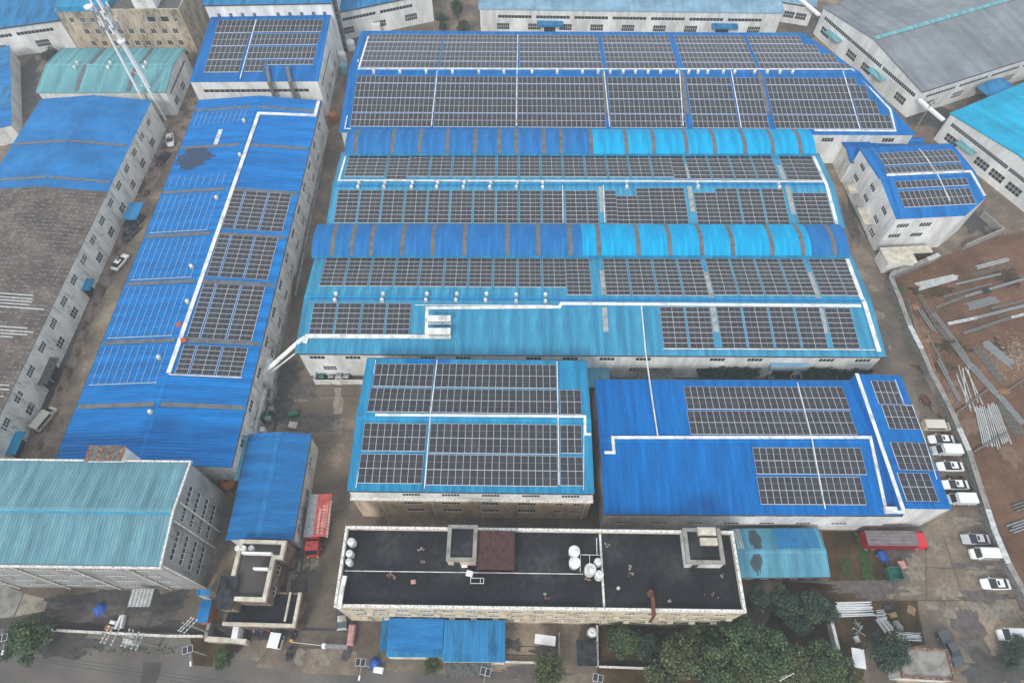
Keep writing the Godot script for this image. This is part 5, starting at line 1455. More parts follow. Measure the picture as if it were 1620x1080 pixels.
	var leg := func(i, y): return (ft[i] as Vector3).lerp(ctr, y / H * 0.78) + Vector3(0, y, 0)
	for i in 3:
		g = MB.new(); g.tube(leg.call(i, 0.0), leg.call(i, H), 0.33, 0.22, 10); part("leg", g.done(M.white_paint), mast)
	for y in range(4, 46, 3):
		g = MB.new()
		for i in 3: g.tube(leg.call(i, y), leg.call((i + 1) % 3, y + (1.5 if y % 2 else 0)), 0.06, 0.06, 5)
		part("brace", g.done(M.steel_pale), mast)
	for y in [25.0, 28.5, 33.0]:
		g = MB.new()
		var cc: Vector3 = (leg.call(0, y) + leg.call(1, y) + leg.call(2, y)) / 3.0
		g.lathe([[0.5, 0.0], [1.9, 0.0], [1.9, 0.12], [0.5, 0.12]], 12, cc); part("platform", g.done(M.steel), mast)
		for i in 6:
			var q := cc + Vector3(cos(i * 1.05) * 2.0, -0.9, sin(i * 1.05) * 2.0)
			g = MB.new(); g.bev(q + Vector3(-0.16, 0, -0.12), q + Vector3(0.16, 2.0, 0.12), 0.05); part("antenna", g.done(M.white_paint if i % 2 else M.steel), mast)
	for p in [[1.1, 21.5, 0.4], [-1.5, 30.0, 1.0], [-0.2, 36.0, 1.2]]:
		g = MB.new(); g.lathe([[0.0, 0.0], [0.9, 0.05], [0.95, 0.4], [0.0, 0.5]], 14, Vector3(-1.75 + p[0], p[1], -1.0 + p[2])); part("dish", g.done(M.white_paint), mast)
	# dark stack beside the tall white building
	var st := za(ZH, 862, 275, 0)
	var so := thing("flue_stack", "dark square flue stack beside the tall white building", "chimney", st)
	g = MB.new(); g.box(Vector3(-0.8, 0, -0.8), Vector3(0.8, 20, 0.8)); part("shaft", g.done(M.tarp_grey), so)
	for y in range(1, 20, 2):
		g = MB.new(); g.box(Vector3(-0.9, y, -0.9), Vector3(0.9, y + 0.15, 0.9)); part("band", g.done(M.steel), so)

func right_side() -> void:
	# three storey white building with solar roof
	var fl := z(ZO, 515, 674)
	var o := {"fl": fl, "fr": z(ZO, 1180, 640), "b": z(ZO, 296, 190), "e": 10.2, "rise": 1.2, "roof": "blue3", "wall": "white_wall", "over": 0.15, "cat": "building", "chamfer": [0.30, 0.2]}
	o.win0 = func(L): return [[7.2, 2.6, 1.3, 4, 1, [1.2, L * 0.42]], [4.0, 2.6, 1.3, 4, 1, [1.0, L * 0.40]]]
	o.win3 = func(L): return [[7.3, 2.2, 1.3, 3, 1, [L * 0.12, L * 0.42, L * 0.74]], [4.1, 2.2, 1.3, 3, 1, [L * 0.12, L * 0.42, L * 0.72]], [1.0, 2.2, 1.5, 3, 2, [L * 0.78]]]
	var b := hall("office_building", "three storey white building with a cobalt solar roof beside the earth lot", o)
	array(b, 1, "rear solar field on the three storey white building", [[z(ZO, 432, 310), z(ZO, 888, 205), 0, 2], [z(ZO, 452, 366), z(ZO, 940, 300), 0, 1]])
	array(b, 0, "front solar field on the three storey white building", [[z(ZO, 515, 470), z(ZO, 985, 398), 0, 1], [z(ZO, 565, 598), z(ZO, 1008, 466), 0, 2]])
	var k := []
	for p in [[445, 378, 0], [1018, 352, 0], [1115, 520, 0]]: k.append([p[2], z(ZO, p[0], p[1])[0], z(ZO, p[0], p[1])[1]])
	tray("cable_tray", "white cable tray along the ridge of the three storey white building", "cable tray", b, k, 0.5)
	k = []
	for p in [[665, 200, 1], [785, 365, 1], [875, 555, 0]]: k.append([p[2], z(ZO, p[0], p[1])[0], z(ZO, p[0], p[1])[1]])
	tray("cable_conduit", "white conduit across both slopes of the three storey white building", "cable", b, k, 0.18, 0.1, "tray_white", 0.2)
	var g := MB.new()
	for d in [[b.D * 0.1, 3.0], [b.D * 0.45, 5.0]]:
		g = MB.new(); g.box(Vector3(-2.0, 3.4, -b.D * 0.9 + d[0]), Vector3(-0.03, 3.55, -b.D * 0.9 + d[0] + d[1])); part("door_canopy", g.done(M.cream), b.node)
	var c := za(ZO, 400, 870, 3.4)
	var t := thing("canteen_lean_to", "cream roofed lean-to at the foot of the three storey building", "shed", Vector3(c.x, 0, c.z), b.turn)
	g = MB.new(); g.bev(Vector3(0, 3.25, 0), Vector3(6.6, 3.4, 4.6), 0.03); part("roof", g.done(M.cream), t)
	g = MB.new(); g.bev(Vector3(6.602, 3.25, 0), Vector3(11.0, 3.4, 2.0), 0.03); part("roof", g.done(M.cream), t)
	g = MB.new(); g.box(Vector3(0.3, 0, 0.2), Vector3(6.3, 3.24, 4.3)); part("wall", g.done(M.dirty_wall), t)
	# small blue annex behind it
	var a := hall("annex_building", "small cobalt roofed annex between the white building and the cobalt bay", {"fl": z(ZO, 212, 278), "fr": z(ZO, 300, 275), "b": z(ZO, 180, 140), "e": 6.5, "rise": 0.6, "roof": "cobalt", "wall": "dirty_wall", "cat": "building", "W": 5.5})
	hall("annex_building", "long low cobalt roof behind the three storey white building", {"fl": z(ZO, 300, 178), "fr": z(ZO, 690, 160), "b": z(ZO, 265, 140), "e": 6.0, "rise": 0.4, "roof": "blue3", "wall": "dirty_wall", "cat": "building"})
	# boundary wall of the earth lot
	var w1 := []
	for p in [[470, 190], [250, 285], [40, 360], [15, 400], [95, 600], [190, 860], [300, 1080]]: w1.append(za(ZY, p[0], p[1], 0))
	for p in [[390, 340], [560, 660], [740, 1080]]: w1.append(za(ZX, p[0], p[1], 0))
	for p in [[1250, 230], [1330, 420], [1440, 620], [1560, 860]]: w1.append(za(ZU, p[0], p[1], 0))
	var wt := thing("boundary_wall", "grey concrete boundary wall along the earth lot", "wall", w1[0])
	for i in w1.size() - 1:
		var p: Vector3 = w1[i]; var q: Vector3 = w1[i + 1]
		var n := maxi(1, int(p.distance_to(q) / 3.0))
		for j in n:
			var u: Vector3 = p.lerp(q, j / float(n)) - w1[0]; var v: Vector3 = p.lerp(q, (j + 1) / float(n)) - w1[0]
			g = MB.new(); g.sweep([u, v - (v - u).normalized() * 0.03], 0.5, 2.0); part("wall_panel", g.done(M.block_wall if (i + j) % 7 else M.concrete), wt)
			g = MB.new(); g.sweep([u + Vector3(0, 2.003, 0), v - (v - u).normalized() * 0.05 + Vector3(0, 2.003, 0)], 0.95, 0.12); part("coping", g.done(M.concrete if (i * 3 + j) % 5 else M.steel_pale), wt)
	var w2 := []
	for p in [[1080, 660], [1215, 775], [960, 885]]: w2.append(za(ZO, p[0], p[1], 0))
	line3("yard_wall", "low concrete wall around a heap behind the three storey building", "wall", w2, 0.4, 1.8, "concrete")

func front_side() -> void:
	# small blue roofed building
	var o := {"fr": z(ZN, 437, 460), "br": z(ZN, 513, 24), "l": z(ZN, 210, 240), "e": 6.2, "rise": 0.8, "axis": "z", "roof": "q_blue", "wall": "dirty_wall", "over": 0.2, "pitch": 0.4, "ribh": 0.06, "cat": "building"}
	o.win1 = func(L): return [[2.6, 1.6, 1.6, 3, 2, [L * 0.08, L * 0.75]], [1.0, 1.4, 2.2, 2, 2, [L * 0.45]]]
	var b := hall("workshop_building", "small blue roofed workshop beside the red trailer", o)
	var g := MB.new(); g.box(Vector3(-1.3, 5.6, -b.D - 0.4), Vector3(-0.4, 5.75, -b.D + 8.0)); part("side_sheet", g.done(M.shed_teal), b.node)
	# gatehouse: upper block, lower terrace and a dark stair head
	var tp := func(x, y, h): return za(ZV, x, y, h)
	var og := {"fl": z(ZV, 205, 705), "fr": z(ZV, 548, 715), "b": z(ZV, 400, 190), "e": 7.5, "axis": "flat", "wall": "brown_wall", "cat": "building", "noroof": true}
	og.win1 = func(L): return [[4.4, 1.4, 1.3, 2, 1, [L * 0.15, L * 0.5, L * 0.8]]]
	var gh := hall("gatehouse", "brown flat roofed gatehouse with pale parapets by the gate", og)
	var W: float = gh.W; var D: float = gh.D
	var zk := -D * 0.69
	g = MB.new(); g.box(Vector3(W + 0.001, 0, -D), Vector3(W + 1.25, 7.3, zk)); part("side_block", g.done(M.brown_wall), gh.node)
	g = MB.new(); g.box(Vector3(0.1, 7.3, -D + 0.1), Vector3(W - 0.05, 7.5, -0.1)); g.box(Vector3(W - 0.049, 7.3, -D + 0.1), Vector3(W + 1.2, 7.5, zk - 0.1)); part("roof_deck", g.done(M.asphalt_dark), gh.node)
	g = MB.new()
	var ins := 0.28
	g.sweep([Vector3(W * 0.5, 7.4, -ins), Vector3(W - ins, 7.4, -ins), Vector3(W - ins, 7.4, zk - ins), Vector3(W + 1.25 - ins, 7.4, zk - ins), Vector3(W + 1.25 - ins, 7.4, -D + ins), Vector3(ins, 7.4, -D + ins), Vector3(ins, 7.4, -ins), Vector3(W * 0.5, 7.4, -ins)], 0.6, 0.75)
	part("parapet", g.done(M.cream), gh.node)
	g = MB.new(); g.box(Vector3(-1.0, 0, -D + 7.0), Vector3(W + 4.0, 4.2, 2.9)); part("terrace_block", g.done(M.brown_wall), gh.node)
	g = MB.new(); g.box(Vector3(-0.7, 4.21, -D + 7.3), Vector3(W + 3.6, 4.26, 2.6)); part("terrace_deck", g.done(M.bitumen), gh.node)
	g = MB.new()
	for s in [[W + 3.6, W + 4.1, -D + 7.0, 3.0], [W + 2.2, W + 2.5, -D + 7.0, 2.2]]: g.bev(Vector3(s[0], 4.0, s[2]), Vector3(s[1], 4.7, s[3]), 0.04)
	g.bev(Vector3(-1.0, 4.0, 2.5), Vector3(W + 3.6, 4.7, 3.0), 0.04)
	part("terrace_parapet", g.done(M.cream), gh.node)
	var gi: Transform3D = (gh.T as Transform3D).affine_inverse()
	var h0: Vector3 = gi * za(ZV, 85, 775, 8.25); var h1: Vector3 = gi * za(ZV, 312, 492, 8.25)
	g = MB.new(); g.box(Vector3(h0.x + 0.3, 0, h1.z + 0.3), Vector3(h1.x - 0.1, 8.0, h0.z - 0.3)); part("stair_head", g.done(M.brown_wall), gh.node)
	g = MB.new(); g.bev(Vector3(h0.x, 8.0, h1.z), Vector3(h1.x, 8.25, h0.z), 0.05); part("stair_roof", g.done(M.slab_dark), gh.node)
	for s in [[330, 585, 297], [427, 555, 432]]:
		var s0: Vector3 = gi * za(ZV, s[0], s[2], 9.5); var s1: Vector3 = gi * za(ZV, s[1], s[2], 9.5)
		g = MB.new(); g.bev(Vector3(s0.x, 8.3, s0.z - 0.3), Vector3(s1.x, 9.5, s0.z), 0.05); var sb := part("sign_back", g.done(M.white_paint), gh.node)
		for x in [s0.x + 0.3, (s0.x + s1.x) * 0.5, s1.x - 0.4]:
			g = MB.new(); g.box(Vector3(x, 7.48, s0.z + 0.01), Vector3(x + 0.1, 8.6, s0.z + 0.11)); part("sign_post", g.done(M.red_paint), sb)
	var drum := MB.new(); drum.lathe([[0.0, 0.0], [0.42, 0.0], [0.45, 0.7], [0.40, 0.85], [0.24, 0.9], [0.21, 0.78], [0.0, 0.77]], 16)
	cache.drum = drum.done(M.tray_white)
	for x in [300, 350, 417]:
		var p := za(ZV, x, 232, 8.3)
		solo("water_tank", cache.drum, "small white open-topped tank on the gatehouse roof", "water tank", Transform3D(Basis(), Vector3(p.x, 7.48, p.z + 0.35)), "small tanks on the gatehouse roof")
	# long black roofed dormitory
	var os := {"fl": z(ZN, 622, 757), "fr": z(ZQ, 984, 682), "b": z(ZP, 700, 208), "e": 12.0, "axis": "flat", "wall": "cream_wall", "cat": "building", "noroof": true}
	os.win0 = func(L): return [[8.6, 1.7, 1.5, 3, 1, spread(1, L - 1, 17, 1.7)], [5.0, 1.7, 1.5, 3, 1, spread(1, L - 1, 17, 1.7)], [1.4, 1.7, 1.5, 3, 1, spread(1, L - 1, 17, 1.7)]]
	var s := hall("dormitory_block", "long cream block with a flat black roof and white parapets", os)
	flat_roof(s, "bitumen", "parapet", 0.8, 0.34)
	W = s.W; D = s.D
	var iv: Transform3D = (s.T as Transform3D).affine_inverse()
	var rl := func(c, x, y, h = 12.0): return iv * za(c, x, y, h)
	for x in spread(1, W - 1, 17, 0.9):
		g = MB.new(); g.bev(Vector3(x + 1.6, 7.2, 0.02), Vector3(x + 2.5, 7.9, 0.42), 0.04); part("air_conditioner", g.done(M.cream), s.node)
		g = MB.new(); g.bev(Vector3(x + 0.2, 3.8, 0.02), Vector3(x + 1.1, 4.5, 0.42), 0.04); part("air_conditioner", g.done(M.cream), s.node)
	pipes(s, 0, [W * 0.06, W * 0.24, W * 0.43, W * 0.67, W * 0.87], "cream", 0.08)
	g = MB.new(); g.bev(Vector3(rl.call(ZP, 1280, 640).x - 0.16, 12.0, -D + 0.46), Vector3(rl.call(ZP, 1280, 640).x + 0.16, 12.35, -0.46), 0.05); part("roof_kerb", g.done(M.parapet), s.node)
	g = MB.new()
	var y0: float = rl.call(ZP, 0, 445).z
	g.box(Vector3(0.6, 12.0, y0 - 0.05), Vector3(rl.call(ZP, 1160, 450).x, 12.1, y0 + 0.05)); part("roof_pipe", g.done(M.tray_white), s.node)
	# stair heads
	for q in [[ZP, 385, 385, 555, 185, "tan_wall"], [ZQ, 660, 400, 838, 200, "dirty_wall"]]:
		var p: Vector3 = rl.call(q[0], q[1], q[2], 14.6); var r: Vector3 = rl.call(q[0], q[3], q[4], 14.6)
		r.z = -D + 0.1
		g = MB.new(); g.box(Vector3(p.x, 12, r.z), Vector3(r.x, 14.2, p.z)); part("stair_head", g.done(M[q[5]]), s.node)
		g = MB.new()
		for k in [[p.x - 0.15, p.x + 0.45, r.z, p.z], [r.x - 0.45, r.x + 0.15, r.z, p.z]]: g.bev(Vector3(k[0], 14.202, k[2]), Vector3(k[1], 14.75, k[3]), 0.04)
		g.bev(Vector3(p.x + 0.45, 14.202, p.z - 0.5), Vector3(r.x - 0.45, 14.745, p.z), 0.04); g.bev(Vector3(p.x + 0.45, 14.202, r.z), Vector3(r.x - 0.45, 14.745, r.z + 0.5), 0.04)
		part("stair_parapet", g.done(M.concrete), s.node)
		g = MB.new(); g.box(Vector3(p.x + 0.46, 14.203, r.z + 0.51), Vector3(r.x - 0.46, 14.3, p.z - 0.51)); part("stair_deck", g.done(M.bitumen), s.node)
		g = MB.new(); g.box(Vector3(p.x + 0.9, 12, p.z + 0.005), Vector3(p.x + 1.8, 13.9, p.z + 0.06)); part("door", g.done(M.dark_metal), s.node)
	for q in [[760, 195, 815, 250], [775, 255, 825, 305]]:
		var p: Vector3 = rl.call(ZQ, q[0] - 40, q[3] - 10, 15.2); var r: Vector3 = rl.call(ZQ, q[2], q[1], 15.2)
		g = MB.new(); g.bev(Vector3(p.x, 14.76, r.z), Vector3(r.x, 15.5, p.z), 0.1); part("roof_box", g.done(M.cream), s.node)
	# maroon sheet shed on the roof
	var m0: Vector3 = rl.call(ZP, 555, 435, 14.0); var m1: Vector3 = rl.call(ZP, 772, 215, 14.0)
	var rs := thing("roof_shelter", "maroon sheet roof shelter standing on the black roof", "shelter", (s.T as Transform3D) * Vector3(m0.x, 12.0, m0.z), s.turn)
	part("roof_sheet", sheet(0, m1.x - m0.x, m1.z - m0.z, 0, "z", M.maroon, 0.36, 0.05), rs, Transform3D(Basis(), Vector3(0, 2.0, 0)))
	for x in [0.1, m1.x - m0.x - 0.2]:
		for zz in [-0.15, m1.z - m0.z + 0.1]:
			g = MB.new(); g.box(Vector3(x, 0, zz), Vector3(x + 0.1, 1.98, zz + 0.1)); part("post", g.done(M.rust), rs)
	g = MB.new(); g.box(Vector3(0.02, 0, -0.05), Vector3(m1.x - m0.x - 0.02, 0.5, -0.01)); part("kerb", g.done(M.brown_wall), rs)
	roof_tanks(s)
	# blue roofed sheds in front
	var oT := {"fl": z(ZW, 870, 462), "fr": z(ZW, 1392, 467), "b": z(ZW, 1100, 122), "e": 4.2, "rise": 0.5, "axis": "mono", "roof": "shed_blue", "wall": "dirty_wall", "over": 0.1, "pitch": 0.5, "ribh": 0.07, "cat": "shed"}
	hall("blue_shed", "ribbed blue shed roof in front of the black roofed block", oT)
	var oT2 := {"fl": z(ZW, 385, 420), "fr": z(ZW, 862, 425), "b": z(ZW, 600, 105), "e": 3.9, "rise": 0.6, "axis": "mono", "roof": "shed_blue", "wall": "dirty_wall", "over": 0.1, "pitch": 0.5, "cat": "shed"}
	var t2 := hall("blue_shed", "blue shed roof with a sagging tarpaulin beside the gate fence", oT2)
	g = MB.new()
	var N := 10
	for i in N:
		for j in 8:
			var f := func(a, c):
				var x: float = t2.W * a / N
				var zz: float = -t2.D + (t2.D * (0.80 + 0.1 * sin(PI * a / N))) * c / 8.0
				return Vector3(x, 4.75 - 0.5 * c / 8.0 - 0.35 * sin(PI * a / N) * sin(PI * c / 8.0) + 0.25 * (c / 8.0), zz)
			g.quad(f.call(i, j + 1), f.call(i + 1, j + 1), f.call(i + 1, j), f.call(i, j))
	part("tarpaulin", g.done(M.q_blue), t2.node)
	var c0 := za(ZW, 878, 600, 2.6); var c1 := za(ZW, 1280, 470, 2.6)
	var ct := thing("grey_awning", "grey awning in front of the ribbed blue shed", "awning", Vector3(c0.x, 0, c0.z))
	part("roof_sheet", sheet(0, c1.x - c0.x, c1.z - c0.z, 0, "z", M.tarp_grey, 0.6, 0.03), ct, Transform3D(Basis(), Vector3(0, 2.6, 0)))
	for x in [0.1, c1.x - c0.x - 0.2]:
		g = MB.new(); g.tube(Vector3(x, 0, -0.1), Vector3(x, 2.6, -0.1), 0.05, 0.05, 6); part("post", g.done(M.steel), ct)
	var e0 := za(ZW, 322, 370, 3.4)
	var et := thing("lean_to", "rusty blue lean-to strip at the end of the tarpaulin shed", "shed", Vector3(e0.x, 0, e0.z))
	part("roof_sheet", sheet(0, 1.3, -5.6, 0, "z", M.shed_blue, 0.4, 0.05), et, Transform3D(Basis(), Vector3(0, 3.4, 0)))
	g = MB.new(); g.box(Vector3(0.1, 0, -5.4), Vector3(1.2, 3.3, -0.2)); part("wall", g.done(M.rust), et)
	# teal and blue shed on the right
	var ou := {"fl": z(ZQ, 962, 473), "fr": z(ZQ, 1458, 468), "b": z(ZQ, 1180, 208), "e": 3.6, "rise": 0.8, "axis": "x", "roof": "shed_teal", "wall": "brown_wall", "over": 0.25, "pitch": 0.45, "ribh": 0.06, "cat": "shed"}
	ou.win0 = func(L): return [[1.0, 1.4, 1.5, 2, 1, spread(1, L - 1, 5, 1.4)]]
	var u := hall("long_shed", "teal and blue striped shed beside the vegetable plot", ou)
	for q in [[1175, 1300, "q_blue"], [1302, 1420, "shed_blue"], [945, 985, "steel_pale"]]:
		var a := on(u, 1, z(ZQ, q[0], 320)[0], z(ZQ, q[0], 320)[1]); var d := on(u, 1, z(ZQ, q[1], 320)[0], z(ZQ, q[1], 320)[1])
		part("roof_patch", sheet(a.x, d.x, u.sl[1].z[0] - 0.2, u.sl[1].z[1] - 0.4, "z", M[q[2]], 0.45, 0.06), u.node, (u.sl[1].t as Transform3D).translated_local(Vector3(0, 0.025, 0)))
	# soot left by the flue behind it, drawn out along the ribs
	for k in 2:
		var p: Array = [[1046, 390], [1040, 265]][k]
		var a := on(u, k, z(ZQ, p[0], p[1])[0], z(ZQ, p[0], p[1])[1])
		for i in 9:
			var hl: float = (2.4 if k == 0 else 3.6) * (1.0 - absf(i - 4) / 5.2) * rng.randf_range(0.75, 1.05)
			var mid: float = a.z + rng.randf_range(-0.3, 0.3)
			var lo: float = maxf(u.sl[k].z[0] + 0.05, mid - hl); var hi: float = minf(u.sl[k].z[1] - 0.05, mid + hl)
			if hi > lo: part("soot_stain", sheet(a.x + (i - 4) * 0.225, a.x + (i - 3) * 0.225, lo, hi, "z", M.soot if absi(i - 4) < 2 else M.soot_thin, 0.225, 0.02), u.node, (u.sl[k].t as Transform3D).translated_local(Vector3(0, 0.066, 0)))
	# walled flat roof at the lower right
	var ox := {"fl": z(ZZ, 1065, 1030), "fr": z(ZZ, 1568, 1060), "b": z(ZZ, 1130, 745), "e": 3.8, "axis": "flat", "wall": "dirty_wall", "cat": "building", "noroof": true}
	var x := hall("flat_store", "flat roofed store with a rusty rim beside the black pickup", ox)
	flat_roof(x, "concrete", "rusty", 0.3, 0.22)
	# gate lodge wall and white panel by the gate
	var w0 := za(ZV, 300, 830, 3.0)
	var lo := thing("lodge_yard", "pale walled yard with a white side panel beside the gatehouse", "wall", Vector3(w0.x, 0, w0.z))
	var q0 := za(ZV, 20, 1025, 2.0) - lo.position; var q1 := za(ZV, 370, 1050, 2.0) - lo.position; var q2 := za(ZV, 285, 1030, 2.0) - lo.position
	q0.y = 0; q1.y = 0; q2.y = 0
	g = MB.new(); g.sweep([q0, q1], 0.7, 2.0); part("front_wall", g.done(M.cream), lo)
	g = MB.new(); g.sweep([Vector3(0, 0, 0), q2], 0.9, 2.9); part("side_panel", g.done(M.white_paint), lo)
	g = MB.new(); g.sweep([za(ZV, 100, 900, 0) - lo.position, q0], 0.5, 2.0); part("rear_wall", g.done(M.concrete), lo)
	# small blue sheds at the foot of the gatehouse
	for q in [[0, 690, 85, 890, 3.2, "left beneath the stair roof", "q_blue"], [0, 605, 70, 660, 3.6, "tucked behind the larger blue lean-to", "shed_blue"]]:
		var a := za(ZV, q[0] - 60, q[3], q[4]); var d := za(ZV, q[2], q[1], q[4])
		var t := thing("lean_to", "small blue lean-to roof %s" % q[5].replace("left beneath", "beneath"), "shed", Vector3(a.x, 0, a.z))
		part("roof_sheet", sheet(0, d.x - a.x, d.z - a.z, 0, "z", M[q[6]], 0.4, 0.04), t, Transform3D(Basis(), Vector3(0, q[4], 0)))
		g = MB.new(); g.box(Vector3(0.1, 0, d.z - a.z + 0.1), Vector3(d.x - a.x - 0.1, q[4] - 0.05, -0.1)); part("wall", g.done(M.orange if q[4] < 3.4 else M.dirty_wall), t)
	# striped grey lean-to against the big teal block
	var l0 := za(ZJ, 1085, 215, 3.0); var l1 := za(ZJ, 1320, 60, 3.0)
	var lt := thing("lean_to", "grey and white striped lean-to against the big teal block", "shed", Vector3(l0.x, 0, l0.z))
	part("roof_sheet", sheet(0, l1.x - l0.x, l1.z - l0.z, 0, "z", M.steel_pale, 0.62, 0.16), lt, Transform3D(Basis(), Vector3(0, 3.0, 0)))
	for xx in [0.1, l1.x - l0.x - 0.2]:
		g = MB.new(); g.tube(Vector3(xx, 0, -0.1), Vector3(xx, 3.0, -0.1), 0.06, 0.06, 6); part("post", g.done(M.steel), lt)

func roof_tanks(s: Dictionary) -> void:
	var tank := func(c, x, y, r, h, kind, what):
		var p := za(c, x, y, 12.0 + h)
		var t := thing("water_tank", what, "water tank", Vector3(p.x, 11.99, p.z))
		var g := MB.new()
		if kind == "flat": g.lathe([[0.0, 0.0], [r, 0.0], [r, h - 0.15], [r + 0.06, h - 0.1], [r + 0.06, h], [r * 0.5, h + 0.06], [0.0, h + 0.08]], 22)
		else: g.lathe([[0.0, 0.0], [r * 0.96, 0.0], [r, h * 0.25], [r * 0.96, h * 0.5], [r, h * 0.75], [r * 0.85, h], [r * 0.36, h + 0.2], [r * 0.36, h + 0.32], [r * 0.3, h + 0.3], [r * 0.28, h + 0.16], [0.0, h + 0.14]], 22)
		part("drum", g.done(M.tray_white if kind != "grey" else M.steel_pale), t)
		if kind == "flat":
			var l := MB.new(); l.lathe([[0.0, h + 0.082], [0.3, h + 0.075], [0.28, h + 0.15], [0.0, h + 0.16]], 12, Vector3(r * 0.2, 0, r * 0.3)); part("lid", l.done(M.white_paint), t)
	tank.call(ZP, 1112, 330, 0.8, 1.3, "flat", "white flat-topped tank, rear of the pair on the black roof")
	tank.call(ZP, 1114, 394, 0.8, 1.3, "flat", "white flat-topped tank, front of the pair on the black roof")
	tank.call(ZP, 1203, 432, 0.78, 1.9, "flat", "grey-white tank in the middle of the tank cluster")
	tank.call(ZP, 1248, 388, 0.6, 1.8, "neck", "slim steel tank at the back of the cluster by the roof kerb")
	tank.call(ZP, 1256, 460, 0.66, 1.9, "neck", "steel tank at the front of the cluster by the roof kerb")
	tank.call(ZN, 688, 475, 0.62, 1.6, "neck", "rear one of three tanks at the parapet corner above the truck")
	tank.call(ZN, 680, 525, 0.56, 1.6, "neck", "middle one of three tanks at the parapet corner above the truck")
	tank.call(ZN, 677, 560, 0.5, 1.5, "neck", "front one of three tanks at the parapet corner above the truck")
	var iv: Transform3D = (s.T as Transform3D).affine_inverse()
	var pf := thing("tank_pipework", "white pipe frame around the roof tank cluster", "pipework", za(ZP, 1145, 450, 12.0))
	var o: Vector3 = pf.position
	var g := MB.new()
	for l in [[[1145, 448], [1145, 350]], [[1145, 350], [1255, 352]], [[1197, 350], [1200, 430]], [[1240, 350], [1238, 255]]]:
		g.tube(za(ZP, l[0][0], l[0][1], 12.25) - o, za(ZP, l[1][0], l[1][1], 12.25) - o, 0.06, 0.06, 6)
	part("pipe", g.done(M.tray_white), pf)
	# rust flue lying over the front parapet
	var p0 := za(ZQ, 457, 590, 13.2); var p1 := za(ZQ, 465, 700, 13.0)
	g = MB.new(); g.sweep([Vector3.ZERO, p1 - p0, p1 - p0 + Vector3(0, -3.5, 0.35)], 0.5, 0.5)
	solo("rusty_flue", g.done(M.rust), "rust brown flue bent over the front parapet of the black roof", "flue", Transform3D(Basis(), p0))
	g = MB.new(); g.lathe([[0.0, 0.0], [0.5, 0.0], [0.5, 0.9], [0.42, 1.0], [0.0, 1.0]], 14)
	solo("flue_fan", g.done(M.rust), "rusty fan housing at the head of the brown flue", "fan", Transform3D(Basis(), Vector3(p0.x - 0.05, 11.985, p0.z - 0.6)))
	# odds and ends on the black roof
	var bits := [[ZP, 195, 507, "crate", "pink", 0.7, 0.5, "small pink crate on the black roof", "crate"], [ZP, 515, 460, "water_box", "white_paint", 1.0, 0.6, "white plastic box in front of the stair head", "box"], [ZP, 485, 410, "door_step", "white_paint", 0.9, 0.25, "white step at the stair head door", "step"], [ZQ, 672, 396, "tank_ball", "white_paint", 0.8, 0.8, "white box at the corner of the far stair head", "box"]]
	for q in bits:
		var p := za(q[0], q[1], q[2], 12.0)
		g = MB.new(); g.bev(Vector3(-q[5] * 0.5, 0, -q[5] * 0.4), Vector3(q[5] * 0.5, q[6], q[5] * 0.4), 0.06)
		solo(q[3], g.done(M[q[4]]), q[7], q[8], Transform3D(Basis(Vector3.UP, rng.randf_range(-0.4, 0.4)), Vector3(p.x, 11.985, p.z)))
	var fr := za(ZP, 520, 515, 12.05); var fq := za(ZP, 595, 485, 12.05)
	g = MB.new()
	var dx := fq.x - fr.x; var dz := fq.z - fr.z
	for k in [[0.0, 0.0, dx, 0.0], [0.0, dz, dx, dz], [0.0, dz, 0.0, 0.0], [dx, dz, dx, 0.0], [dx * 0.75, dz, dx * 0.75, 0.0]]:
		g.tube(Vector3(k[0], 0.2, k[1]), Vector3(k[2], 0.2, k[3]), 0.05, 0.05, 6)
	for k in [Vector3(0, 0, 0), Vector3(dx, 0, 0), Vector3(0, 0, dz), Vector3(dx, 0, dz)]: g.tube(k + Vector3(0, -0.07, 0), k + Vector3(0, 0.2, 0), 0.05, 0.05, 6)
	solo("pipe_rack", g.done(M.tray_white), "white rectangular pipe frame lying on the black roof", "frame", Transform3D(Basis(), fr))
	for q in [[ZP, 60, 470, 0.5], [ZP, 85, 475, 0.35], [ZP, 245, 385, 0.3], [ZP, 235, 320, 0.4], [ZP, 945, 590, 0.6], [ZQ, 865, 475, 0.8], [ZQ, 800, 585, 0.9], [ZQ, 335, 450, 0.4], [ZQ, 330, 412, 0.3], [ZQ, 555, 610, 0.3], [ZP, 1180, 490, 0.5], [ZQ, 205, 300, 0.4]]:
		var p := za(q[0], q[1], q[2], 12.0)
		var lt := thing("roof_litter", "little heap of pale litter on the black roof", "litter", Vector3(p.x, 11.985, p.z), rng.randf() * 6.0, "litter on the black roof")
		for i in 5:
			g = MB.new(); g.bev(Vector3(-0.16, 0, -0.12), Vector3(0.16, 0.1, 0.12), 0.03)
			part("scrap_piece", g.done(M.concrete if i % 2 else M.rusty), lt, Transform3D(Basis(Vector3.UP, rng.randf() * 6.0).scaled(Vector3.ONE * rng.randf_range(0.5, 1.3)), Vector3(rng.randfn(0, q[3] * 0.5), 0, rng.randfn(0, q[3] * 0.4))))
	var rc := za(ZQ, 263, 542, 12.0)
	g = MB.new(); g.lathe([[0.0, 0.0], [0.26, 0.0], [0.26, 0.3], [0.2, 0.36], [0.0, 0.36]], 14)
	solo("paint_bucket", g.done(M.cream), "pale round bucket alone on the black roof", "bucket", Transform3D(Basis(), Vector3(rc.x, 11.985, rc.z)))
	# white duct down the corner above the gate
	var d := [za(ZN, 665, 625, 13.0), za(ZN, 650, 690, 13.0), za(ZN, 640, 765, 12.9)]
	line3("corner_duct", "white duct over the parapet corner above the dark car", "duct", d, 0.6, 0.45, "tray_white")

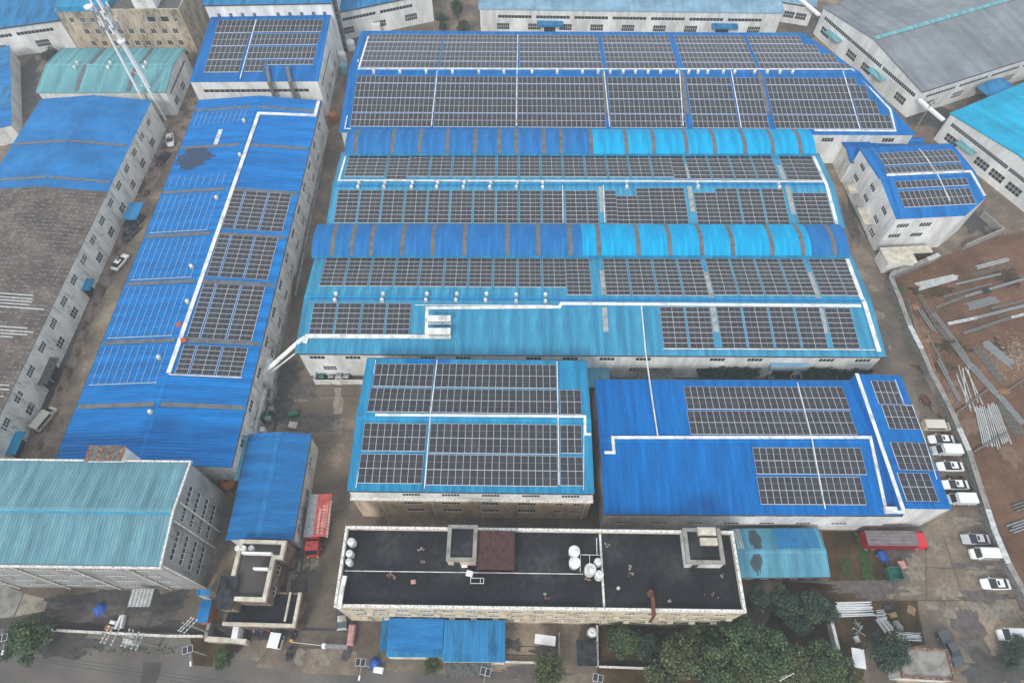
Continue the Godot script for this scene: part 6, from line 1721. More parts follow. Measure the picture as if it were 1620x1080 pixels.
# ---------- vehicles ----------
func wheel(parent: Node, p: Vector3, r: float, w: float) -> void:
	var key := "wheel%.2f_%.2f" % [r, w]
	if not cache.has(key):
		var g := MB.new(); g.tube(Vector3(0, 0, -w * 0.5), Vector3(0, 0, w * 0.5), r, r, 14)
		var h := MB.new(); h.tube(Vector3(0, 0, -w * 0.5 - 0.012), Vector3(0, 0, w * 0.5 + 0.012), r * 0.6, r * 0.6, 10)
		cache[key] = [g.done(M.rubber), h.done(M.car_silver)]
	var o := Node3D.new()
	o.name = "wheel"
	o.position = p
	parent.add_child(o, true)
	part("tyre", cache[key][0], o); part("rim", cache[key][1], o)

# closed loft through cross sections: each [x, [[z, y] half outline from keel to top]]
func loft(st: Array, m: Material) -> ArrayMesh:
	var g := MB.new()
	var ring := func(s):
		var out := []
		for p in s[1]: out.append(Vector3(s[0], p[1], p[0]))
		for i in range(s[1].size() - 1, -1, -1): out.append(Vector3(s[0], s[1][i][1], -s[1][i][0]))
		return out
	for i in st.size() - 1:
		var a: Array = ring.call(st[i]); var b: Array = ring.call(st[i + 1])
		var n := a.size()
		for k in n: g.quad(a[k], b[k], b[(k + 1) % n], a[(k + 1) % n])
	for e in [0, st.size() - 1]:
		var a: Array = ring.call(st[e])
		for k in range(1, a.size() - 1):
			if e == 0: g.tri(a[0], a[k], a[k + 1])
			else: g.tri(a[0], a[k + 1], a[k])
	return g.done(m)

func car(called: String, label: String, kind: String, paint: String, p: Vector3, turn: float, group := "") -> Node3D:
	var t := thing(called, label, {"sedan": "car", "van": "van", "pickup": "pickup", "box": "van"}[kind], p, turn, group)
	t.position.y = 0.02
	var key := "car_%s_%s" % [kind, paint]
	if not cache.has(key):
		var L := []
		var m: Material = M[paint]
		var sec := func(x, w, lo, hi, r = 0.12): return [x, [[w * 0.92, lo], [w, lo + 0.15], [w, hi - r], [w - r, hi]]]
		if kind == "sedan":
			L.append(["body", loft([sec.call(-2.3, 0.74, 0.42, 0.82), sec.call(-2.2, 0.82, 0.3, 0.95), sec.call(-1.4, 0.89, 0.24, 1.0), sec.call(0.0, 0.9, 0.24, 0.96), sec.call(1.0, 0.89, 0.24, 0.93), sec.call(2.0, 0.82, 0.28, 0.8), sec.call(2.32, 0.66, 0.4, 0.64)], m)])
			L.append(["glass", loft([[-1.75, [[0.76, 0.94], [0.74, 0.98]]], [-1.0, [[0.8, 0.9], [0.62, 1.40]]], [0.25, [[0.8, 0.9], [0.62, 1.41]]], [1.1, [[0.78, 0.9], [0.74, 0.95]]]], M.glass)])
			L.append(["roof", loft([[-0.98, [[0.63, 1.39], [0.6, 1.445]]], [-0.3, [[0.64, 1.40], [0.6, 1.465]]], [0.22, [[0.63, 1.39], [0.6, 1.45]]]], m)])
			L.append(["sunroof", loft([[-0.25, [[0.36, 1.455], [0.36, 1.472]]], [0.12, [[0.36, 1.455], [0.36, 1.470]]]], M.glass)])
		elif kind == "van":
			L.append(["body", loft([sec.call(-2.55, 0.82, 0.4, 1.85), sec.call(-2.45, 0.88, 0.3, 1.98, 0.18), sec.call(1.1, 0.9, 0.28, 1.98, 0.18), sec.call(1.35, 0.89, 0.28, 1.72, 0.2), sec.call(1.95, 0.86, 0.28, 1.12, 0.16), sec.call(2.5, 0.78, 0.32, 0.92, 0.14), sec.call(2.6, 0.6, 0.42, 0.72)], m)])
			L.append(["windscreen", loft([[1.33, [[0.80, 1.45], [0.72, 1.80]]], [1.95, [[0.80, 1.1], [0.76, 1.16]]]], M.glass)])
			L.append(["side_glass", loft([[-2.2, [[0.905, 1.15], [0.9, 1.62]]], [1.0, [[0.915, 1.15], [0.91, 1.62]]]], M.glass)])
		elif kind == "box":
			L.append(["cab", loft([sec.call(0.9, 0.85, 0.35, 1.85, 0.15), sec.call(1.3, 0.86, 0.3, 1.9, 0.2), sec.call(1.9, 0.86, 0.3, 1.3, 0.2), sec.call(2.5, 0.8, 0.35, 1.0, 0.2)], M.car_silver)])
			L.append(["windscreen", loft([[1.28, [[0.78, 1.5], [0.72, 1.93]]], [1.88, [[0.78, 1.24], [0.74, 1.34]]]], M.glass)])
			L.append(["cargo_box", loft([sec.call(-2.4, 0.92, 0.6, 2.05, 0.05), sec.call(0.85, 0.92, 0.6, 2.05, 0.05)], m)])
			L.append(["chassis", loft([sec.call(-2.3, 0.6, 0.35, 0.62, 0.05), sec.call(0.9, 0.6, 0.35, 0.62, 0.05)], M.dark_metal)])
		else:
			L.append(["body", loft([sec.call(-2.6, 0.86, 0.45, 1.02), sec.call(-2.5, 0.92, 0.38, 1.1), sec.call(-0.7, 0.94, 0.35, 1.1), sec.call(1.2, 0.94, 0.35, 1.12), sec.call(2.3, 0.9, 0.38, 1.0), sec.call(2.65, 0.76, 0.48, 0.85)], m)])
			L.append(["bed_cover", loft([[-2.45, [[0.82, 1.08], [0.8, 1.14]]], [-0.75, [[0.84, 1.08], [0.82, 1.15]]]], M.car_slate)])
			L.append(["glass", loft([[-0.72, [[0.82, 1.08], [0.7, 1.68]]], [0.6, [[0.83, 1.08], [0.7, 1.7]]], [1.35, [[0.82, 1.08], [0.78, 1.12]]]], M.glass)])
			L.append(["roof", loft([[-0.7, [[0.7, 1.68], [0.66, 1.74]]], [0.58, [[0.7, 1.69], [0.66, 1.75]]]], m)])
		cache[key] = L
	for q in cache[key]: part(q[0], q[1], t)
	var fx := 2.28 if kind == "sedan" else 2.5
	var wb := 1.38 if kind == "sedan" else 1.6
	for s in [-1.0, 1.0]:
		wheel(t, Vector3(wb, 0.32, s * 0.8), 0.32, 0.22); wheel(t, Vector3(-wb + 0.05, 0.32, s * 0.8), 0.32, 0.22)
		var g := MB.new(); g.bev(Vector3(fx - 0.12, 0.58, s * 0.62 - 0.16), Vector3(fx + 0.02, 0.72, s * 0.62 + 0.16), 0.03); part("headlight", g.done(M.lamp_clear), t)
		g = MB.new(); g.bev(Vector3(-fx - 0.06, 0.75, s * 0.66 - 0.12), Vector3(-fx + 0.05, 0.9, s * 0.66 + 0.12), 0.02); part("taillight", g.done(M.lamp_red), t)
		g = MB.new(); g.bev(Vector3(0.82 if kind == "sedan" else 1.35, 0.95, s * 0.98 - 0.1), Vector3(0.95 if kind == "sedan" else 1.5, 1.1, s * 0.98 + 0.1), 0.03); part("mirror", g.done(M[paint]), t)
	return t

# a row of written characters as thin strokes on a plane: origin, reading direction, up direction
func glyphs(parent: Node, o: Vector3, rd: Vector3, up: Vector3, n: int, size: float, m: Material, sd: int) -> void:
	var r := RandomNumberGenerator.new()
	r.seed = sd
	var nn := rd.cross(up).normalized()
	for i in n:
		var g := MB.new()
		var c := o + rd * (i * size * 1.18)
		var B := Basis(rd, up, nn)
		var bars := []
		for k in 3: bars.append([0.06, 0.14 + 0.3 * k + r.randf_range(-0.06, 0.06), 0.9, 0.09])
		for k in r.randi_range(1, 3): bars.append([r.randf_range(0.1, 0.8), 0.06, 0.1, r.randf_range(0.6, 0.88)])
		var y := 0.0
		for b in bars:
			y += 0.002
			g.box(Vector3(b[0] * size, b[1] * size, 0.0), Vector3((b[0] + b[2]) * size, (b[1] + b[3]) * size, 0.012 + y), Transform3D(B, c))
		part("character", g.done(m), parent)

func truck_cab(t: Node, x: float, m: Material) -> void:
	var g := loft([[x, [[1.15, 0.6], [1.2, 0.9], [1.2, 2.6], [1.05, 2.8]]], [x + 1.5, [[1.15, 0.6], [1.2, 0.9], [1.18, 2.55], [1.0, 2.75]]], [x + 2.0, [[1.12, 0.6], [1.18, 0.9], [1.15, 1.7], [1.05, 1.95]]], [x + 2.25, [[1.0, 0.65], [1.08, 0.9], [1.05, 1.3], [0.95, 1.5]]]], m)
	var c := part("cab", g, t)
	part("windscreen", loft([[x + 1.56, [[1.02, 2.2], [0.94, 2.66]]], [x + 2.05, [[1.02, 1.7], [0.98, 1.95]]]], M.glass), c)
	for s in [-1.0, 1.0]:
		var h := MB.new(); h.bev(Vector3(x + 2.2, 0.8, s * 0.8 - 0.18), Vector3(x + 2.3, 1.05, s * 0.8 + 0.18), 0.03); part("headlight", h.done(M.lamp_clear), c)
		h = MB.new(); h.bev(Vector3(x + 1.6, 1.6, s * 1.4 - 0.12), Vector3(x + 1.72, 2.2, s * 1.4 + 0.12), 0.03); part("mirror", h.done(M.dark_metal), c)

func vehicles() -> void:
	var row := [["van", "car_cream", ZS, 1085, 362, 0.0, "cream minivan parked beside the raised wing, next to the red cargo tricycle"], ["sedan", "car_white", ZS, 1118, 444, PI, "white sedan parked between the cream minivan and a white box van"], ["box", "car_white", ZS, 1142, 514, PI, "white box van with dark cab parked between two white sedans"], ["sedan", "car_white", ZS, 1172, 608, PI, "white sedan with sunroof parked second from the box van"], ["sedan", "car_white", ZS, 1202, 720, PI, "white sedan parked beside the wing corner, before the pale box van"], ["box", "car_white", ZS, 1228, 812, PI, "pale box van parked at the front corner of the raised wing"], ["sedan", "car_silver", ZU, 1185, 262, PI, "silver sedan parked alone by the boundary wall past the wing corner"], ["van", "car_white", ZU, 1240, 347, PI, "white panel van parked beside the silver sedan"], ["sedan", "car_white", ZU, 1298, 517, PI, "white sedan with black sunroof parked by itself on the wet yard"], ["van", "car_white", ZU, 1405, 808, PI, "white van parked near the dark corner of the yard"], ["pickup", "car_slate", ZU, 1040, 880, -1.31, "dark slate pickup parked beside the flat roofed store"]]
	for r in row: car({"sedan": "parked_car", "van": "parked_van", "box": "box_van", "pickup": "pickup_truck"}[r[0]], r[6], r[0], r[1], za(r[2], r[3], r[4], 0.7), r[5] - 0.02, "vehicles parked along the yard")
	var lane := [["sedan", "car_white", 268.7, 221.5, -1.25, "white car parked at the mast end of the dirt lane"], ["sedan", "car_black", 257, 250.5, -1.9, "black car parked behind the white car in the dirt lane"], ["sedan", "car_white", 189.6, 414.6, 1.25, "white sedan standing in the middle of the dirt lane"], ["van", "car_cream", 70.8, 663, 1.2, "cream minivan parked against the white wall in the lane"], ["sedan", "car_black", 216, 349, 1.15, "black car under the lean-to side of the lane"], ["sedan", "car_slate", 207, 368, 1.15, "dark grey car parked close behind the black car in the lane"]]
	for r in lane: car("parked_car" if r[0] == "sedan" else "parked_van", r[5], r[0], r[1], at(r[2], r[3], 0.6), r[4], "vehicles in the dirt lane")
	car("parked_car", "dark sedan nosing out under the white corner duct", "sedan", "car_slate", za(ZK, 1330, 250, 0.5), -1.5)
	car("parked_car", "dark car parked between the bushes at the front bay wall", "sedan", "car_black", at(1216.7, 594, 0.5), -1.4)
	car("parked_car", "silver car parked at the front bay door between bushes", "sedan", "car_silver", at(1257, 595, 0.5), -1.5)
	# articulated truck with its wing panel raised
	var f := za([480, 770, 9.0], 165, 820, 2.6); var r := za([480, 770, 9.0], 250, 95, 3.9)
	var t := thing("wing_truck", "red truck with its wing panel raised flat beside the small blue workshop", "truck", Vector3(0, 0.015, 0))
	var c0 := za([480, 770, 9.0], 98, 712, 3.9); var c1 := za([480, 770, 9.0], 180, 105, 3.9)
	var Lg := c0.distance_to(c1)
	t.position = Vector3(c1.x, 0.015, c1.z)
	t.rotation.y = toward(Vector3(c1.x, 0, c1.z), Vector3(c0.x, 0, c0.z))
	# local +x runs forward to the cab, +z is the truck's right hand side (away from the raised wing)
	var g := MB.new(); g.box(Vector3(0, 1.1, -1.2), Vector3(Lg, 1.3, 1.2)); part("deck", g.done(M.dark_metal), t)
	g = MB.new(); g.box(Vector3(0, 1.31, -1.2), Vector3(0.08, 3.8, 1.2)); g.box(Vector3(Lg - 0.08, 1.31, -1.2), Vector3(Lg, 3.8, 1.2)); part("end_wall", g.done(M.red_paint), t)
	g = MB.new(); g.box(Vector3(0.081, 1.31, 1.14), Vector3(Lg - 0.081, 3.8, 1.2)); part("side_wall", g.done(M.red_paint), t)
	part("roof", sheet(0, Lg, -0.35, 1.2, "x" if false else "z", M.steel, 0.36, 0.07), t, Transform3D(Basis(), Vector3(0, 3.85, 0)))
	g = MB.new(); g.box(Vector3(0, 3.86, -2.75), Vector3(Lg, 3.93, -0.36)); var wing := part("wing_panel", g.done(M.red_light), t)
	for k in [[1.2, -2.55, 14, 0.38, "tray_white"], [1.6, -2.0, 10, 0.36, "cream"], [1.9, -1.5, 9, 0.48, "cream"], [2.6, -0.85, 9, 0.4, "tray_white"]]: glyphs(wing, Vector3(k[0], 3.932, k[1]), Vector3.RIGHT, Vector3(0, 0, -1) if false else Vector3.FORWARD, k[2], k[3], M[k[4]], k[2] + int(k[3] * 100))
	truck_cab(t, Lg + 0.35, M.red_paint)
	for x in [0.9, 2.1, Lg + 1.2]:
		for s in [-1.0, 1.0]: wheel(t, Vector3(x, 0.5, s * 0.98), 0.5, 0.4)
	# maroon box trailer by the garden
	var a := za(ZU, 575, 297, 3.4); var b := za(ZU, 850, 300, 3.4)
	t = thing("box_truck", "dark red box truck with a bright red cab beside the vegetable plot", "truck", Vector3(a.x, 0.015, a.z - 1.25), toward(a, b))
	Lg = a.distance_to(b) + 0.6
	g = MB.new(); g.box(Vector3(0, 1.0, -1.25), Vector3(Lg, 3.3, 1.25)); part("box", g.done(M.crimson), t)
	for i in int(Lg / 0.6):
		for s in [-1.25, 1.252]: pass
	g = MB.new()
	for i in int(Lg / 0.55): g.box(Vector3(0.2 + i * 0.55, 1.05, 1.25), Vector3(0.3 + i * 0.55, 3.25, 1.31))
	part("side_rib", g.done(M.crimson), t).set_meta("kind", "stuff")
	part("roof", sheet(0.05, Lg - 0.05, -1.2, 1.2, "x", M.roof_tarp, 0.6, 0.08), t, Transform3D(Basis(), Vector3(0, 3.32, 0)))
	truck_cab(t, Lg + 0.1, M.hot_red)
	for x in [0.9, 2.1, Lg + 1.0]:
		for s in [-1.0, 1.0]: wheel(t, Vector3(x, 0.5, s * 0.98), 0.5, 0.4)
	# red box truck far behind
	a = za(ZH, 1195, 118, 0); b = za(ZH, 1345, 88, 0)
	t = thing("box_truck", "red box truck standing before the far ribbon window factory", "truck", a, toward(a, b))
	Lg = a.distance_to(b) * 0.82
	g = MB.new(); g.box(Vector3(0, 1.0, -2.4), Vector3(Lg, 3.6, 0)); part("box", g.done(M.red_paint), t)
	var tc := Node3D.new(); tc.name = "front"; tc.position = Vector3(0, 0, -1.2); t.add_child(tc); truck_cab(tc, Lg + 0.1, M.red_paint)
	for x in [0.9, 2.1, Lg + 1.0]:
		for s in [-2.2, -0.2]: wheel(t, Vector3(x, 0.5, s), 0.5, 0.4)
	for i in 2:
		a = za(ZH, 975 + i * 70, 195, 0)
		t = thing("white_container", "white box container behind the cobalt rear bay, %s" % ("nearer the dark stack" if i == 0 else "nearer the red truck"), "container", a, 0.0, "white containers behind the rear bay")
		g = MB.new(); g.bev(Vector3(-1.2, 0.6, -5.5), Vector3(1.2, 3.2, 0), 0.05); part("box", g.done(M.car_white), t)
		g = MB.new(); g.box(Vector3(-0.9, 0.0, -5.2), Vector3(0.9, 0.59, -0.3)); part("base", g.done(M.dark_metal), t)
	# cargo tricycle, bin, pink box, blue tricycle by the garden
	trike("cargo_tricycle", "cargo tricycle with a red bed by the boundary wall", za(ZX, 410, 590, 0.6), -1.2, "rust")
	trike("cargo_tricycle", "small blue tricycle beside the vegetable plot", za(ZU, 665, 385, 0.5), -1.3, "blue_plastic")
	var p := za(ZU, 722, 500, 0)
	t = thing("waste_skip", "open green waste skip at the edge of the vegetable plot", "skip", Vector3(p.x, 0.02, p.z), 0.05)
	g = MB.new(); g.box(Vector3(-1.2, 0.1, -2.0), Vector3(1.2, 0.25, 0)); part("floor", g.done(M.green), t)
	for q in [[-1.2, -2.0, -1.1, 0.0], [1.1, -2.0, 1.2, 0.0], [-1.099, -2.0, 1.099, -1.9], [-1.099, -0.1, 1.099, 0.0]]:
		g = MB.new(); g.box(Vector3(q[0], 0.251, q[1]), Vector3(q[2], 1.2, q[3])); part("side", g.done(M.green), t)
	p = za(ZU, 752, 412, 0)
	g = MB.new(); g.bev(Vector3(-0.55, 0, -0.6), Vector3(0.55, 0.9, 0.6), 0.06)
	solo("pink_tub", g.done(M.pink), "faded pink tub standing behind the green skip", "tub", Transform3D(Basis(Vector3.UP, 0.1), Vector3(p.x, 0.02, p.z)))

func trike(called: String, label: String, p: Vector3, turn: float, m: String) -> void:
	var t := thing(called, label, "tricycle", Vector3(p.x, 0.02, p.z), turn)
	var g := MB.new(); g.box(Vector3(-1.5, 0.55, -0.6), Vector3(0.2, 0.65, 0.6)); part("bed", g.done(M[m]), t)
	for q in [[-1.5, -0.6, -1.45, 0.6], [0.15, -0.6, 0.2, 0.6], [-1.449, -0.6, 0.149, -0.55], [-1.449, 0.55, 0.149, 0.6]]:
		g = MB.new(); g.box(Vector3(q[0], 0.651, q[1]), Vector3(q[2], 0.95, q[3])); part("bed_side", g.done(M[m]), t)
	g = MB.new(); g.bev(Vector3(0.3, 0.6, -0.25), Vector3(0.9, 0.85, 0.25), 0.06); part("saddle", g.done(M.dark_metal), t)
	g = MB.new(); g.tube(Vector3(1.5, 0.3, 0), Vector3(1.2, 1.1, 0), 0.05, 0.05, 6); g.tube(Vector3(1.2, 1.1, -0.4), Vector3(1.2, 1.1, 0.4), 0.03, 0.03, 6); part("handlebar", g.done(M.steel), t)
	wheel(t, Vector3(1.5, 0.3, 0), 0.3, 0.12); wheel(t, Vector3(-1.0, 0.3, 0.65), 0.3, 0.12); wheel(t, Vector3(-1.0, 0.3, -0.65), 0.3, 0.12)

# ---------- the steel yard ----------
func steel_yard() -> void:
	# [crop, from, to, count, spread at the start, at the end, radius, material, label]
	var L := [
		[ZY, [315, 440], [685, 345], 9, 1.9, 1.3, 0.14, "steel_pale", "fanned bundle of pale steel tubes near the wall corner"],
		[ZY, [880, 258], [1185, 178], 3, 0.7, 0.7, 0.14, "steel_pale", "three pale steel tubes lying near the cream lean-to"],
		[ZY, [825, 338], [1200, 235], 3, 0.7, 0.5, 0.12, "steel_dull", "three dull steel tubes below the pale trio"],
		[ZY, [672, 420], [1100, 322], 1, 0, 0, 0.22, "steel", "single grey beam pointing at the white fan bundle"],
		[ZY, [558, 538], [1010, 415], 1, 0, 0, 0.22, "steel_dull", "dull beam above the long kinked beam"],
		[ZY, [482, 642], [750, 540], 1, 0, 0, 0.28, "steel_dull", "short end of the long beam line across the lot"],
		[ZY, [755, 537], [1330, 368], 1, 0, 0, 0.26, "steel", "long beam continuing the line across the lot"],
		[ZY, [785, 632], [1062, 558], 7, 1.6, 1.6, 0.13, "steel", "neat bundle of seven grey tubes in the middle of the lot"],
		[ZY, [1010, 648], [1330, 572], 1, 0, 0, 0.24, "steel_dull", "dull beam right of the grey seven-tube bundle"],
		[ZY, [600, 795], [880, 735], 1, 0, 0, 0.32, "steel_pale", "pale thick beam starting the lower beam line"],
		[ZY, [885, 733], [1330, 622], 1, 0, 0, 0.3, "steel", "grey thick beam continuing the lower beam line"],
		[ZY, [748, 885], [1195, 735], 1, 0, 0, 0.32, "steel_dull", "dull thick beam lowest of the slanting beams"],
		[ZY, [1200, 735], [1340, 700], 1, 0, 0, 0.28, "steel_pale", "pale beam end at the lot edge"],
		[ZY, [215, 560], [292, 915], 2, 0.4, 0.5, 0.16, "steel_dull", "pair of dull tubes nearest the boundary wall"],
		[ZY, [320, 515], [478, 785], 2, 0.5, 0.5, 0.2, "steel_dull", "pair of dull beams crossing the brick coloured sheet"],
		[ZY, [480, 790], [600, 940], 3, 0.8, 0.8, 0.16, "steel_dull", "three dull tubes stacked on the long pair"],
		[ZY, [328, 655], [478, 878], 2, 0.5, 0.5, 0.18, "steel", "pair of grey tubes beside the clay strip"],
		[ZY, [470, 700], [660, 950], 2, 0.5, 0.5, 0.16, "steel", "pair of grey tubes leading to the long rail stack"],
		[ZY, [398, 892], [600, 1270], 1, 0, 0, 0.2, "steel_dull", "single dull beam parallel to the clay strip"],
		[ZX, [505, 175], [712, 568], 2, 0.5, 0.4, 0.18, "steel", "pair of long grey tubes ending near the white fan"],
		[ZX, [655, 5], [815, 240], 4, 1.4, 1.0, 0.15, "steel", "four grey rails at the top of the long rail line"],
		[ZX, [825, 235], [1080, 520], 4, 1.2, 1.0, 0.15, "steel", "four grey rails in the middle of the long rail line"],
		[ZX, [1085, 515], [1330, 800], 4, 1.0, 1.0, 0.15, "steel", "four grey rails at the lower end of the long rail line"],
		[ZX, [945, 10], [1205, 220], 6, 1.8, 1.6, 0.16, "steel", "bundle of six grey-green tubes by the gravel"],
		[ZX, [850, 30], [1105, 365], 6, 1.8, 1.4, 0.14, "steel_dull", "bundle of six dark tubes beside the grey-green bundle"],
		[ZX, [1080, 570], [1290, 900], 6, 1.8, 1.8, 0.14, "steel_dull", "bundle of dark tubes beside the white stack"],
		[ZX, [680, 310], [820, 660], 1, 0, 0, 0.12, "steel_pale", "outermost white tube of the loose white tubes"],
		[ZX, [718, 248], [840, 648], 2, 0.5, 0.6, 0.12, "steel_pale", "two crossed white tubes in the loose group"],
		[ZX, [742, 255], [775, 590], 1, 0, 0, 0.12, "steel_pale", "white tube slanting across the two crossed tubes"],
		[ZX, [765, 245], [932, 600], 1, 0, 0, 0.12, "steel_pale", "longest white tube of the loose group"],
		[ZX, [788, 268], [885, 578], 1, 0, 0, 0.12, "steel_pale", "white tube beside the longest loose tube"],
		[ZX, [890, 620], [975, 990], 5, 1.3, 1.5, 0.15, "steel_pale", "outer bundle of the big white tube stack"],
		[ZX, [955, 628], [1065, 1020], 4, 1.1, 1.3, 0.14, "steel_pale", "middle bundle of the big white tube stack"],
		[ZX, [1015, 590], [1155, 960], 5, 1.5, 1.6, 0.15, "steel_pale", "inner bundle of the big white tube stack"],
		[ZU, [1385, 205], [1500, 165], 4, 1.3, 1.3, 0.2, "steel", "bundle of grey tubes at the lower lot edge"],
		[ZU, [1410, 85], [1500, 55], 3, 1.0, 1.0, 0.2, "steel_dull", "bundle of dull tubes above the lower lot edge bundle"],
		[ZX, [668, 688], [968, 462], 1, 0, 0, 0.16, "steel_dull", "long pole laid across the loose white tubes"],
		[ZX, [830, 1058], [1150, 870], 1, 0, 0, 0.16, "steel_dull", "long pole laid across the big white stack"],
		[ZX, [1150, 475], [1330, 355], 1, 0, 0, 0.16, "steel_dull", "long pole at the lot edge by an orange clod"],
	]
	for l in L:
		var a := za(l[0], l[1][0], l[1][1], 0.1); var b := za(l[0], l[2][0], l[2][1], 0.1)
		var base := Vector3(a.x, 0.02, a.z)
		var lift := 0.32 if String(l[8]).begins_with("long pole laid") else 0.0
		if l[3] == 1:
			var g := MB.new()
			if l[6] >= 0.2:     # an I-beam
				var d := Vector3(b.x - a.x, 0, b.z - a.z)
				for s in [[0.0, 0.06, 1.0], [0.07, 0.24, 0.18], [0.25, 0.06, 0.96]]:
					g.sweep([Vector3(0, s[0], 0), d + Vector3(0, s[0], 0)], l[6] * 2.0 * s[2], s[1])
			else: g.tube(Vector3(0, l[6] + lift, 0), Vector3(b.x - a.x, l[6] + lift, b.z - a.z), l[6], l[6], 8)
			solo("steel_beam" if l[6] >= 0.2 else "steel_tube", g.done(M[l[7]]), l[8], "steel beam" if l[6] >= 0.2 else "steel tube", Transform3D(Basis(), base))
			continue
		var t := thing("tube_bundle", l[8], "steel bundle", base)
		var d := (b - a).normalized()
		var s := Vector3(-d.z, 0, d.x)
		for i in l[3]:
			var k: float = i / (l[3] - 1.0) - 0.5
			var g := MB.new()
			var sl := rng.randf_range(-0.5, 0.5)
			g.tube(s * k * l[4] + d * sl + Vector3(0, l[6], 0), b - a + s * k * l[5] + d * (sl + rng.randf_range(-0.3, 0.3)) + Vector3(0, l[6], 0), l[6] * 0.75, l[6] * 0.75, 8)
			part("tube", g.done(M[l[7]]), t)
	for s in [[ZY, [[275, 760], [350, 950], [410, 1080]]], [ZX, [[380, 20], [490, 310], [600, 570], [650, 700], [725, 850], [810, 1060], [830, 1080]]]]:
		var pts: Array = s[1].map(func(q): return za(s[0], q[0], q[1], 0.0))
		line3("footing_strip", "narrow orange clay strip %s" % ("between the wall and the dull tubes" if s[0] == ZY else "running down past the parked cars"), "earth strip", pts, 0.45, 0.07, "clay")
	for q in [[ZX, 650, 690], [ZX, 800, 1060], [ZX, 600, 570], [ZX, 490, 320], [ZX, 1140, 470], [ZY, 400, 950], [ZY, 290, 630]]:
		var p := za(q[0], q[1], q[2], 0)
		var g := MB.new()
		g.lathe([[1.0, 0.0], [0.8, 0.18], [0.4, 0.34], [0.0, 0.4]], 9)
		solo("clay_heap", g.done(M.clay), "small orange clay heap on the earth lot", "heap", Transform3D(Basis(Vector3.UP, rng.randf() * 6.0).scaled(Vector3(rng.randf_range(0.7, 1.3), 1, rng.randf_range(0.6, 1.0))), Vector3(p.x, 0.01, p.z)), "clay heaps on the earth lot")
	# scattered clods and gravel
	var mm := MultiMesh.new()
	mm.transform_format = MultiMesh.TRANSFORM_3D
	mm.use_colors = true
	var st := MB.new()
	st.tint = true
	st.lathe([[0.0, 0.0], [0.9, 0.1], [1.0, 0.5], [0.6, 0.9], [0.0, 1.0]], 6)
	var pm: StandardMaterial3D = mat("pebble", Color.WHITE, 0.95, "", Vector3.ONE, 0.0, true)
	mm.mesh = st.done(pm)
	var spots := []
	for i in 500:
		var q := za(ZX, rng.randfn(1260, 110), rng.randfn(130, 90), 0)
		spots.append([q, rng.randf_range(0.06, 0.2), Color(0.30, 0.22, 0.17) * rng.randf_range(0.6, 1.2)])
	for i in 2200:
		var q := za(ZX, rng.randf_range(300, 1400), rng.randf_range(-950, 1500), 0)
		spots.append([q, rng.randf_range(0.05, 0.16), Color(0.17, 0.105, 0.07) * rng.randf_range(0.6, 1.3)])
	mm.instance_count = spots.size()
	for i in spots.size():
		mm.set_instance_transform(i, Transform3D(Basis(Vector3.UP, rng.randf() * 6).scaled(Vector3(spots[i][1], spots[i][1] * 0.7, spots[i][1])), spots[i][0] + Vector3(0, 0.01, 0)))
		mm.set_instance_color(i, spots[i][2])
	var mi := MultiMeshInstance3D.new()
	mi.name = "gravel"
	mi.multimesh = mm
	add_child(mi)
	tag(mi, "loose gravel and clods scattered on the earth lot", "gravel", "", "stuff")

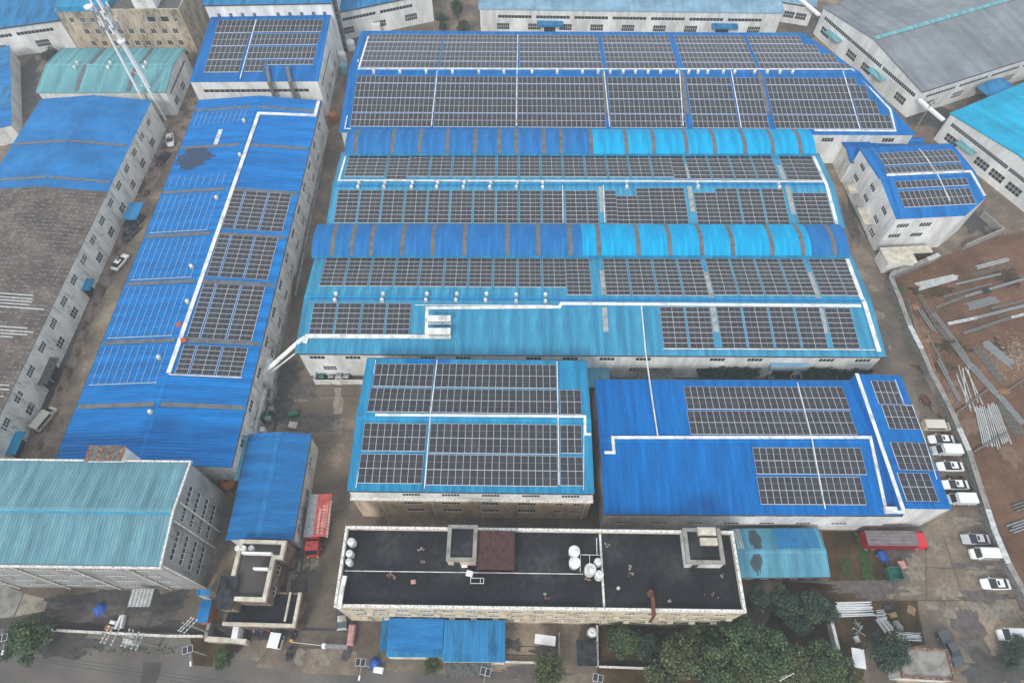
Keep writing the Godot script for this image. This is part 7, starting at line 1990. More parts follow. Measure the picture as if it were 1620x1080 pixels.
# ---------- people ----------
# skeleton capsules joined by a smooth minimum, meshed as surface nets; colour by the nearest capsule
func body(caps: Array, cell: float) -> ArrayMesh:
	var lo := Vector3.ONE * 1e9
	var hi := -lo
	for c in caps:
		for p in [c[0], c[1]]:
			lo = lo.min(p - Vector3.ONE * 0.25); hi = hi.max(p + Vector3.ONE * 0.25)
	var n := Vector3i(((hi - lo) / cell).ceil())
	var f := PackedFloat32Array(); f.resize((n.x + 1) * (n.y + 1) * (n.z + 1))
	var at_ := func(i, j, k): return (i * (n.y + 1) + j) * (n.z + 1) + k
	var dist := func(p: Vector3, c: Array) -> float:
		var ab: Vector3 = c[1] - c[0]
		var t := clampf((p - c[0]).dot(ab) / maxf(ab.length_squared(), 1e-6), 0, 1)
		return p.distance_to(c[0] + ab * t) - lerpf(c[2], c[3], t)
	for i in n.x + 1:
		for j in n.y + 1:
			for k in n.z + 1:
				var p := lo + Vector3(i, j, k) * cell
				var d := 1e9
				for c in caps:
					var e: float = dist.call(p, c)
					var h := clampf(0.5 + 0.5 * (d - e) / 0.035, 0, 1)
					d = lerpf(d, e, h) - 0.035 * h * (1.0 - h)
				f[at_.call(i, j, k)] = d
	var id := {}
	var vs := []
	for i in n.x:
		for j in n.y:
			for k in n.z:
				var s := Vector3.ZERO
				var m := 0
				for e in [[0, 0, 0, 1, 0, 0], [0, 0, 0, 0, 1, 0], [0, 0, 0, 0, 0, 1], [1, 1, 0, 1, 0, 0], [1, 1, 0, 0, 1, 0], [1, 1, 1, 1, 1, 0], [1, 0, 1, 0, 0, 1], [1, 0, 1, 1, 1, 1], [0, 1, 1, 0, 0, 1], [0, 1, 1, 0, 1, 0], [0, 1, 1, 1, 1, 1], [1, 0, 1, 1, 0, 0]]:
					var a: float = f[at_.call(i + e[0], j + e[1], k + e[2])]; var b: float = f[at_.call(i + e[3], j + e[4], k + e[5])]
					if (a < 0) != (b < 0):
						s += Vector3(e[0], e[1], e[2]).lerp(Vector3(e[3], e[4], e[5]), a / (a - b)); m += 1
				if m > 0:
					id[Vector3i(i, j, k)] = vs.size()
					vs.append(lo + (Vector3(i, j, k) + s / m) * cell)
	var g := MB.new()
	g.tint = true
	for key in id:
		for ax in 3:
			var u := Vector3i.ZERO; u[ax] = 1
			var v := Vector3i.ZERO; v[(ax + 1) % 3] = 1
			var w := Vector3i.ZERO; w[(ax + 2) % 3] = 1
			var q: Vector3i = key
			var a: float = f[at_.call(q.x, q.y, q.z)]; var b: float = f[at_.call(q.x + u.x, q.y + u.y, q.z + u.z)]
			if (a < 0) == (b < 0): continue
			if not (id.has(q - v) and id.has(q - w) and id.has(q - v - w)): continue
			var p0: Vector3 = vs[id[q]]; var p1: Vector3 = vs[id[q - v]]; var p2: Vector3 = vs[id[q - v - w]]; var p3: Vector3 = vs[id[q - w]]
			var best := 1e9
			for c in caps:
				var e: float = dist.call(p0, c)
				if e < best: best = e; g.ink = c[4]
			if a < 0: g.quad(p0, p1, p2, p3)
			else: g.quad(p3, p2, p1, p0)
	return g.done(M.cloth)

func person_caps(seated: bool, coat: Color, legs: Color) -> Array:
	var skin := Color(0.42, 0.26, 0.19)
	var hair := Color(0.015, 0.013, 0.012)
	var hip := 0.82 if seated else 0.92
	var c := []
	var up := Vector3(0, 0, 0)
	c.append([Vector3(0, hip, 0), Vector3(0.05 if seated else 0.0, hip + 0.25, 0), 0.15, 0.15, coat])
	c.append([Vector3(0, hip + 0.46, -0.13), Vector3(0, hip + 0.46, 0.13), 0.10, 0.10, coat])
	c.append([Vector3(0.02, hip + 0.2, 0), Vector3(0.03, hip + 0.45, 0), 0.155, 0.14, coat])
	c.append([Vector3(0.04, hip + 0.55, 0), Vector3(0.05, hip + 0.63, 0), 0.055, 0.05, skin])
	c.append([Vector3(0.07, hip + 0.70, 0), Vector3(0.07, hip + 0.76, 0), 0.085, 0.09, skin])
	c.append([Vector3(0.04, hip + 0.75, 0), Vector3(0.045, hip + 0.79, 0), 0.10, 0.10, hair])
	c.append([Vector3(0.16, hip + 0.71, 0), Vector3(0.165, hip + 0.70, 0), 0.02, 0.018, skin])
	for s in [-1.0, 1.0]:
		c.append([Vector3(0.06, hip + 0.73, s * 0.095), Vector3(0.06, hip + 0.71, s * 0.1), 0.02, 0.02, skin])
		var sh := Vector3(0.02, hip + 0.47, s * 0.2)
		var el := Vector3(0.22, hip + 0.25, s * 0.26) if seated else Vector3(0.0, hip + 0.2, s * 0.25)
		var wr := Vector3(0.45, hip + 0.22, s * 0.27) if seated else Vector3(0.08, hip - 0.03, s * 0.25)
		c.append([sh, el, 0.06, 0.048, coat]); c.append([el, wr, 0.046, 0.034, coat])
		var fd := (wr - el).normalized()
		c.append([wr, wr + fd * 0.08, 0.034, 0.036, skin])
		for k in 4: c.append([wr + fd * 0.07 + Vector3(0, 0, 0.018 * (k - 1.5)), wr + fd * (0.13 + 0.01 * (k % 3)) + Vector3(0, -0.02, 0.02 * (k - 1.5)), 0.011, 0.009, skin])
		c.append([wr + fd * 0.03, wr + fd * 0.08 + Vector3(0.01, 0, -s * 0.05), 0.012, 0.01, skin])
		var hp := Vector3(0, hip - 0.02, s * 0.09)
		var kn := Vector3(0.38, hip - 0.1, s * 0.2) if seated else Vector3(0.03, 0.48, s * 0.1)
		var an := Vector3(0.26, 0.38, s * 0.2) if seated else Vector3(0.0, 0.08, s * 0.1)
		c.append([hp, kn, 0.085, 0.06, legs]); c.append([kn, an, 0.058, 0.042, legs])
		c.append([an + Vector3(0, -0.03, 0), an + Vector3(0.16, -0.04, 0), 0.042, 0.036, Color(0.03, 0.03, 0.035)])
	return c

func motorbike(label: String, p: Vector3, turn: float, m: String, group: String) -> Node3D:
	var t := thing("motorbike", label, "motorbike", Vector3(p.x, 0.02, p.z), turn, group)
	if not cache.has("bike" + m):
		var a := loft([[-0.75, [[0.07, 0.62], [0.12, 0.75]]], [-0.3, [[0.1, 0.55], [0.14, 0.76]]], [0.15, [[0.1, 0.5], [0.13, 0.74]]]], M.dark_metal)
		var b := loft([[-0.6, [[0.08, 0.3], [0.13, 0.55]]], [0.0, [[0.12, 0.25], [0.15, 0.52]]], [0.35, [[0.12, 0.28], [0.16, 0.62]]], [0.55, [[0.1, 0.5], [0.18, 0.95]]], [0.7, [[0.06, 0.55], [0.12, 0.9]]]], M[m])
		var h := MB.new(); h.tube(Vector3(0.72, 0.3, 0), Vector3(0.5, 1.0, 0), 0.03, 0.03, 6); h.tube(Vector3(0.48, 1.02, -0.33), Vector3(0.48, 1.02, 0.33), 0.022, 0.022, 6)
		cache["bike" + m] = [a, b, h.done(M.steel)]
	part("saddle", cache["bike" + m][0], t); part("body", cache["bike" + m][1], t); part("handlebar", cache["bike" + m][2], t)
	wheel(t, Vector3(0.74, 0.29, 0), 0.29, 0.1); wheel(t, Vector3(-0.62, 0.29, 0), 0.29, 0.1)
	return t

# ---------- small things ----------
func street_lamp(label: String, p: Vector3, turn: float) -> void:
	var t := thing("solar_street_lamp", label, "street lamp", p, turn, "solar street lamps along the road")
	var g := MB.new(); g.tube(Vector3.ZERO, Vector3(0, 7.0, 0), 0.09, 0.06, 8); part("pole", g.done(M.steel_pale), t)
	var pv := MB.new(); pv.box(Vector3(-0.75, 7.05, -0.5), Vector3(0.75, 7.1, 0.5)); var pp := part("solar_panel", pv.done(M.frame_metal), t)
	for s in [-1.0, 1.0]:
		var c := MB.new(); c.box(Vector3(s * 0.37 - 0.32, 7.101, -0.45), Vector3(s * 0.37 + 0.32, 7.115, 0.45)); part("cell_field", c.done(M.cell), pp)
	g = MB.new(); g.tube(Vector3(0, 6.3, 0), Vector3(0.15, 6.6, 1.7), 0.04, 0.035, 6); part("arm", g.done(M.steel_pale), t)
	g = MB.new(); g.bev(Vector3(0.03, 6.52, 1.65), Vector3(0.29, 6.66, 2.3), 0.04); part("lamp_head", g.done(M.white_paint), t)

func utility_pole(label: String, p: Vector3, turn: float, h: float, arms: Array) -> Node3D:
	var t := thing("utility_pole", label, "utility pole", p, turn)
	var g := MB.new(); g.tube(Vector3.ZERO, Vector3(0, h, 0), 0.2, 0.13, 10); part("pole", g.done(M.pale_concrete), t)
	for y in arms:
		g = MB.new(); g.box(Vector3(-1.2, y, 0.14), Vector3(1.2, y + 0.1, 0.24)); var a := part("crossarm", g.done(M.steel_pale), t)
		for x in [-1.1, -0.55, 0.55, 1.1]:
			g = MB.new(); g.lathe([[0.05, 0.0], [0.09, 0.05], [0.05, 0.12], [0.09, 0.17], [0.04, 0.28], [0.0, 0.3]], 8, Vector3(x, y + 0.1, 0.19)); part("insulator", g.done(M.white_paint), a)
	return t

func wire(label: String, a: Vector3, b: Vector3, sag: float, group: String) -> void:
	var g := MB.new()
	var last := Vector3.ZERO
	for i in range(1, 17):
		var k := i / 16.0
		var q := (b - a) * k + Vector3(0, -sag * 4.0 * k * (1.0 - k), 0)
		g.tube(last, q, 0.028, 0.028, 4, false)
		last = q
	solo("overhead_wire", g.done(M.dark_metal), label, "wire", Transform3D(Basis(), a), group)

func small_things() -> void:
	# gate: guard booth, boom, folding gate
	var p := za(ZK, 485, 560, 2.6)
	var t := thing("guard_booth", "small white roofed guard booth at the gate", "booth", Vector3(p.x, 0.02, p.z), -0.12)
	var g := MB.new(); g.bev(Vector3(-0.85, 2.5, -1.1), Vector3(0.85, 2.62, 1.1), 0.03); part("roof", g.done(M.white_paint), t)
	g = MB.new(); g.box(Vector3(-0.7, 0, -0.95), Vector3(0.7, 1.0, 0.95)); part("wall", g.done(M.white_paint), t)
	g = MB.new(); g.box(Vector3(-0.68, 1.001, -0.93), Vector3(0.68, 2.49, 0.93)); part("glazing", g.done(M.glass), t)
	var a := za(ZK, 695, 562, 0.9); var b := za(ZK, 1110, 608, 0.9)
	t = thing("boom_barrier", "white boom barrier with a yellow housing across the gate", "barrier", Vector3(a.x, 0.02, a.z), toward(a, b))
	g = MB.new(); g.bev(Vector3(-0.25, 0, -0.2), Vector3(0.25, 1.0, 0.2), 0.05); part("housing", g.done(M.yellow), t)
	g = MB.new(); g.box(Vector3(0.1, 0.85, 0.21), Vector3(a.distance_to(b), 0.95, 0.27)); part("boom", g.done(M.white_paint), t)
	a = za(ZK, 1100, 630, 0.8); b = za(ZK, 1390, 645, 0.8)
	t = thing("folding_gate", "retracted stainless folding gate with a white drive box", "gate", Vector3(a.x, 0.02, a.z), toward(a, b))
	g = MB.new(); g.bev(Vector3(-0.3, 0, -0.35), Vector3(0.25, 1.2, 0.35), 0.05); part("drive_box", g.done(M.white_paint), t)
	for i in 18:
		g = MB.new()
		var x := 0.4 + i * (a.distance_to(b) - 0.5) / 18.0
		g.box(Vector3(x, 0.05, -0.3), Vector3(x + 0.05, 1.1, -0.26)); g.box(Vector3(x, 0.05, 0.26), Vector3(x + 0.05, 1.1, 0.3)); g.box(Vector3(x, 1.102, -0.3), Vector3(x + 0.05, 1.15, 0.3)); g.box(Vector3(x, 0.0, -0.3), Vector3(x + 0.05, 0.048, 0.3))
		part("gate_frame", g.done(M.steel_pale), t)
	p = za(ZK, 1425, 490, 1.2)
	g = MB.new(); g.bev(Vector3(-0.5, 0, -1.5), Vector3(0.5, 1.2, 1.5), 0.15)
	solo("gate_pillar", g.done(M.pink), "pinkish stone block at the end of the folding gate", "gate pillar", Transform3D(Basis(), Vector3(p.x, 0.02, p.z)))
	line3("gate_channel", "drain channel across the entrance behind the boom", "drain", [za(ZK, 560, 410, 0.0) + Vector3(0, 0.013, 0), za(ZK, 1380, 440, 0.0) + Vector3(0, 0.013, 0)], 0.4, 0.012, "dark_metal")
	# motorbikes, with and without riders
	var coats := [Color(0.02, 0.022, 0.03), Color(0.05, 0.07, 0.12), Color(0.09, 0.09, 0.095), Color(0.04, 0.035, 0.035)]
	var rider := body(person_caps(true, coats[0], Color(0.02, 0.02, 0.025)), 0.05)
	var rider2 := body(person_caps(true, coats[1], Color(0.025, 0.03, 0.045)), 0.05)
	var R := [[718, 475, rider, "black", "inside the boom, nearer the booth"], [757, 460, rider2, "navy", "inside the boom, farther from the booth"], [655, 735, rider2, "navy", "outside the gate, nearer the booth"], [700, 735, rider, "black", "outside the gate, nearer the road centre"]]
	for r in R:
		p = za(ZK, r[0], r[1], 0.5)
		motorbike("black motorbike %s" % r[4], p, 1.5, "car_black", "ridden motorbikes at the gate")
		solo("person", r[2], "person in %s clothes riding a motorbike %s" % [r[3], r[4]], "person", Transform3D(Basis(Vector3.UP, 1.5), Vector3(p.x, 0.02, p.z) + Vector3(0, 0.0, 0.25)), "riders at the gate")
	p = za(ZK, 590, 530, 0.9)
	solo("person", body(person_caps(false, coats[2], Color(0.03, 0.03, 0.04)), 0.05), "person in dark grey standing beside the guard booth", "person", Transform3D(Basis(Vector3.UP, 0.3), Vector3(p.x, 0.02, p.z)))
	var cols := ["car_black", "crimson", "car_silver", "green", "car_black", "blue_plastic", "crimson"]
	for i in 9: motorbike("parked motorbike in the row beside the white side panel", za(ZK, 165 + i * 32, 470 + (i % 3) * 8, 0.5), 1.4 + rng.randf_range(-0.25, 0.25), cols[i % 7], "motorbikes parked beside the gatehouse")
	for i in 3: motorbike("motorbike parked behind the guard booth under the gatehouse wall", za(ZK, 500 + i * 22, 430, 0.5), 1.2 + i * 0.2, ["car_silver", "car_black", "car_white"][i], "motorbikes behind the guard booth")
	p = za(ZK, 605, 100, 0.8)
	for i in 2:
		p = za(ZK, 605 + i * 0, 95 + i * 60, 0.6)
		g = MB.new(); g.bev(Vector3(-0.4, 0, -0.45), Vector3(0.4, 0.9, 0.45), 0.12)
		solo("red_bin", g.done(M.hot_red), "red bin standing against the gatehouse wall", "bin", Transform3D(Basis(Vector3.UP, 0.2), Vector3(p.x, 0.02, p.z)), "red bins at the gatehouse")
	# lamps
	street_lamp("solar street lamp outside the folding gate", za(ZK, 1545, 830, 7.0) * Vector3(1, 0, 1), -0.1)
	street_lamp("solar street lamp beside the transformer poles", za(ZJ, 1600, 580, 7.0) * Vector3(1, 0, 1), 0.3)
	street_lamp("solar street lamp by the blue cart and white cart", za(ZW, 165, 470, 7.0) * Vector3(1, 0, 1) + Vector3(-3.0, 0, 4.0), -0.1)
	street_lamp("solar street lamp in front of the grey awning", za(ZW, 1232, 552, 7.0) * Vector3(1, 0, 1), -0.25)
	street_lamp("solar street lamp beside the dark planted ground", za(ZQ, 148, 1052, 7.0) * Vector3(1, 0, 1), -0.2)
	street_lamp("solar street lamp half behind the big verge tree", za(ZJ, 15, 480, 7.0) * Vector3(1, 0, 1), 0.2)
	# poles: transformer frame on the verge and the pole by the blue lean-to
	var p1 := za(ZJ, 1350, 555, 0)
	utility_pole("concrete pole with transformer crossarms on the verge", p1, 1.35, 11.0, [10.4, 9.4, 7.6, 6.2])
	var p2 := za(ZJ, 1160, 520, 0)
	utility_pole("shorter concrete pole beside the transformer pole on the verge", p2, 1.35, 10.0, [9.4, 8.4, 6.6])
	var tb := thing("transformer_platform", "steel platform with insulators between the two verge poles", "transformer", p1.lerp(p2, 0.5))
	g = MB.new(); g.box(Vector3(-1.1, 4.6, -0.7), Vector3(1.1, 4.75, 0.7)); part("platform", g.done(M.steel), tb)
	g = MB.new(); g.bev(Vector3(-0.7, 4.76, -0.5), Vector3(0.7, 6.0, 0.5), 0.08); part("transformer_tank", g.done(M.steel_pale), tb)
	for x in [-0.45, 0.0, 0.45]:
		g = MB.new(); g.lathe([[0.08, 6.0], [0.13, 6.1], [0.07, 6.2], [0.12, 6.3], [0.05, 6.5], [0.0, 6.5]], 8, Vector3(x, 0, 0)); part("bushing", g.done(M.white_paint), tb)
	var p3 := za(ZV, 85, 985, 0)
	utility_pole("concrete pole rising beside the blue lean-to roofs", p3, 0.9, 11.0, [10.4, 9.6, 8.4])
	var p4 := za(ZQ, 1185, 1055, 0)
	utility_pole("slim pole with a white crossarm among the trees", za(ZQ, 1215, 1040, 8.0) * Vector3(1, 0, 1), 0.4, 8.5, [8.2])
	for k in 3:
		wire("overhead wire running along the front road", Vector3(-75, 8.6 + k * 0.5, p1.z + 2 - k * 0.4), Vector3(-14 , 8.4 + k * 0.5, -3.5 - k * 0.5), 0.8, "wires along the road")
		wire("overhead wire running on past the dark planted ground", Vector3(-14, 8.4 + k * 0.5, -3.5 - k * 0.5), Vector3(48, 8.2 + k * 0.5, 2.0 - k * 1.6), 0.9, "wires past the planted ground")
	# pole structure with pipes in the alley yard
	t = thing("switchgear_frame", "steel switchgear frame of poles and pipes beside the alley", "switchgear", za(ZI, 420, 640, 0))
	var o: Vector3 = t.position
	for q in [[[545, 552], 0], [[515, 650], 0], [[460, 870], 0], [[340, 640], 0]]:
		var s := za(ZI, q[0][0], q[0][1], 0) - o
		g = MB.new(); g.tube(s, s + Vector3(0, 7.0, 0), 0.14, 0.1, 8); part("pole", g.done(M.pale_concrete), t)
	g = MB.new(); g.sweep([za(ZI, 320, 840, 3.0) - o, za(ZI, 420, 470, 5.0) - o], 0.5, 0.35); part("duct", g.done(M.steel_pale), t)
	g = MB.new(); g.bev(za(ZI, 410, 860, 0) - o + Vector3(-0.5, 0, -0.5), za(ZI, 410, 860, 0) - o + Vector3(0.5, 1.4, 0.5), 0.05); part("cabinet", g.done(M.white_paint), t)
	for q in [[420, 690], [440, 730], [390, 720], [470, 640]]:
		var s := za(ZI, q[0], q[1], 1.5) - o
		g = MB.new(); g.bev(s + Vector3(-0.5, -1.5, -0.5), s + Vector3(0.5, 0.3, 0.5), 0.1); part("switch_box", g.done(M.green if q[0] < 430 else M.steel), t)
	p = za(ZI, 400, 300, 4.0)
	g = MB.new(); g.box(Vector3(-1.0, 0, -3.2), Vector3(1.0, 4.0, 1.6))
	solo("alley_hut", g.done(M.white_wall), "narrow white hut against the long blue hall under the tray bridge", "hut", Transform3D(Basis(), Vector3(p.x, 0.01, p.z)))
	# yard clutter
	var boxes := [[ZI, 690, 700, 1.9, 1.0, 1.1, "green", "green_machine", "green painted machine on the yard behind the small workshop", "machine"], [ZI, 680, 800, 1.6, 1.3, 0.5, "cream", "scrap_heap", "pale scrap heap beside the dark drum", "heap"], [ZJ, 940, 400, 1.3, 0.8, 0.7, "orange", "orange_bin", "orange bin beside the white carts", "bin"], [ZJ, 970, 350, 1.0, 0.6, 0.5, "white_paint", "white_crate", "white crate behind the orange bin", "crate"], [ZJ, 1025, 350, 0.35, 2.1, 0.9, "white_paint", "white_board", "first of two white panels standing beside the orange bin", "panel"], [ZJ, 1060, 345, 0.35, 2.0, 0.9, "white_paint", "white_board", "second of two white panels standing beside the orange bin", "panel"], [ZW, 320, 540, 1.5, 0.9, 0.7, "white_paint", "white_cart", "white cart beside the blue tarpaulin cart", "cart"], [ZE, -10, 730, 1.5, 1.5, 1.0, "dirty_wall", "pump_box", "small white pump box in the left yard", "box"], [ZZ, 970, 440, 1.2, 0.8, 0.5, "wood", "yellow_sheet", "yellow board on the muddy storage corner", "board"], [ZZ, 920, 365, 1.2, 0.9, 0.3, "dark_metal", "dark_mat", "dark plate on the muddy storage corner", "plate"], [ZZ, 625, 670, 0.8, 1.0, 0.6, "steel_pale", "grey_box", "grey box at the end of the scrap heap", "box"]]
	for q in boxes:
		p = za(q[0], q[1], q[2], 0.0)
		g = MB.new(); g.bev(Vector3(-q[3] * 0.5, 0, -q[4] * 0.5), Vector3(q[3] * 0.5, q[5], q[4] * 0.5), minf(0.12, q[5] * 0.3))
		solo(q[7], g.done(M[q[6]]), q[8], q[9], Transform3D(Basis(Vector3.UP, rng.randf_range(-0.3, 0.3)), Vector3(p.x, 0.02, p.z)))
	# orange mixer drum behind the teal block
	p = za(ZL, 968, 215, 1.8)
	t = thing("mixer_drum", "orange round hopper with a dark mouth beside the teal block", "hopper", Vector3(p.x, 0.01, p.z))
	g = MB.new(); g.lathe([[0.9, 0.0], [1.45, 0.6], [1.5, 1.4], [1.1, 1.9], [0.5, 2.05], [0.48, 1.7], [0.0, 1.6]], 20); part("drum", g.done(M.orange), t)
	g = MB.new(); g.lathe([[0.0, 1.62], [0.46, 1.66], [0.46, 1.7], [0.0, 1.7]], 16); part("mouth", g.done(M.dark_metal), t)
	# blue tarpaulin heap and covered cart
	for q in [[ZJ, 850, 235, 1.1, 0.8, "heap of blue tarpaulin on the left yard"], [ZW, 288, 482, 0.9, 0.9, "blue tarpaulin covered cart beside the white cart"]]:
		p = za(q[0], q[1], q[2], 0.0)
		g = MB.new()
		var n := 12
		for i in n:
			var e0 := 1.0 + 0.18 * sin(i * 2.3); var e1 := 1.0 + 0.18 * sin((i + 1) % n * 2.3)
			var a0 := TAU * i / n; var a1 := TAU * (i + 1) / n
			var q0 := Vector3(cos(a0) * q[3] * e0, 0, -sin(a0) * q[3] * e0); var q1 := Vector3(cos(a1) * q[3] * e1, 0, -sin(a1) * q[3] * e1)
			var u0 := q0 * 0.55 + Vector3(0, q[4] * (0.8 + 0.1 * sin(i * 4.0)), 0); var u1 := q1 * 0.55 + Vector3(0, q[4] * (0.8 + 0.1 * sin((i + 1) % n * 4.0)), 0)
			g.quad(q0, q1, u1, u0); g.tri(u0, u1, Vector3(0, q[4], 0))
		solo("blue_tarpaulin", g.done(M.blue_plastic), q[5], "tarpaulin", Transform3D(Basis(), Vector3(p.x, 0.015, p.z)))
	# white slat stacks on the storage corner
	for q in [[440, 350, 770, 345, 8, 1.1, "pale stack of profiles along the storage corner"], [440, 425, 800, 410, 6, 0.9, "loose pale profiles in front of the pale stack"], [825, 435, 920, 430, 6, 1.3, "short pale profiles beside the yellow board"], [855, 470, 950, 590, 7, 1.5, "slanting pale profiles leading to the round tree"], [1020, 635, 1240, 645, 6, 1.1, "pale profiles at the shadowed edge of the storage corner"]]:
		a = za(ZZ, q[0], q[1], 0.1); b = za(ZZ, q[2], q[3], 0.1)
		t = thing("profile_stack", q[6], "profile stack", Vector3(a.x, 0.02, a.z))
		var d := (b - a).normalized(); var s := Vector3(-d.z, 0, d.x)
		for i in q[4]:
			g = MB.new()
			var off: Vector3 = s * (i / (q[4] - 1.0) - 0.5) * q[5]
			g.sweep([off + d * rng.randf_range(-0.3, 0.3) + Vector3(0, 0.01 * i, 0), off + b - a + d * rng.randf_range(-0.3, 0.3) + s * rng.randf_range(-0.1, 0.1)], 0.12, 0.14); part("profile", g.done(M.white_paint if i % 2 else M.steel_pale), t)
	p = za(ZZ, 640, 560, 0)
	t = thing("scrap_heap", "heap of tangled grey scrap metal on the storage corner", "heap", Vector3(p.x, 0.02, p.z))
	for i in 34:
		g = MB.new()
		var q := Vector3(rng.randfn(0, 0.55), rng.randf_range(0.1, 0.5), rng.randfn(0, 0.6))
		g.tube(q, q + Vector3(rng.randf_range(-0.7, 0.7), rng.randf_range(-0.15, 0.15), rng.randf_range(-0.6, 0.6)), 0.05, 0.05, 5); part("scrap_piece", g.done(M.steel if i % 3 else M.steel_pale), t)
	for q in [[1010, 520], [1040, 555]]:
		p = za(ZZ, q[0], q[1], 0)
		g = MB.new(); g.lathe([[0.6, 0.0], [0.5, 0.3], [0.2, 0.5], [0.0, 0.55]], 9)
		solo("rubble_heap", g.done(M.concrete), "small grey rubble heap near the yellow board", "heap", Transform3D(Basis(Vector3.UP, q[0]), Vector3(p.x, 0.015, p.z)), "rubble heaps on the storage corner")
	p = za(ZZ, 1150, 390, 0)
	t = thing("wood_pallet", "wooden pallet lying at the corner of the muddy storage", "pallet", Vector3(p.x, 0.02, p.z), -0.5)
	for i in 6:
		g = MB.new(); g.box(Vector3(-0.6, 0.1, -0.6 + i * 0.22), Vector3(0.6, 0.13, -0.45 + i * 0.22)); part("slat", g.done(M.wood), t)
	for x in [-0.55, 0.0, 0.45]:
		g = MB.new(); g.box(Vector3(x, 0, -0.6), Vector3(x + 0.1, 0.099, 0.65)); part("bearer", g.done(M.wood), t)
	var s0 := za(ZZ, 560, 745, 2.2); var s1 := za(ZZ, 700, 930, 2.2)
	t = thing("white_shelter", "white board roof shelter among the scrap and trees", "shelter", Vector3(s0.x, 0, s1.z), -0.15)
	for i in 2:
		g = MB.new(); g.box(Vector3(0, 2.1, (s0.z - s1.z) * (0.5 - i * 0.5) * 1.0), Vector3(1.9, 2.16, (s0.z - s1.z) * (1.0 - i * 0.5) * 1.0 + (s1.z - s0.z) * 0.02 * -1)); part("roof_board", g.done(M.white_paint), t)
	for q in [Vector3(0.1, 0, -0.1), Vector3(1.7, 0, -0.1), Vector3(0.1, 0, s0.z - s1.z + 0.2), Vector3(1.7, 0, s0.z - s1.z + 0.2)]:
		g = MB.new(); g.tube(q, q + Vector3(0, 2.1, 0), 0.04, 0.04, 6); part("post", g.done(M.steel), t)
	line3("garden_wall", "white topped wall between the red soil and the storage corner", "wall", [za(ZZ, 385, 440, 1.6) * Vector3(1, 0, 1), za(ZZ, 465, 760, 1.6) * Vector3(1, 0, 1)], 0.5, 1.6, "tray_white")
	line3("garden_wall", "low pale wall along the verge of the left yard", "wall", [za(ZJ, 405, 415, 0), za(ZJ, 1430, 468, 0), za(ZV, 20, 1010, 0)], 0.3, 1.0, "parapet")
	line3("garden_wall", "thin pale wall along the front of the planted ground", "wall", [za(ZP, 1250, 990, 0), za(ZP, 1830, 1010, 0)], 0.25, 0.9, "parapet")
	line3("garden_wall", "pale side wall of the planted ground by the pale tank", "wall", [za(ZP, 1238, 990, 0), za(ZP, 1235, 760, 0)], 0.3, 1.6, "parapet")
	line3("garden_wall", "pale kerb wall in front of the ribbed blue shed", "wall", [za(ZP, 715, 962, 0), za(ZP, 1020, 970, 0)], 0.25, 0.8, "parapet")
	p = za(ZP, 1214, 792, 2.0)
	t = thing("water_tank", "steel water tank standing on the ground behind the dormitory yard", "water tank", Vector3(p.x, 0.01, p.z))
	g = MB.new(); g.lathe([[0.0, 0.0], [0.75, 0.0], [0.78, 0.6], [0.75, 1.2], [0.78, 1.8], [0.6, 2.1], [0.26, 2.2], [0.25, 2.0], [0.0, 1.98]], 20); part("drum", g.done(M.tray_white), t)
	p = za(ZP, 945, 835, 2.4)
	t = thing("white_awning", "slanted white awning in the dormitory yard", "awning", Vector3(p.x, 0, p.z), -0.12)
	g = MB.new(); g.box(Vector3(-1.6, 2.3, -0.7), Vector3(1.6, 2.36, 0.7)); part("sheet", g.done(M.white_paint), t)
	for x in [-1.5, 1.5]:
		g = MB.new(); g.tube(Vector3(x, 0, 0.6), Vector3(x, 2.3, 0.6), 0.04, 0.04, 6); part("post", g.done(M.steel), t)
	a = za(ZP, 1130, 985, 2.4); b = za(ZP, 1235, 835, 2.4)
	t = thing("dark_shed", "small dark flat shed at the end of the dormitory yard", "shed", Vector3(a.x, 0, a.z))
	g = MB.new(); g.bev(Vector3(0, 2.3, b.z - a.z), Vector3(b.x - a.x, 2.45, 0), 0.04); part("roof", g.done(M.slab_dark), t)
	g = MB.new(); g.box(Vector3(0.15, 0, b.z - a.z + 0.15), Vector3(b.x - a.x - 0.15, 2.29, -0.15)); part("wall", g.done(M.block_wall), t)
	line3("yard_wall", "low wall dividing the dormitory yard", "wall", [za(ZP, 1022, 960, 0), za(ZP, 1022, 800, 0)], 0.25, 1.4, "concrete")
	# sign board over the door of the front bay
	var w0 := at(1217, 573, 5.4); var w1 := at(1276, 574, 5.4)
	t = thing("sign_board", "pale blue sign board with red characters on the front bay", "sign", Vector3(w0.x, 0, -59.0))
	var zf := 0.0
	t.position.z = at(1246, 561, 9.0).z + 0.9
	g = MB.new(); g.box(Vector3(0, 4.5, -0.9), Vector3(w1.x - w0.x, 6.1, 0)); part("board", g.done(M.pale_blue), t)
	glyphs(t, Vector3(0.6, 4.65, 0.002), Vector3.RIGHT, Vector3.UP, 9, 0.64, M.red_paint, 11)
	g = MB.new(); g.box(Vector3(1.5, 0, -0.88), Vector3(w1.x - w0.x - 1.5, 3.2, -0.82)); part("door", g.done(M.dark_metal), t)
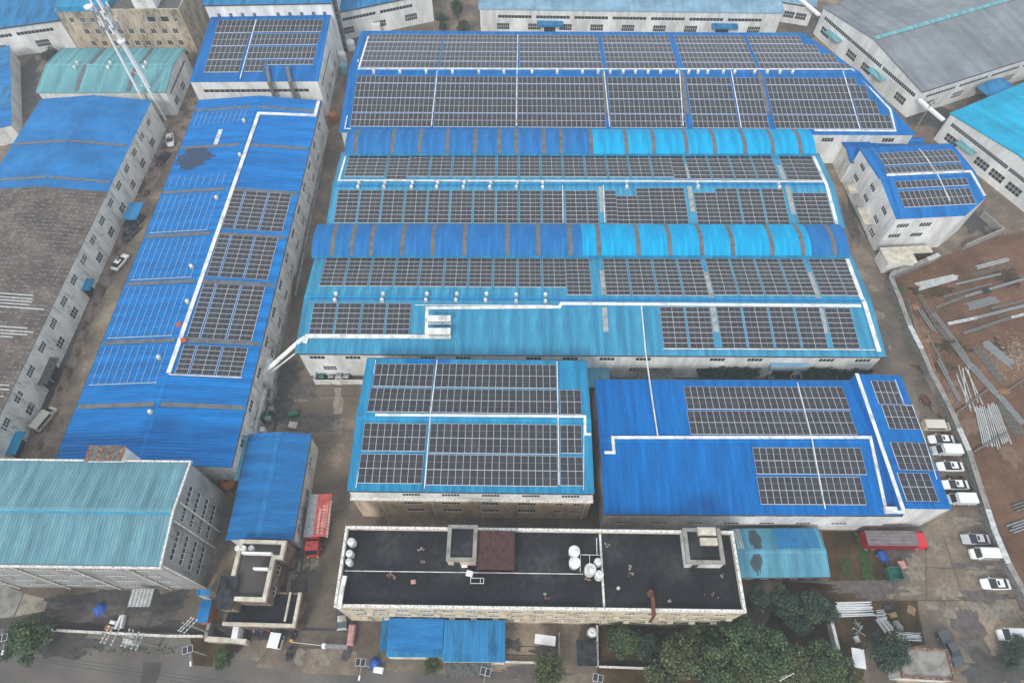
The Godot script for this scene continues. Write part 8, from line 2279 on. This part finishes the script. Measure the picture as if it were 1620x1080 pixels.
	for q in [[0.18, "mid_blue", 2.2, 6.0], [0.53, "shed_teal", 4.2, 6.6], [0.65, "tarp_grey", 3.4, 7.0]]:
		var x: float = lerpf(at(470, 557, 9).x, at(1398, 562, 9).x, q[0] * 0.92 + 0.02)
		t = thing("door_awning", {"mid_blue": "blue door awning on the front bay beside the yard", "shed_teal": "teal lean-to awning behind the tan building", "tarp_grey": "grey slatted awning on the front bay wall"}[q[1]], "awning", Vector3(x, 0, at(930, 559, 9.0).z + 0.06))
		g = MB.new(); g.box(Vector3(-q[3] * 0.5, 3.6, 0), Vector3(q[3] * 0.5, 3.75, q[2])); part("sheet", g.done(M[q[1]]), t)
		for s in [-0.48, 0.48]:
			g = MB.new(); g.tube(Vector3(q[3] * s, 0, q[2] - 0.1), Vector3(q[3] * s, 3.6, q[2] - 0.1), 0.05, 0.05, 6); part("post", g.done(M.steel), t)
	# low annex with machines at the left foot of the front bay
	a = at(499, 608, 0); 
	t = thing("pump_enclosure", "low white walled enclosure with machines at the front bay corner", "enclosure", Vector3(a.x, 0, a.z))
	for q in [[0, -2.6, 0.12, 0.0], [0.121, -0.12, 9.5, 0.0]]:
		g = MB.new(); g.box(Vector3(q[0], 0, q[1]), Vector3(q[2], 1.7, q[3])); part("wall", g.done(M.dirty_wall), t)
	for q in [[1.2, 1.1], [3.0, 0.7], [4.6, 1.2], [6.0, 0.9]]:
		g = MB.new(); g.tube(Vector3(q[0] - 0.5, 0.7, -1.3), Vector3(q[0] + 0.5, 0.7, -1.3), q[1] * 0.6, q[1] * 0.6, 12); part("machine", g.done(M.steel if q[0] > 2 else M.green), t)
	# narrow pit tanks between the left hall and the rear bay
	for q in [[ZH, 895, 245, "white_paint"], [ZH, 845, 310, "white_paint"], [ZH, 858, 375, "pale_blue"], [ZH, 798, 650, "orange"]]:
		p = za(q[0], q[1], q[2], 1.5)
		g = MB.new(); g.lathe([[0.0, 0.0], [1.2, 0.0], [1.2, 2.2], [1.0, 2.5], [0.0, 2.6]], 14)
		solo("process_tank", g.done(M[q[3]]), "%s process tank in the alley %s" % [{"white_paint": "white", "pale_blue": "pale blue", "orange": "orange"}[q[3]], {245: "nearest the white containers", 310: "at the foot of the dark stack", 375: "below the dark stack", 650: "behind the long blue hall"}[q[2]]], "tank", Transform3D(Basis(), Vector3(p.x, 0.01, p.z)))
	# pipe lines along the alley
	for q in [[[497, 250], [430, 640], 0.7, 1.2, "concrete", "low wall along the alley foot of the long blue hall"], [[512, 250], [468, 470], 0.4, 0.7, "concrete", "concrete kerb along the alley"]]:
		line3("alley_wall", q[5], "wall", [at(q[0][0], q[0][1], 0), at(q[1][0], q[1][1], 0)], q[2], q[3], q[4])
	# conduit stubs standing on the bare roofs are too thin to pick apart; the poles beside the street are not
	utility_pole("white street pole between the grey and cyan halls", za(ZG, 905, 850, 0), 0.6, 9.0, [8.4])

# ---------- plants ----------
func crown_mesh(key: String, sd: int, leaves: int, size: float, cols: Array, flat := 0.75) -> ArrayMesh:
	if cache.has(key): return cache[key]
	var r := RandomNumberGenerator.new()
	r.seed = sd
	var g := MB.new()
	g.tint = true
	var clumps := []
	for i in 26:
		var d := Vector3(r.randfn(), r.randfn() * 0.8 + 0.15, r.randfn()).normalized()
		var k := pow(r.randf(), 0.5) * 0.8
		clumps.append([Vector3(d.x * k, d.y * k * flat, d.z * k), r.randf_range(0.2, 0.42), cols[r.randi() % cols.size()]])
	for i in leaves:
		var c = clumps[r.randi() % clumps.size()]
		var d := Vector3(r.randfn(), r.randfn(), r.randfn()).normalized()
		var p: Vector3 = c[0] + d * c[1] * pow(r.randf(), 0.35)
		var n := (d + Vector3(r.randfn() * 0.5, 0.5 + r.randfn() * 0.4, r.randfn() * 0.5)).normalized()
		var s := n.cross(Vector3(r.randfn(), r.randfn(), r.randfn())).normalized()
		var w := n.cross(s)
		var l := size * r.randf_range(0.6, 1.3)
		g.ink = (c[2] as Color) * (0.55 + 1.1 * pow(r.randf(), 1.6))
		g.ink.a = 1.0
		var tip := p + s * l + n * -0.15 * l
		g.tri(p, p + s * l * 0.5 + w * l * 0.34, tip)
		g.tri(p, tip, p + s * l * 0.5 - w * l * 0.34)
	cache[key] = g.done(M.leaf)
	return cache[key]

func tree(called: String, label: String, p: Vector3, rad: float, h: float, kind: int, group: String) -> void:
	var t := thing(called, label, "tree" if called.ends_with("tree") else "bush", Vector3(p.x, 0.01, p.z), rng.randf() * TAU, group)
	var dark := [Color(0.026, 0.052, 0.03), Color(0.036, 0.066, 0.036), Color(0.046, 0.078, 0.038)]
	var mid := [Color(0.042, 0.075, 0.028), Color(0.06, 0.1, 0.034), Color(0.08, 0.115, 0.04)]
	var olive := [Color(0.08, 0.1, 0.036), Color(0.062, 0.085, 0.03), Color(0.105, 0.12, 0.044)]
	var pal: Array = [dark, mid, olive][kind]
	var v := rng.randi() % 2
	var m := crown_mesh("crown%d_%d" % [kind, v], 40 + kind * 7 + v, 4600, 0.1, pal)
	part("crown", m, t, Transform3D(Basis().scaled(Vector3(rad, h * 0.55, rad)), Vector3(0, h * 0.6, 0)))
	if not cache.has("trunk"):
		var g := MB.new()
		g.tube(Vector3.ZERO, Vector3(0.03, 0.5, 0), 0.035, 0.024, 8)
		for i in 5:
			var a := i * 1.256
			g.tube(Vector3(0.03, 0.42 + 0.03 * i, 0), Vector3(0.03 + cos(a) * 0.25, 0.75 + 0.03 * i, sin(a) * 0.25), 0.018, 0.007, 6)
		cache.trunk = g.done(M.bark)
	part("trunk", cache.trunk, t, Transform3D(Basis().scaled(Vector3(h, h, h)), Vector3.ZERO))

func plants() -> void:
	var T := [[40, 1013, 4.3, 7.0, 1, "big round verge tree beside the road at the left yard"], [352, 1041, 1.9, 3.0, 1, "small round tree in the bed beside the gate"], [683, 1053, 1.7, 4.0, 2, "small olive tree between the grey awning and the tarpaulin shed"], [868, 1066, 3.0, 6.0, 2, "olive tree at the kerb of the dormitory yard"],
		[986, 1015, 3.0, 4.5, 1, "leafy green tree alone on the planted ground"], [1026, 1026, 2.6, 4.0, 0, "darker tree beside the leafy green one"], [1085, 1045, 4.3, 7.0, 2, "olive tree at the front of the grove"], [1100, 1005, 2.6, 5.0, 2, "yellowish tree against the dormitory wall"], [1130, 1030, 3.4, 7.5, 1, "round green tree in the middle of the grove"], [1170, 1010, 4.2, 8.5, 1, "tallest green tree of the grove"], [1215, 1040, 4.6, 8.0, 1, "broad green tree of the grove beside the slim pole"], [1190, 1062, 3.6, 7.0, 2, "olive tree in front of the broad green tree"], [1262, 1062, 4.0, 7.0, 2, "olive tree at the grove edge by the wires"], [1305, 1050, 3.6, 6.0, 1, "green tree at the grove edge by the red soil"], [1335, 1072, 3.4, 6.0, 2, "olive tree beside the white board shelter"], [1050, 1075, 3.2, 6.0, 2, "olive tree at the road edge of the grove"], [1140, 1078, 3.8, 6.5, 1, "green tree at the road edge of the grove"],
		[1198, 948, 2.4, 4.5, 0, "dark tree behind the dormitory corner"], [1236, 950, 2.8, 5.0, 0, "dark tree second from the dormitory corner"], [1280, 958, 3.4, 6.0, 0, "largest dark tree before the storage corner"], [1262, 985, 2.4, 5.0, 0, "dark tree at the foot of the largest dark tree"], [1310, 970, 2.0, 4.5, 0, "dark tree touching the pale profile stack"], [1408, 1028, 3.5, 7.0, 0, "round dark tree beside the flat roofed store"], [1612, 1022, 2.2, 4.0, 0, "dark tree at the edge of the yard"], [1600, 1045, 1.8, 3.0, 0, "low dark tree beside the white van"],
		[700, 28, 2.2, 4.0, 0, "tree near the red box truck"], [723, 12, 2.6, 5.5, 0, "tall tree beside the pale blue roofed factory"], [732, 42, 2.4, 4.0, 0, "tree at the corner of the pale blue roofed factory"], [700, 42, 1.6, 2.5, 0, "low tree between the red truck and the factory"]]
	for t in T: tree("leafy_tree", t[5], at(t[0], t[1], t[3] * 0.6), t[2], t[3], t[4], "trees of the estate")
	var B := [[1112, 590, 1.6, 4.0], [1132, 587, 2.3, 5.2], [1152, 586, 2.5, 5.4], [1172, 587, 2.4, 5.2], [1190, 588, 1.9, 4.6], [1282, 588, 2.0, 4.8], [1300, 587, 2.4, 5.2], [1316, 590, 1.7, 4.0], [1336, 594, 1.6, 3.4], [1356, 588, 2.0, 4.8], [1370, 586, 1.6, 4.4], [78, 83, 2.6, 3.0], [70, 88, 1.6, 2.0], [1562, 460, 1.0, 0.9], [205, 745, 0.8, 1.0]]
	for i in B.size(): tree("round_bush", "dark bush along the white wall of the front bay" if i < 11 else ["bush under the ribbon window factory at the far corner", "smaller bush beside the far corner bush", "low weed clump on the earth lot", "weed clump behind the teal block"][i - 11], at(B[i][0], B[i][1], B[i][3] * 0.6), B[i][2], B[i][3], 0, "bushes by the buildings")
	# vegetable rows and weeds
	var mm := MultiMesh.new()
	mm.transform_format = MultiMesh.TRANSFORM_3D
	mm.mesh = crown_mesh("tuft", 9, 60, 0.5, [Color(0.06, 0.13, 0.04), Color(0.08, 0.16, 0.05), Color(0.05, 0.1, 0.035)])
	var sp := []
	for i in 240: sp.append([za(ZU, 505 + rng.randf_range(0, 45) + i * 0.2, 230 + i * 1.08, 0), rng.randf_range(0.18, 0.36)])
	for i in 120: sp.append([za(ZU, rng.randf_range(420, 470), rng.randf_range(370, 480), 0), rng.randf_range(0.08, 0.2)])
	for i in 160: sp.append([za(ZY, rng.randfn(135, 30), rng.randfn(470, 25), 0), rng.randf_range(0.08, 0.25)])
	for i in 300: sp.append([za(ZP, rng.randf_range(1250, 1900), rng.randf_range(770, 990), 0), rng.randf_range(0.06, 0.2)])
	for i in 160: sp.append([za(ZJ, rng.randf_range(680, 1500), rng.randfn(580, 20), 0), rng.randf_range(0.06, 0.16)])
	mm.instance_count = sp.size()
	for i in sp.size(): mm.set_instance_transform(i, Transform3D(Basis(Vector3.UP, rng.randf() * 6).scaled(Vector3.ONE * sp[i][1]), sp[i][0] + Vector3(0, sp[i][1] * 0.4, 0)))
	var mi := MultiMeshInstance3D.new()
	mi.name = "low_greenery"
	mi.multimesh = mm
	add_child(mi)
	tag(mi, "low vegetable rows and weeds on the bare soil", "greenery", "", "stuff")
